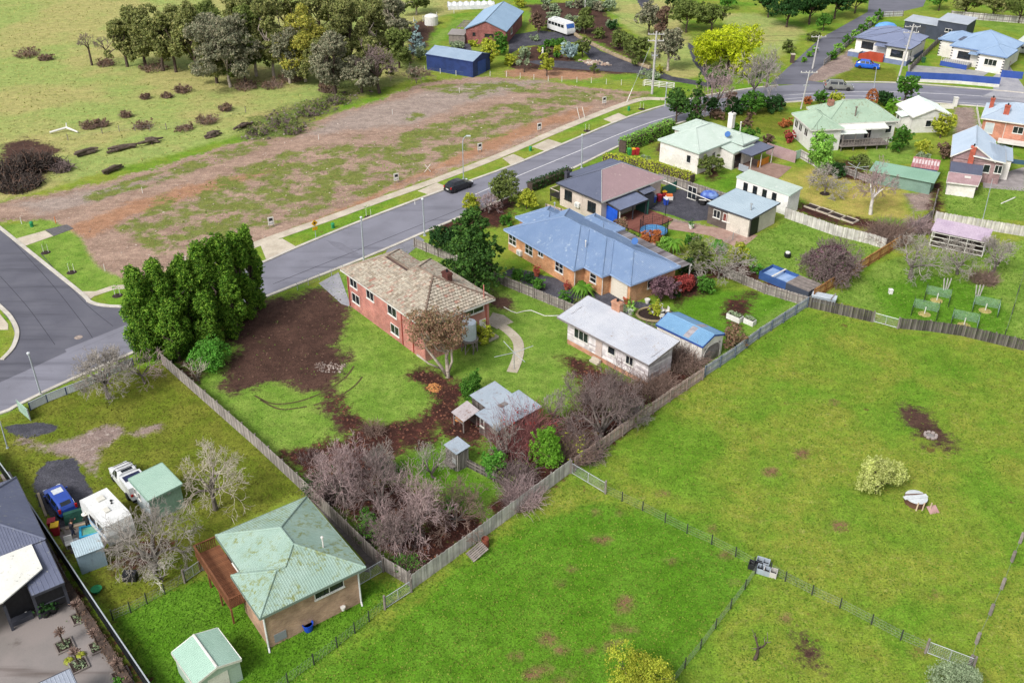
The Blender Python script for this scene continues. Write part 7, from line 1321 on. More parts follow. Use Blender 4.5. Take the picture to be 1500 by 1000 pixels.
# ================================================================ PEOPLE
def person(label, loc, rz, J, top, legs, skin='#b98a70', hat=None, hair='#2a2420'):
    """J: joints of the pose in metres; one continuous skinned body, clothes by material zones"""
    o = thing('person', label, 'person', loc, rz)
    names = ['pelvis', 'chest', 'neck', 'head', 'crown', 'hipL', 'kneeL', 'ankL', 'toeL', 'hipR', 'kneeR', 'ankR', 'toeR', 'shL', 'elL', 'wrL', 'haL', 'shR', 'elR', 'wrR', 'haR']
    E_ = [(0, 1), (1, 2), (2, 3), (3, 4), (0, 5), (5, 6), (6, 7), (7, 8), (0, 9), (9, 10), (10, 11), (11, 12), (1, 13), (13, 14), (14, 15), (15, 16), (1, 17), (17, 18), (18, 19), (19, 20)]
    Rr = dict(pelvis=.15, chest=.17, neck=.065, head=.105, crown=.075, hip=.11, knee=.075, ank=.055, toe=.045, sh=.075, el=.055, wr=.04, ha=.045)
    me = bpy.data.meshes.new('body'); me.from_pydata([J[n] for n in names], E_, []); b = bpy.data.objects.new('body', me); COL.objects.link(b); b.parent = o
    sk = b.modifiers.new('skin', 'SKIN'); lay = me.skin_vertices[0].data
    for i, n in enumerate(names):
        r = Rr.get(n, Rr.get(n[:-1], .06)); lay[i].radius = (r, r); lay[i].use_root = (i == 0)
    sb = b.modifiers.new('smooth', 'SUBSURF'); sb.levels = 1; sb.render_levels = 1
    t = NT('clothes_' + label[:18]); sp = t.n('ShaderNodeSeparateXYZ'); t.L(t.coord(), sp.inputs[0]); z = sp.outputs[2]; pz, nz = J['pelvis'][2], J['neck'][2]
    c = t.mix(t.ramp(z, pz - .03, pz + .03), C(legs), C(top)); c = t.mix(t.ramp(z, nz - .02, nz + .02), c, C(skin)); me.materials.append(t.set(c, .85))
    h = J['crown']; hm = MB().lathe([(.115, -.06), (.125, .02), (.1, .09), (.05, .125), (.01, .13)], 10)
    hm.build('hair' if not hat else 'hat_crown', M('hair_dark', hair) if not hat else M('hat_' + hat, hat), o, h)
    if hat: MB().lathe([(.26, 0), (.26, .02), (.12, .05)], 14).build('hat_brim', M('hat_' + hat, hat), o, (h[0], h[1], h[2] - .02))
    for s in (-1, 1):
        wr, ha = J['wrL' if s < 0 else 'wrR'], J['haL' if s < 0 else 'haR']; d = (Vector(ha) - Vector(wr)).normalized(); q = d.cross(UP); q = q.normalized() if q.length > .1 else Vector((1, 0, 0)); fb = MB()
        for k, ln in enumerate((.07, .085, .09, .08)): f0 = Vector(ha) + q * (k - 1.5) * .02; fb.tube([f0, f0 + d * ln * .6, f0 + d * ln - UP * .015], [.01, .009, .007], 5)
        fb.tube([Vector(wr) + d * .04 + q * .03, Vector(wr) + d * .08 + q * .065], [.011, .008], 5); fb.build('fingers', M('skin_tone', skin), o)
    return o
person('person in dark jacket and jeans striding past the bins', G(108, 786), heading((108, 786), (130, 770)), dict(pelvis=(0, 0, .86), chest=(.08, 0, 1.2), neck=(.14, 0, 1.38), head=(.19, 0, 1.49), crown=(.2, 0, 1.58), hipL=(.0, .1, .8), kneeL=(.2, .1, .46), ankL=(.18, .1, .08), toeL=(.32, .1, .04), hipR=(0, -.1, .8), kneeR=(-.08, -.1, .44), ankR=(-.34, -.1, .12), toeR=(-.22, -.1, .04), shL=(.1, .2, 1.3), elL=(.32, .24, 1.2), wrL=(.52, .2, 1.3), haL=(.6, .18, 1.33), shR=(.1, -.2, 1.3), elR=(-.02, -.28, 1.05), wrR=(.12, -.3, .86), haR=(.16, -.3, .78)), '#22242c', '#3a4258')
person('person in wide white hat standing by the green tarpaulin', G(131, 774), heading((131, 774), (110, 760)), dict(pelvis=(0, 0, .82), chest=(.03, 0, 1.16), neck=(.05, 0, 1.33), head=(.08, 0, 1.44), crown=(.08, 0, 1.52), hipL=(.0, .1, .76), kneeL=(.04, .11, .43), ankL=(0, .11, .08), toeL=(.14, .12, .04), hipR=(0, -.1, .76), kneeR=(.03, -.11, .43), ankR=(-.02, -.11, .08), toeR=(.12, -.12, .04), shL=(.04, .19, 1.25), elL=(.06, .24, 1.0), wrL=(.24, .16, .95), haL=(.32, .12, .95), shR=(.04, -.19, 1.25), elR=(.05, -.24, 1.0), wrR=(.24, -.16, .93), haR=(.32, -.12, .92)), '#3f3b3a', '#2c2e34', hat='#dcdad2')
# ================================================================ POLES, LAMPS, SIGNS
m_pole = M('pole_steel', '#b3bac2', '#a3aab2', 1, .5, metal=.1); m_cpole = M('concrete_pole', '#c2c0be', '#b0aeac', 1, .8)
def lamp(label, base, top, arm=None, r=.08, mat=None, name='street_lamp', head=True):
    """base, top: pixels of foot and top; arm: length and direction (px x) of an outreach"""
    h = hpx(*base, top[1]); o = thing(name, label, 'street lamp' if head else 'pole', G(*base)); mat = mat or m_pole; lean = G(top[0], top[1], h) - G(*base); lean.z = 0
    if lean.length > .6: lean = lean.normalized() * .25
    if arm: MB().tube([(0, 0, 0), (0, 0, h * .82), (arm * .12, 0, h * .93), (arm * .5, 0, h * .99), (arm, 0, h)], [r, r * .8, r * .7, r * .6, r * .6], 8).build('pole', mat, o); MB().bx(-.35, .25, -.12, .12, -.08, .05).build('lamp_head', m_headl, o, (arm, 0, h))
    else:
        MB().tube([(0, 0, 0), lean + Vector((0, 0, h))], [r, r * .8], 8).build('pole', mat, o)
        if head: MB().lathe([(.1, 0), (.16, .05), (.16, .2), (.05, .26)], 10).build('lamp_head', m_headl, o, lean + Vector((0, 0, h)))
    MB().lathe([(r * 2.2, 0), (r * 2.2, .06)], 8).build('base_plate', mat, o); return o
lamp('street lamp with curved arm on the far footpath beside the vacant block', (679, 262), (677, 199), .9)
lamp('grey street lamp pole in front of the tiled brick house', (533, 383), (529, 320), r=.1); lamp('pale street lamp pole at the kerb near the paling fence end', (622, 345), (619, 293), r=.1); lamp('pale tall lamp pole in front of the taupe house', (852, 246), (853, 199), r=.1)
lamp('street lamp pole beside the white front fence at lower left', (60, 578), (42, 519), r=.09); lamp('green-grey lamp pole by the rounded evergreen', (974, 156), (977, 123), r=.1); lamp('short pole cut by the left edge beside the driveway', (11, 656), (0, 617), r=.06, head=False, name='pole'); lamp('white sign pole on the verge by the blue car', (1280, 131), (1284, 98), r=.07, head=False, name='pole')
def power_pole(label, base, top, r=.16, arms=2, lean=(0, 0)):
    h = hpx(*base, top[1]); o = thing('power_pole', label, 'power pole', G(*base)); tp = Vector((lean[0], lean[1], h)); MB().tube([(0, 0, -.1), tp], [r * 1.1, r * .8], 9).build('pole', m_cpole, o)
    for k in range(arms):
        z = tp * (1 - .05 - .1 * k); MB().bar(z + Vector((-1.4, .12, 0)), z + Vector((1.4, .12, 0)), .1, .14).build('crossarm', m_cpole, o)
        for x in (-1.3, -.5, .5, 1.3): MB().lathe([(.05, 0), (.07, .08), (.03, .2)], 7).build('insulator', m_frame, o, z + Vector((x, .12, .07)))
    MB().bx(-.5, .5, -.12, .12, -.1, .1).build('bracket', m_steel, o, tp * .62 + Vector((0, .1, 0))); return o, G(*base) + tp
_, T1 = power_pole('tall concrete power pole with crossarm and stay beside the vacant block', (955, 138), (963, 46), .2)
_, T2 = power_pole('leaning power pole with insulators in front of the slate cottage', (1315, 119), (1336, 36), .17, 2, (.9, .3))
_, T3 = power_pole('leaning timber power pole at the lane entrance', (1190, 101), (1199, 52), .15, 1, (.3, 0)); _, T4 = power_pole('leaning pole in the garden of the verandah house', (1173, 160), (1186, 104), .12, 1, (.5, 0))
_, T5 = power_pole('slim pale power pole on the garden bank behind the bus', (857, 16), (858, -14), .14, 1)
st = thing('stay_wire', 'sloping stay wire with pale guard beside the tall power pole', 'stay wire', G(918, 150)); MB().tube([(0, 0, 0), (T1 - G(918, 150)) * .78], .03, 5).build('cable', m_steel, st); MB().tube([(0, 0, .0), (T1 - G(918, 150)) * .2], .07, 6).build('guard', m_fascia, st)
for i, (a, b, dz, lab) in enumerate([(T1, T2, 0, 'upper power line from tall pole to the leaning roadside pole'), (T1, T2, -.9, 'lower power line from tall pole to the leaning roadside pole'), (T1, T5, 0, 'power line from tall pole up to the garden bank pole'), (T2, T3, 0, 'power line between the leaning roadside pole and the lane pole')]):
    a, b = a + UP * (dz - .1), b + UP * (dz - .1); MB().tube([a.lerp(b, k / 14) - a - UP * (4 * 1.3 * (k / 14) * (1 - k / 14)) for k in range(15)], .022, 4).build('power_line', m_dtrim, None, a, label=lab, cat='power line')
# ---- land sale boards
for i, (u, v) in enumerate([(398, 333), (581, 268), (703, 223), (790, 193), (885, 154)]):
    o = thing('sale_sign', 'white and black land sale board on the vacant block, %s from the left' % ['first', 'second', 'third', 'fourth', 'fifth'][i], 'sign', G(u, v), R(28), 'land sale boards')
    for x in (-.25, .25): pbox('leg', o, (x, 0, 0), (.06, .06, 1.2), m_timber)
    MB().bx(-.38, .38, -.03, .03, .35, 1.45).build('board', m_frame, o); MB().bx(-.22, .22, -.045, -.031, .92, 1.3).build('black_panel', M('sign_black', '#2a2a2e'), o); MB().bx(-.26, .26, -.043, -.031, .55, .62).build('print_line', M('sign_grey', '#8a8a90'), o)
o = thing('warning_sign', 'yellow diamond road sign with smaller plate on the nature strip', 'sign', G(463, 350), R(40)); MB().tube([(0, 0, 0), (0, 0, 2.3)], .04, 6).build('post', m_pole, o)
mb = MB(); mb.add([(0, -.06, 1.75), (.45, -.06, 2.2), (0, -.06, 2.65), (-.45, -.06, 2.2), (0, -.03, 1.75), (.45, -.03, 2.2), (0, -.03, 2.65), (-.45, -.03, 2.2)], [(0, 1, 2, 3), (7, 6, 5, 4), (0, 4, 5, 1), (1, 5, 6, 2), (2, 6, 7, 3), (3, 7, 4, 0)]); m_yel = M('sign_yellow', '#f0b81e', '#e6ae18', 2, .5); mb.build('diamond_plate', m_yel, o); MB().bx(-.12, .12, -.075, -.062, 2.1, 2.32).build('symbol', M('sign_black', '#2a2a2e'), o); MB().bx(-.35, .35, -.06, -.03, 1.25, 1.65).build('lower_plate', m_yel, o)
# ---- verge pits, saplings, pegs
m_pit = M('pit_green', '#2f9a62', '#288a56', 3, .6)
for u, v, lab in [(488, 334, 'green service pillar on the nature strip beside the yellow sign'), (777, 221, 'green service pillar on the small grass island'), (921, 162, 'green service pillar on the last grass island'), (47, 332, 'green service pillar near the left side driveway')]:
    o = thing('service_pillar', lab, 'service pillar', G(u, v)); MB().lathe([(.22, 0), (.22, .55), (.26, .56), (.2, .7), (.05, .74)], 10).build('case', m_pit, o); MB().bx(-.08, .08, -.235, -.215, .2, .45).build('door', M('pit_dark', '#247048'), o)
for i, (u, v, lab) in enumerate([(540, 318, 'staked sapling on the long grass strip before the black car'), (67, 370, 'upper staked sapling on the bright corner verge'), (105, 399, 'lower staked sapling on the bright corner verge'), (860, 192, 'staked sapling on the second grass island'), (940, 160, 'staked sapling on the last grass island'), (172, 433, 'mulched sapling on the verge behind the conifers')]):
    o = thing('sapling', lab, 'sapling', G(u, v), 0, 'staked verge saplings'); MB().lathe([(.6, 0), (.5, .05), (.1, .07)], 14).build('mulch_ring', M('dark_mulch', '#3a2c28', '#2e2320', 5), o); MB().tube([(0, 0, 0), (.03, 0, .7), (0, .02, 1.4)], [.03, .022, .012], 5).build('stem', m_bark, o); rng = np.random.default_rng(i); P = rng.normal(0, .22, (40, 3)) * np.array([1, 1, 1.4]) + np.array([0, 0, 1.25]); V, Q = leaves(rng, P, P * 0 + np.array([0, 0, 1.]), .12); place('leaves', npmesh('leaves', V, Q, mleaf('light')), o)
    for s in (-1, 1): pbox('stake', o, (s * .3, .1, 0), (.04, .04, 1.1), m_fascia)
for u, v, lab, r in [(209, 283, 'white survey peg on the vacant block at left', .05), (467, 205, 'white survey peg mid vacant block', .05), (575, 168, 'white survey peg upper vacant block', .05), (673, 136, 'white survey peg near the navy shed fence', .05), (273, 385, 'white marker post behind the conifer row', .08), (154, 397, 'white marker peg on the bright corner verge', .05), (32, 328, 'white and yellow marker peg near the left service pillar', .06), (82, 327, 'orange marker peg near the gravel drive', .06), (608, 300, 'short white peg on the nature strip', .05)]: 
    mp_ = place('survey_peg', tubemesh('survey_peg', r, .9, m_fascia if 'orange' not in lab else M('peg_orange', '#d87a3a'), 6), None, G(u, v), label=lab, cat='peg')
o = thing('brace_posts', 'pair of leaning white poles at the edge of the vacant block', 'posts', G(849, 174)); [MB().tube([(x, 0, 0), (x - .5, .2, 1.9)], .06, 6).build('post', m_fascia, o) for x in (0, .9)]
o = thing('timber_brace', 'white crossed timber trestle beside the curved lamp', 'trestle', G(627, 252)); MB().bar((-.5, 0, 0), (.4, 0, 1.2), .1, .06).build('leg', m_fascia, o); MB().bar((.4, .1, 0), (-.4, .1, 1.1), .1, .06).build('leg', m_fascia, o)
o = thing('fallen_branch', 'white stripped branch lying in a V on the far pasture', 'branch', G(98, 193)); MB().tube([(-2.2, -1.2, .3), (0, .2, .6), (2.2, -1.0, .3)], [.16, .2, .12], 6).build('limb', m_frame, o); MB().tube([(0, .2, .6), (0, .5, 1.3)], .08, 5).build('stub', m_frame, o)
# ---- slash pile and logs
for a in [(14, 262, 50, 222, 'black', 500, 'great dark slash pile of roots at the left edge'), (48, 250, 48, 205, 'black', 520, 'highest dark heap of the slash pile'), (76, 246, 36, 216, 'black', 320, 'dark shoulder of the slash pile'), (92, 250, 30, 228, 'dark', 240, 'brown right-hand heap of the slash pile'), (30, 274, 80, 248, 'black', 520, 'low brown front skirt of the slash pile')]: bramble(a[6], *a[:5], a[5], None, 'brush pile', 'slash_pile', rt=2.6)
for i, (u, v, u2, v2, lab) in enumerate([(104, 232, 146, 222, 'long dark log beside the slash pile'), (158, 224, 205, 214, 'heap of broken logs right of the long log'), (205, 213, 242, 207, 'last log of the line in the pasture'), (150, 256, 182, 246, 'dark log lying below the log line'), (300, 202, 325, 198, 'short dark log above the vacant block'), (344, 192, 372, 182, 'dark log near the rubble')]):
    rnd = random.Random(i); a, b = G(u, v), G(u2, v2); o = thing('log', lab, 'log', a)
    for k in range(7): 
        p = (b - a) * rnd.uniform(0, .45) + Vector((0, rnd.uniform(-.9, .9), .12 + .09 * k)); q = (b - a) * rnd.uniform(.5, 1.0) + Vector((0, rnd.uniform(-.9, .9), .12 + .08 * k)); MB().tube([p, p.lerp(q, .5) + Vector((0, 0, .1)), q], [.2, .24, .12], 7).build('trunk_piece', M('charred_log', '#6e6056', '#54483f', 2, .9, bump=.06) if k else M('cut_log', '#6a5a50', '#5a4a42', 2), o)
rng = np.random.default_rng(5)
def rocks(label, poly, n, smin, smax, mat, name='rocks', cat='rocks'):
    P = [G(*p) for p in poly]; mn = Vector((min(p.x for p in P), min(p.y for p in P), 0)); mx = Vector((max(p.x for p in P), max(p.y for p in P), 0)); V = []; F = []; k = 0; base = np.array([[0, 0, 1], [1, 0, .2], [.3, .9, .3], [-.8, .6, .2], [-.8, -.6, .3], [.3, -.9, .2]])
    W = np.array([p[:2] for p in P])
    while k < n:
        x, y = rng.uniform(mn.x, mx.x), rng.uniform(mn.y, mx.y); ins = False
        for a, b in zip(W, np.roll(W, -1, 0)):
            if (a[1] > y) != (b[1] > y) and x < a[0] + (y - a[1]) / (b[1] - a[1]) * (b[0] - a[0]): ins = not ins
        if not ins: continue
        s = rng.uniform(smin, smax); an = rng.uniform(0, 6.28); c, sn = math.cos(an), math.sin(an); B = base * s * rng.uniform(.7, 1.3, 3); B = np.stack([B[:, 0] * c - B[:, 1] * sn + x, B[:, 0] * sn + B[:, 1] * c + y, np.maximum(B[:, 2], 0)], 1); o_ = len(V); V += list(B); F += [(o_, o_ + 1 + i, o_ + 1 + (i + 1) % 5) for i in range(5)]; k += 1
    o = place(name, npmesh(name, np.array(V), np.array(F), mat), None, label=label, cat=cat, kind='stuff'); return o
rocks('scattered pale and dark rubble below the far gums', POLY['rubble'][0], 260, .1, .34, Misl('rubble_stone', ['#5a5048', '#6a6058', '#4a4038', '#8f877e', '#6a5e50', '#57622f', '#4f6a2c'], .9), 'rubble', 'rubble')
rocks('pale ash and charred scraps on the dug soil', [(458, 533), (480, 529), (508, 534), (498, 546), (465, 545)], 160, .04, .12, Misl('ash_scrap', ['#9a8c84', '#7a6a62', '#b0a49c', '#4a403c'], .9), 'ash_debris', 'debris')
rocks('clods and sticks littering the dug soil', POLY['soil'][0], 500, .04, .14, Misl('soil_clod', ['#4a3630', '#5c463c', '#6c5248', '#3a2a26'], .95), 'soil_clods', 'soil'); rocks('bark and leaf litter on the dark mulch', POLY['mulch'][0], 1100, .04, .15, Misl('bark_litter', ['#4a332c', '#6a463a', '#3a2822', '#8a5c48', '#5a3c32'], .95), 'bark_litter', 'litter'); rocks('litter under the brambles by the paddock fence', POLY['mulch'][1], 700, .04, .15, Misl('bark_litter', ['#4a332c']), 'bark_litter', 'litter')
rocks('loose stones over the vacant block', POLY['dirt'][0], 500, .05, .16, Misl('lot_stone', ['#b8a498', '#8f7a6c', '#cdbfb4', '#7a6458'], .95), 'loose_stones', 'stones')
for k, (u, v, w, vt) in enumerate([(378, 196, 40, 182), (412, 184, 44, 168), (452, 168, 40, 154), (430, 194, 36, 182), (492, 150, 36, 138), (468, 158, 30, 148)]): bramble('%s clump of low scrub on the rubble bank below the gums, from the left' % ['first', 'second', 'fourth', 'third', 'sixth', 'fifth'][k], u, v, w, vt, 'dark', 150, 'olive', group='scrub on the rubble bank', nl=420)
bramble('heap of cut branches on the mulch track', 548, 634, 40, 614, 'brown', 160, None, 'branches', 'branch_heap'); bramble('low stick pile at the soil edge by the dark fence', 455, 672, 50, 660, 'dark', 160, None, 'branches', 'branch_heap')
for u, v, w, lab in [(636, 568, 12, 'orange woodchips strewn on the mulch by the gum'), (674, 614, 8, 'orange woodchips strewn beside the lean-to shelter')]: rocks(lab, [(u + w * math.cos(k), v + w * .6 * math.sin(k)) for k in range(6)], 110, .05, .14, Misl('woodchip', ['#c08a54', '#a87044', '#b07c4c', '#8a5a3c'], .95), 'woodchips', 'woodchips')
# ================================================================ TANK, CLOTHES HOIST, GARDEN THINGS
o = thing('water_tank', 'galvanised round water tank on timber stand behind the brick house', 'water tank', G(688, 514)); mb = MB(); [mb.lathe([(.72, 1.55 + .27 * i), (.75, 1.6 + .27 * i), (.72, 1.82 + .27 * i)], 18) for i in range(7)]; mb.build('tank_body', Mroof('tank_zinc', '#c2ccd4', '#aeb8c0', '#8f8a86', .3), o); MB().lathe([(.76, 3.44), (.72, 3.5), (.2, 3.62), (.02, 3.63)], 18).build('tank_lid', m_gal, o); MB().lathe([(.95, 1.42), (.95, 1.54)], 16).build('platform', m_timber, o)
for a in range(6): c, s = math.cos(a * 1.047), math.sin(a * 1.047); c2, s2 = math.cos(a * 1.047 + 1.047), math.sin(a * 1.047 + 1.047); MB().tube([(c * .8, s * .8, 0), (c * .8, s * .8, 1.42)], .06, 6).build('leg', m_timber, o); MB().bar((c * .8, s * .8, .15), (c2 * .8, s2 * .8, 1.3), .08, .04).build('brace', m_timber, o)
o = thing('clothes_hoist', 'rotary clothes hoist with four long arms over the garden path', 'clothes hoist', G(753, 541)); MB().tube([(0, 0, 0), (0, 0, 2.1)], .04, 6).build('mast', m_steel, o)
for a in (.5, 2.07, 3.64, 5.21): MB().tube([(0, 0, 2.0), (2.2 * math.cos(a), 2.2 * math.sin(a), 2.15)], .035, 5).build('arm', m_gate, o)
o = thing('clothes_hoist', 'folded rotary clothes hoist by the dark bush behind the dry lawn', 'clothes hoist', G(1252, 262)); MB().tube([(0, 0, 0), (0, 0, 1.9)], .05, 6).build('mast', m_steel, o)
for a in range(6): MB().tube([(0, 0, 1.7), (1.7 * math.cos(a * 1.05), 1.7 * math.sin(a * 1.05), 1.9)], .035, 5).build('arm', m_gate, o)
pts = [G(*q) + UP * .05 for q in [(738, 450), (748, 456), (757, 459), (768, 456), (778, 455), (788, 459), (798, 463), (810, 463), (826, 462)]]; MB().tube([p - pts[0] for p in pts], .05, 5).build('garden_hose', m_fascia, None, pts[0], label='pale hose snaking over the lawn to the studio', cat='hose')
o = thing('trampoline', 'round black trampoline with blue pads and safety net by the deck', 'trampoline', G(957, 345)); MB().lathe([(1.45, .72), (1.45, .74), (.02, .735)], 24).build('mat', m_black, o); MB().lathe([(1.45, .7), (1.75, .7), (1.75, .76), (1.45, .76)], 24).build('pad', M('trampoline_blue', '#5a94c8', '#4f88bc', 2, .5), o); nt = MB()
for a in range(8):
    c, s = 1.78 * math.cos(a * .785), 1.78 * math.sin(a * .785); MB().tube([(c, s, 0), (c, s, 2.3)], .035, 5).build('pole', m_black, o)
for a in range(48): c, s = 1.72 * math.cos(a * .1309), 1.72 * math.sin(a * .1309); nt.tube([(c, s, .75), (c, s, 2.2)], .012, 3, caps=False)
for z in (.9, 1.2, 1.5, 1.8, 2.2): nt.tube([(1.72 * math.cos(a * .2618), 1.72 * math.sin(a * .2618), z) for a in range(25)], .014, 3, caps=False)
nt.build('safety_net', m_black, o, kind='stuff')
# blue tank box
A_, B_, D_ = G(1111, 408), G(1183, 438), G(1132, 396); e = (B_ - A_).normalized(); L_ = (B_ - A_).length; w_ = (D_ - A_).length * .9
o = thing('fish_tank', 'long blue tank half covered with grey boards on the courtyard lawn', 'tank', A_, math.atan2(e.y, e.x)); m_tb = M('tank_blue', '#3d5f9a', '#35558c', 1, .6)
for a in ((0, L_ * .55, 0, .06), (0, L_ * .55, w_ - .06, w_), (0, .06, .06, w_ - .06)): MB().bx(a[0], a[1], a[2], a[3], 0, .95).build('side_panel', m_tb, o)
MB().bx(.06, L_ * .55, .06, w_ - .06, 0, .55).build('liner', M('liner_pale_blue', '#9fb8dc', '#7d9cc8', 1.2, .3), o); MB().bx(L_ * .55, L_, 0, w_, 0, .9).build('covered_end', M('slate_panel', '#444a58'), o); [MB().bx(L_ * .55 + .03, L_ - .03, w_ * k / 8 + .02, w_ * (k + 1) / 8 - .02, .905, .95).build('cover_board', m_timber, o) for k in range(8)]; MB().bx(L_ * .25, L_ * .28, 0, w_, .95, 1.02).build('cross_bar', m_fascia, o)
o = thing('fire_pot', 'dark round fire pot with white top on the courtyard lawn', 'fire pot', G(1153, 377)); MB().lathe([(.25, 0), (.42, .2), (.42, .55), (.36, .62)], 12).build('pot', m_black, o); MB().lathe([(.3, .6), (.28, .75), (.1, .82)], 10).build('ash_cap', m_frame, o)
for i, (u, v, w, l, lab) in enumerate([(1076, 468, .8, 1.7, 'white bathtub planter with cabbages on the flower lawn'), (1098, 474, .7, 1.2, 'smaller white planter tub right of the bathtub planter')]):
    o = thing('planter', lab, 'planter', G(u, v), R(-46)); MB().bx(-l / 2, l / 2, -w / 2, w / 2, 0, .6).build('tub', m_frame, o); MB().bx(-l / 2 + .08, l / 2 - .08, -w / 2 + .08, w / 2 - .08, .55, .62).build('soil', M('dark_mulch', '#3a2c28'), o); P = rng.uniform(-1, 1, (120, 3)) * np.array([l * .42, w * .36, .14]) + np.array([0, 0, .74]); V, Q = leaves(rng, P, P * 0 + np.array([0, 0, 1.]), .2); place('leaves', npmesh('leaves', V, Q, mleaf('sage')), o)
def pot(label, u, v, s, mat, pal=None):
    o = thing('plant_pot', label, 'plant pot', G(u, v)); MB().lathe([(.2 * s, 0), (.32 * s, .5 * s), (.36 * s, .5 * s), (.36 * s, .58 * s), (.28 * s, .55 * s)], 12).build('pot', mat, o)
    if pal: P = rng.normal(0, .22 * s, (70, 3)) + np.array([0, 0, .75 * s]); V, Q = leaves(rng, P, P, .16 * s); place('leaves', npmesh('leaves', V, Q, mleaf(pal)), o)
m_ter = M('terracotta', '#b5654a', '#a3563e', 3, .85)
for a in [('terracotta pot at the left of the orange brick wall', 786, 404, 1.2, m_ter, 'red'), ('terracotta pot at the step of the orange brick wall', 830, 424, 1.0, m_ter, 'red'), ('terracotta pot holding the ball topiary', 917, 443, 1.1, m_ter), ('terracotta pot below the garage door', 920, 452, 1.0, m_ter, 'mid'), ('cream pot below the garage door', 924, 460, 1.3, m_frame, 'light'), ('white birdbath pot on the bitumen', 948, 444, .9, m_frame), ('black tub left on the wet court', 68, 902, 1.2, m_black, 'dark'), ('black tub right on the wet court', 79, 896, 1.2, m_black, 'dark'), ('white pot by the brick pavers', 1012, 335, 1.0, m_frame, 'mid')]: pot(*a)
o = thing('garden_table', 'white cast garden table beside the kerbed bed', 'table', G(966, 462)); MB().lathe([(.35, 0), (.05, .06), (.05, .66), (.5, .68), (.5, .72)], 14).build('table', m_frame, o)
for i, (dx, dy) in enumerate([(-.9, .1), (.8, .3), (.1, -.9), (.2, .9)]):
    o = thing('garden_chair', 'white cast garden chair %s the table' % ['left of', 'right of', 'in front of', 'behind'][i], 'chair', G(966, 462) + Vector((dx, dy, 0)), math.atan2(-dy, -dx)); MB().bx(-.22, .22, -.22, .22, .42, .46).build('seat', m_frame, o); MB().bx(-.24, -.2, -.22, .22, .46, .9).build('backrest', m_frame, o); [pbox('leg', o, (x, y, 0), (.05, .05, .42), m_frame) for x in (-.18, .18) for y in (-.18, .18)]
o = thing('raised_bed', 'curved kerbed garden bed beside the white table', 'garden bed', G(958, 462)); MB().tube([(1.9 * math.cos(a * .3), 1.5 * math.sin(a * .3), .15) for a in range(22)], .16, 5).build('kerb', M('sandstone_kerb', '#a89878', '#988868', 2), o); MB().lathe([(1.7, 0), (1.5, .2), (.05, .25)], 16).build('soil', M('dark_mulch', '#3a2c28'), o)
bramble('dark rubble heap with red bricks beside the studio', 946, 486, 36, 470, 'dark', 200, None, 'heap', 'rubble_heap')
# bins
def bin_(label, u, v, body, lid, rz=.3):
    o = thing('wheelie_bin', label, 'bin', G(u, v), rz); mb = MB(); mb.add([(-.22, -.25, .05), (.22, -.25, .05), (.22, .25, .05), (-.22, .25, .05), (-.28, -.32, .95), (.28, -.32, .95), (.28, .32, .95), (-.28, .32, .95)], [(3, 2, 1, 0), (4, 5, 6, 7), (0, 1, 5, 4), (1, 2, 6, 5), (2, 3, 7, 6), (3, 0, 4, 7)]); mb.build('body', M('bin_' + body, body, None, 2, .5), o); MB().bx(-.3, .3, -.35, .34, .955, 1.04).build('lid', M('bin_' + lid, lid, None, 2, .5), o); [MB().lathe([(.1, -.03), (.1, .03)], 8).build('wheel', m_tyre, o, (x, .28, .1)) for x in (-.2, .2)]
bin_('green-lidded bin by the bright clipped hedge', 922, 227, '#3a8a4a', '#4aa85a'); bin_('yellow-lidded red bin by the bright clipped hedge', 927, 227, '#b0303a', '#e8b02a'); bin_('red-lidded bin by the bright clipped hedge', 933, 227, '#b0303a', '#c02a34')
bin_('blue bin against the taupe house', 957, 297, '#3a5ac0', '#8fa8e0'); bin_('dark red bin against the taupe house', 965, 295, '#a02a3a', '#b03040'); bin_('red bin with yellow lid against the taupe house', 972, 290, '#a02a3a', '#e8b82a'); bin_('white and blue bin standing forward on the courtyard', 975, 300, '#3050b8', '#d8dce4')
bin_('red bin with yellow lid beside the striding person', 84, 782, '#b02a3a', '#f0c020'); bin_('red bin behind the yellow-lidded one at the fence', 79, 776, '#b02a3a', '#a8283a'); bin_('green bin beside the blue walled house', 1352, 92, '#3a6a4a', '#335e42'); bin_('red-lidded bin on the right driveway of the blue walled house', 1475, 98, '#6a3038', '#b0303a')
o = thing('toy_crate', 'orange and white crate heap on the courtyard by the bins', 'crate', G(980, 292)); MB().bx(-.5, .5, -.35, .35, 0, .5).build('crate', m_frame, o); MB().bx(-.42, .42, -.28, .28, .5, .75).build('orange_tub', M('tub_orange', '#e0783a'), o)
o = thing('window_frame', 'loose white window frame leaning on the courtyard fence', 'window', G(1013, 292), R(-48)); window(o, (0, 0, .95), -90, 1.5, 1.8, 2, 1)
lamp('black garden lamp post in the courtyard', (974, 318), (977, 293), r=.05, mat=m_black)
MB().tube([(0, 0, 0), G(1045, 296, 2.2) - G(966, 262, 3.0)], .06, 6).build('overhead_pipe', m_fascia, None, G(966, 262, 3.0), label='long white pipe strung from the taupe house over the courtyard', cat='pipe')
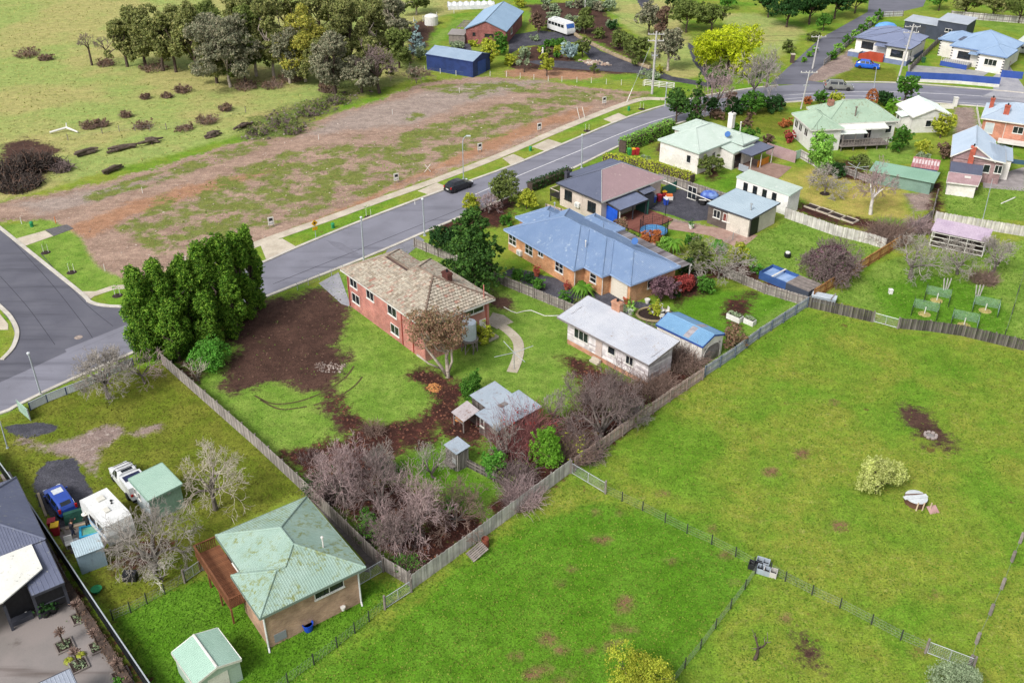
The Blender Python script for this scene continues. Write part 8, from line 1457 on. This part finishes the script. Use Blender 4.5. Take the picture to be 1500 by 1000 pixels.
# paddling pool, tarp stack and junk by the caravan
o = thing('paddling_pool', 'bright cyan rectangular paddling pool beside the caravan', 'pool', G(138, 780), R(22)); m_cy = M('pool_cyan', '#2ea8d8', '#289ccc', 2, .4)
for a in ((-1.05, 1.05, -.7, -.52), (-1.05, 1.05, .52, .7), (-1.05, -.87, -.52, .52), (.87, 1.05, -.52, .52)): MB().bx(*a, 0, .42).build('wall', m_cy, o)
MB().bx(-.87, .87, -.52, .52, 0, .3).build('water', M('pool_water', '#5fa890', '#8fb8a0', 2, .1), o)
o = thing('tarp_stack', 'stack covered with dark green tarpaulin behind the blue SUV', 'tarpaulin', G(115, 762), R(25)); MB().add([(-1.0, -.3, 0), (1.0, -.3, 0), (1.0, .3, 0), (-1.0, .3, 0), (-.95, -.2, 1.05), (.95, -.18, 1.15), (.95, .2, 1.1), (-.95, .22, 1.0)], [(3, 2, 1, 0), (4, 5, 6, 7), (0, 1, 5, 4), (1, 2, 6, 5), (2, 3, 7, 6), (3, 0, 4, 7)]).build('tarpaulin', M('green_tarp', '#1f4a40', '#2a5a4c', 1.5, .7, bump=.08, bscale=3), o); [pbox('weight', o, (x, .35, 0), (.3, .2, .15), m_timber) for x in (-.6, .5)]
o = thing('plastic_chair', 'white plastic chairs and bucket left beside the tin shed', 'chair', G(103, 800), R(30)); MB().bx(-.3, .3, -.3, .3, .35, .42).build('seat', m_frame, o); MB().bx(-.3, .3, .26, .32, .42, .9).build('backrest', m_frame, o); [pbox('leg', o, (x, y, 0), (.05, .05, .36), m_frame) for x in (-.25, .25) for y in (-.25, .25)]
o = thing('bucket', 'grey bucket beside the plastic chair', 'bucket', G(112, 796)); MB().lathe([(.18, 0), (.24, .4), (.26, .4), (.22, .36)], 12).build('bucket', m_steel, o)
o = thing('covered_barbecue', 'black covered barbecue beside the crooked leafless tree', 'barbecue', G(192, 848)); MB().bx(-.5, .5, -.3, .3, 0, .7).build('cover', M('black_tarp', '#2a2b30', '#202126', 2, .5, bump=.06), o); MB().lathe([(.22, .7), (.22, .78), (.1, .8)], 12).build('lid', m_dtrim, o)
o = thing('bowl', 'green plastic bowl on the olive lawn by the black fence', 'bowl', G(142, 866)); MB().lathe([(.25, 0), (.38, .3), (.42, .3), (.3, .22)], 12).build('bowl', m_pit, o)
for u, v, l, rz, lab in [(118, 770, 2.2, .4, 'timber sleeper behind the green tarpaulin stack'), (157, 806, 2.2, .5, 'timber sleeper below the caravan'), (62, 740, 3.4, -1.0, 'timber edging along the black fence')]: pbox('timber_sleeper', None, G(u, v), (l, .2, .16), M('pale_sleeper', '#b8a890', '#a89880', 2), rz, label=lab, cat='sleeper')
o = thing('bucket', 'blue plastic tub against the tan brick wall', 'bucket', G(452, 922)); MB().lathe([(.3, 0), (.38, .62), (.41, .62), (.41, .66), (.34, .64), (.3, .4)], 14).build('tub', M('tub_blue', '#1f4fc8', '#1a46b4', 2, .4), o); MB().lathe([(.33, .5), (.02, .5)], 14).build('water', M('tub_dark', '#12204a'), o)
o = thing('pallet', 'broken timber pallet leaning on the silver fence', 'pallet', G(699, 812), R(35)); [MB().bar((-.7, -.5 + .2 * k, .05), (.7, -.5 + .2 * k, .65), .14, .03).build('slat', m_timber, o) for k in range(6)]; [MB().bar((x, -.55, .3 + x * .4), (x, .55, .3 + x * .4), .08, .08).build('bearer', m_timber, o) for x in (-.55, 0, .55)]
o = thing('rusty_drum', 'rusty red drum beside the broken pallet', 'drum', G(711, 800)); MB().lathe([(.3, 0), (.3, .85), (.26, .85), (.26, .7)], 14).build('drum', M('rust_red', '#8a4a38', '#6e3a2c', 3, .9), o)
# ================================================================ COURT: pollarded standards in square beds
for i, (u, v, lean, lab) in enumerate([(117, 905, -.3, 'pollarded rose standard in the bed nearest the screen room'), (95, 946, -.15, 'pollarded rose standard in the middle of the wet court'), (144, 947, -.2, 'pollarded rose standard with two heads by the black fence'), (178, 990, -.2, 'pollarded rose standard lowest by the black fence'), (116, 975, -.2, 'pollarded rose standard with yellow yuccas at its foot')]):
    o = thing('rose_standard', lab, 'rose tree', G(u, v), R(37), 'pollarded roses on the court'); [MB().bx(*a, 0, .14).build('bed_kerb', m_timber, o) for a in ((-.6, .6, -.6, -.5), (-.6, .6, .5, .6), (-.6, -.5, -.5, .5), (.5, .6, -.5, .5))]; MB().bx(-.5, .5, -.5, .5, 0, .1).build('bed_soil', M('dark_mulch', '#3a2c28'), o)
    MB().tube([(0, 0, .05), (-.04, 0, .7), (-.02, .02, 1.35)], [.08, .07, .06], 7).build('trunk', m_bark, o); segs = []; r_ = np.random.default_rng(i)
    for k in range(70): d = r_.normal(0, 1, 3); d[2] = abs(d[2]) * .7; d /= np.linalg.norm(d); p = np.array([-.02, .02, 1.35]); segs.append((*p, *(p + d * r_.uniform(.25, .5)), .022, .03))
    V, Q = tubes(segs, 4); place('crown', npmesh('crown', V, Q, mtwig('brown')), o, kind='stuff'); P = r_.normal(0, .22, (90, 3)) * np.array([1, 1, .25]) + np.array([0, 0, .16]); P[:, 2] = np.abs(P[:, 2]); V, Q = leaves(r_, P, P * 0 + np.array([0, 0, 1.]), .13); place('groundcover', npmesh('groundcover', V, Q, mleaf('sage')), o)
frond_plant('spiky yellow yucca left on the wet court', 101, 968, 20, 952, 'yellow', 22, .15, 'yucca', 'yucca'); frond_plant('spiky yellow yucca right on the wet court', 118, 960, 20, 944, 'yellow', 22, .15, 'yucca', 'yucca'); tree('green succulent clump at the bottom edge of the wet court', 172, 1004, 20, 994, 'grn', 'low', cat='plant', name='succulent', trunk=False)
for u, v, lab, m in [(30, 905, 'small orange and white garden figurine by the screen room', M('figurine_orange', '#d8b48a')), (40, 902, 'small pale figurine beside the orange one', m_frame)]: MB().lathe([(.16, 0), (.2, .12), (.12, .28), (.14, .36), (.05, .46)], 10).build('figurine', m, None, G(u, v), label=lab, cat='figurine')
# ================================================================ PADDOCK THINGS
o = thing('fire_ring', 'pale stone fire ring in the dark patch of the paddock', 'fire ring', G(1363, 638)); [MB().bx(-.14, .14, -.1, .1, 0, .16).build('stone', M('ring_stone', '#b0a4a0', '#9a8e8a', 3), o, (.5 * math.cos(a * .785), .5 * math.sin(a * .785), 0), a * .785 + 1.57) for a in range(8)]; MB().lathe([(.4, 0), (.3, .06), (.05, .08)], 10).build('ash', M('ash_grey', '#8a8482'), o)
o = thing('round_table', 'upturned round timber table with white sheets on top in the paddock', 'table', G(1340, 736)); MB().lathe([(.85, 0), (.85, .5), (.92, .52), (.92, .6)], 18).build('drum', M('spool_wood', '#6a4c3e', '#5a3e32', 2), o); MB().lathe([(.9, .605), (.9, .64)], 18).build('top', M('sheet_white', '#d3d8dc', '#c2c8cc', 1), o); MB().bar((-1.1, -.2, .68), (.9, .1, .7), .4, .04).build('loose_board', M('sheet_white', '#d3d8dc'), o); MB().bar((-.9, .25, .66), (.8, .35, .66), .12, .04).build('gap_board', M('spool_wood', '#6a4c3e'), o)
for x in (-.25, .25, .85): MB().bar((x, -1.0, 0), (x + .1, -.88, .75), .1, .05).build('leaning_slat', M('pale_slat', '#c2ac94', '#b09a84', 2), o)
MB().add([(-.45, -.3, .02), (.4, -.35, .02), (.45, .3, .3), (-.4, .35, .3), (-.45, -.3, 0), (.4, -.35, 0), (.45, .3, .26), (-.4, .35, .26)], [(0, 1, 2, 3), (7, 6, 5, 4), (0, 4, 5, 1), (1, 5, 6, 2), (2, 6, 7, 3), (3, 7, 4, 0)]).build('pink_board', M('dusty_pink_board', '#b89490', '#a88480', 2), None, G(1366, 748), .3, label='dusty pink board lying beside the upturned round table', cat='board')
for i, (u, v, lab) in enumerate([(1106, 832, 'dark crate at the fence junction, left one'), (1117, 827, 'grey crate at the fence junction, upper one'), (1128, 841, 'pale crate at the fence junction, lower right one'), (1118, 838, 'grey crate at the fence junction, front middle one')]):
    o = thing('crate', lab, 'crate', G(u, v), R(-25)); m = [m_dtrim, m_gal, M('pale_crate', '#c2beb8'), m_gal][i]; [MB().bx(*a, 0, .5).build('side', m, o) for a in ((-.5, .5, -.32, -.27), (-.5, .5, .27, .32), (-.5, -.45, -.27, .27), (.45, .5, -.27, .27))]; MB().bx(-.45, .45, -.27, .27, .02, .12).build('base', m_dtrim, o); MB().bx(-.02, .02, -.27, .27, .12, .48).build('divider', m, o)
o = thing('feed_bucket', 'blue feed bucket hanging by the low right gate', 'bucket', G(1420, 990)); MB().lathe([(.2, .1), (.26, .5), (.28, .5), (.24, .45)], 12).build('bucket', M('tub_blue', '#1f4fc8'), o)
# ================================================================ ORCHARD PENS
for i, (u, v, lab) in enumerate([(1372, 440, 'green netted plant pen, upper left of the four in the orchard'), (1354, 460, 'green netted plant pen, lower left of the four in the orchard'), (1443, 455, 'green netted plant pen, upper right of the four in the orchard'), (1412, 476, 'green netted plant pen, lower right of the four in the orchard')]):
    o = thing('plant_pen', lab, 'plant pen', G(u, v), R(-26), 'netted orchard pens'); nt = MB(); cs = [(-1.3, -1.1), (1.3, -1.1), (1.3, 1.1), (-1.3, 1.1)]
    for x, y in cs: place('post', tubemesh('post', .035, 1.35, m_dpost, 5), o, (x, y, 0))
    for (a, b) in ((cs[0], cs[3]), (cs[1], cs[2]), (cs[3], cs[2])):
        a, b = Vector((*a, 0)), Vector((*b, 0))
        for k in range(22): q = a.lerp(b, k / 21); nt.tube([q + UP * .02, q + UP * 1.1], .012, 3, caps=False)
        for k in range(9): nt.tube([a + UP * (.05 + .13 * k), b + UP * (.05 + .13 * k)], .012, 3, caps=False)
    nt.build('netting', M('shade_net', '#9fc0b0', '#8fb0a0', 2), o, kind='stuff'); place('stake', tubemesh('stake', .06, .9, m_fascia, 6), o, (0, 0, 0)); place('straw', MB().lathe([(.7, 0), (.4, .06), (.05, .08)], 10).mesh('straw', M('straw', '#b0a468', '#a09458', 4)), o)
for u, v, lab in [(1385, 424, 'bundle of pale posts standing behind the left pens'), (1432, 434, 'bundle of pale posts standing behind the right pens')]:
    o = thing('post_bundle', lab, 'posts', G(u, v)); [MB().bar((x * .25, .1 * x, 0), (x * .4, .1, 1.4), .16, .08).build('post', M('bleached_post', '#c2beb8', '#b0aca6', 2), o) for x in (-1, 0, 1)]
o = thing('trough', 'pale galvanised trough against the charred fence corner', 'trough', G(1206, 442), R(-24)); MB().bx(-1.3, 1.3, -.5, .5, 0, .75).build('trough', m_gal, o); MB().bx(-1.35, 1.35, -.55, .55, .75, .82).build('lid', M('pale_lid', '#c2ccd4', '#b0bac4', 1), o); MB().bar((.8, -.7, .86), (1.1, .9, .86), .12, .06).build('loose_timber', m_timber, o)
o = thing('small_box', 'white box on a bare spot in the orchard', 'box', G(1304, 430)); MB().bx(-.2, .2, -.2, .2, 0, .5).build('box', m_frame, o); MB().bx(-.24, .24, -.24, .24, .5, .56).build('lid', m_frame, o)
lamp('tall thin clothesline pole on the bright lawn at right', (1440, 320), (1454, 262), r=.05, head=False, name='pole'); pbox('white_plank', None, G(1477, 294), (3.6, .14, .08), m_frame, heading((1462, 301), (1496, 286)), label='long white plank lying on the bright lawn at right', cat='plank')
MB().lathe([(.7, 0), (.62, .12), (.05, .16)], 14).build('tree_bed', M('dark_mulch', '#3a2c28'), None, G(1208, 284), label='round edged bed under the small spreading leafless tree', cat='garden bed')
for i, (u, v) in enumerate([(1190, 304), (1208, 310), (1226, 317), (1245, 323)]):
    o = thing('vegetable_bed', 'dark vegetable bed with pale edging, %s from the white shed' % ['first', 'second', 'third', 'fourth'][i], 'garden bed', G(u, v), R(-48), 'vegetable beds behind the paling fence'); MB().bx(-.8, .8, -.6, .6, 0, .12).build('soil', M('dark_mulch', '#3a2c28'), o); [MB().bx(*a, 0, .2).build('edging', m_conc, o) for a in ((-.9, .9, -.72, -.6), (-.9, .9, .6, .72), (.8, .9, -.6, .6))]
# ================================================================ TOP CENTRE: tank, netting, walls
o = thing('water_tank', 'white round water tank behind the vegetable beds at the top', 'water tank', G(632, 36)); MB().lathe([(1.5, 0), (1.5, 1.8), (1.3, 2.0), (.3, 2.3), (.02, 2.32)], 20).build('tank', m_frame, o); MB().lathe([(.3, 2.25), (.3, 2.38), (.05, 2.4)], 10).build('lid', m_steel, o)
o = thing('netting_tunnel', 'long white bird netting over vines behind the red brick house', 'netting', G(690, 12), R(8)); mb = MB(); n_ = 30; prf = [(-1.3, 0), (-1.2, .9), (-.5, 1.4), (.5, 1.4), (1.2, .9), (1.3, 0)]
V = [(x, y, z * (1 + .12 * math.sin(k * 1.7 + y))) for k, x in enumerate(np.linspace(-5.5, 5.5, n_)) for y, z in prf]; F = [(i * 6 + j, i * 6 + j + 1, i * 6 + 7 + j, i * 6 + 6 + j) for i in range(n_ - 1) for j in range(5)]; mb.add(V, F); mb.build('net', M('white_net', '#dcdee0', '#c8ccd0', 2, .8, bump=.05), o); [MB().tube([(x, 0, 0), (x, 0, 1.35)], .05, 5).build('post', m_timber, o) for x in (-5, -2.5, 0, 2.5, 5)]
sw = thing('stone_wall', 'low sandstone retaining wall curving beside the dark driveway', 'wall', G(842, 52)); pts = smoothline([(842, 52), (855, 60), (875, 70), (900, 82), (925, 92), (952, 101)], 14)
for i, (a, b) in enumerate(zip(pts, pts[1:])):
    d = b - a; MB().bx(-d.length * .46, d.length * .46, -.22, .22, 0, .55 + .1 * math.sin(i * 2.3)).build('stone', M('sandstone', '#b5a488', '#9c8a70', 1.5, .9, rnd=.15), sw, (a + b) / 2 - G(842, 52), math.atan2(d.y, d.x))
o = thing('statue', 'pale garden statue among the island shrubs', 'statue', G(795, 80)); MB().lathe([(.3, 0), (.3, .3), (.16, .35), (.22, .8), (.14, 1.1), (.16, 1.3), (.05, 1.45)], 10).build('figure', m_frame, o)
rocks('pink and white stones edging the driveway island', [(845, 88), (880, 90), (900, 97), (860, 96)], 90, .15, .4, Misl('edging_stone', ['#b8aa9c', '#a29080', '#92786a', '#c2bab0'], .9), 'edging_stones', 'stones')
bl = thing('pool_cover', 'light blue domed cover behind the slate roofed cottage', 'cover', G(1297, 42)); o = MB().lathe([(1.9, 0), (1.8, .6), (1.3, 1.1), (.5, 1.35), (.02, 1.38)], 16).build('dome', M('light_blue_cover', '#6fa8e8', '#5f98dc', 1, .5), bl); o.scale = (1.3, .7, 1); MB().tube([(2.3 * math.cos(a * .52), 1.3 * math.sin(a * .52), .15) for a in range(13)], .15, 6).build('rim', M('pale_blue_rim', '#c2d8f0'), bl)
# letter of small road furniture
o = thing('gate_pillar', 'white square gate pillar at the gravel drive entrance', 'pillar', G(1398, 156)); MB().bx(-.3, .3, -.3, .3, 0, 1.5).build('shaft', m_frame, o); MB().bx(-.36, .36, -.36, .36, 1.5, 1.62).build('cap', m_frame, o)
o = thing('gate_pillar', 'dark gate pillar at the left of the lane', 'pillar', G(1160, 92)); MB().bx(-.35, .35, -.35, .35, 0, 1.6).build('shaft', M('dark_brick_pillar', '#5a4a46'), o); MB().bx(-.42, .42, -.42, .42, 1.6, 1.72).build('cap', m_conc, o)
sheet_fence('white low wall in front of the white garage along the road', [(1376, 160), (1396, 160)], .8, m_wr, m_frame, 2, ribs=False, name='low_wall'); sheet_fence('pale low wall at the salmon brick house drive', [(1430, 160), (1434, 185), (1440, 195)], .7, m_wr, m_frame, 2, ribs=False, name='low_wall')
rw = thing('retaining_wall', 'honey timber retaining wall of upright pales along the dark fence beside the green roof', 'retaining wall', G(462, 728)); v = G(557, 826) - G(462, 728); an = math.atan2(v.y, v.x); m_ply = M('treated_pine', '#c9a468', '#b08c54', 3, .85, rnd=.15)
for k in range(44): pbox('pale', rw, v * (k / 43), (.2, .14, .42 + .06 * (k % 3)), m_ply, an)
# ================================================================ GRASS
def grass(label, polys, n, pal, seed, smin=.14, smax=.3, inside=None):
    r_ = np.random.default_rng(seed); W = [np.array([G(*p)[:2] for p in pl]) for pl in polys]; pts = []; tot = sum(np.prod(w.max(0) - w.min(0)) for w in W)
    for w in W:
        mn, mx = w.min(0), w.max(0); k = r_.uniform(mn, mx, (int(n * np.prod(mx - mn) / tot), 2)); ins = np.zeros(len(k), bool)
        for a, b in zip(w, np.roll(w, -1, 0)):
            with np.errstate(divide='ignore', invalid='ignore'): xi = a[0] + (k[:, 1] - a[1]) / (b[1] - a[1]) * (b[0] - a[0])
            ins ^= ((a[1] > k[:, 1]) != (b[1] > k[:, 1])) & (k[:, 0] < xi)
        pts.append(k[ins])
    k = np.concatenate(pts)
    for nm in ('soil', 'mulch', 'bitumen', 'gravel'): k = k[(sdf(POLY[nm], k) < .15) | (r_.random(len(k)) < (.07 if nm in ('soil', 'mulch') else 0))]
    P = np.c_[k, np.full(len(k), .05)]; N = r_.normal(0, .55, (len(k), 3)); N[:, 2] = np.abs(N[:, 2]) + .55; V, Q = leaves(r_, P, N, r_.uniform(smin, smax, len(k)).mean(), 1.0, .35); V[:, 2] = np.maximum(V[:, 2], .004); place('grass', npmesh('grass', V, Q, Misl('grass_' + pal[0][1:], pal, .9, scale=.35, trans=.2)), None, label=label, cat='grass', kind='stuff')
PADD = [[(600, 862), (840, 692), (1030, 556), (1184, 452), (1320, 482), (1510, 518), (1510, 1010), (405, 1012)]]
grass('short mottled grass tufts of the paddock', PADD, 90000, ['#628a24', '#789230', '#4e781a', '#889440', '#6a8e28'], 11, .07, .15)
grass('bright lawn tufts of the brick house block', [POLY['bright'][0]], 26000, ['#6a8c34', '#809a44', '#5a8028', '#90a456'], 12, .07, .15); grass('olive lawn tufts of the left block', [POLY['olive'][0]], 16000, ['#6e7828', '#7e8034', '#5a5e22', '#8c8a3e'], 13, .07, .15); grass('lush lawn tufts around the tan brick house', [POLY['lush'][0]], 12000, ['#56841c', '#649028', '#487614', '#709a34'], 14, .07, .14)
grass('lawn tufts of the orchard and rear lawns', POLY['bright'][1:4], 16000, ['#648a2c', '#789638', '#527c20', '#869e48'], 15, .1, .2); grass('dry tussocks of the far pasture', [POLY['pasture'][0]], 30000, ['#a8a460', '#96a052', '#b8b070', '#86944a'], 16, .18, .36); grass('weed tufts on the vacant block', POLY['weeds'], 9000, ['#7a9840', '#8c9c50', '#6c8a38', '#a4a25e'], 17, .12, .26)
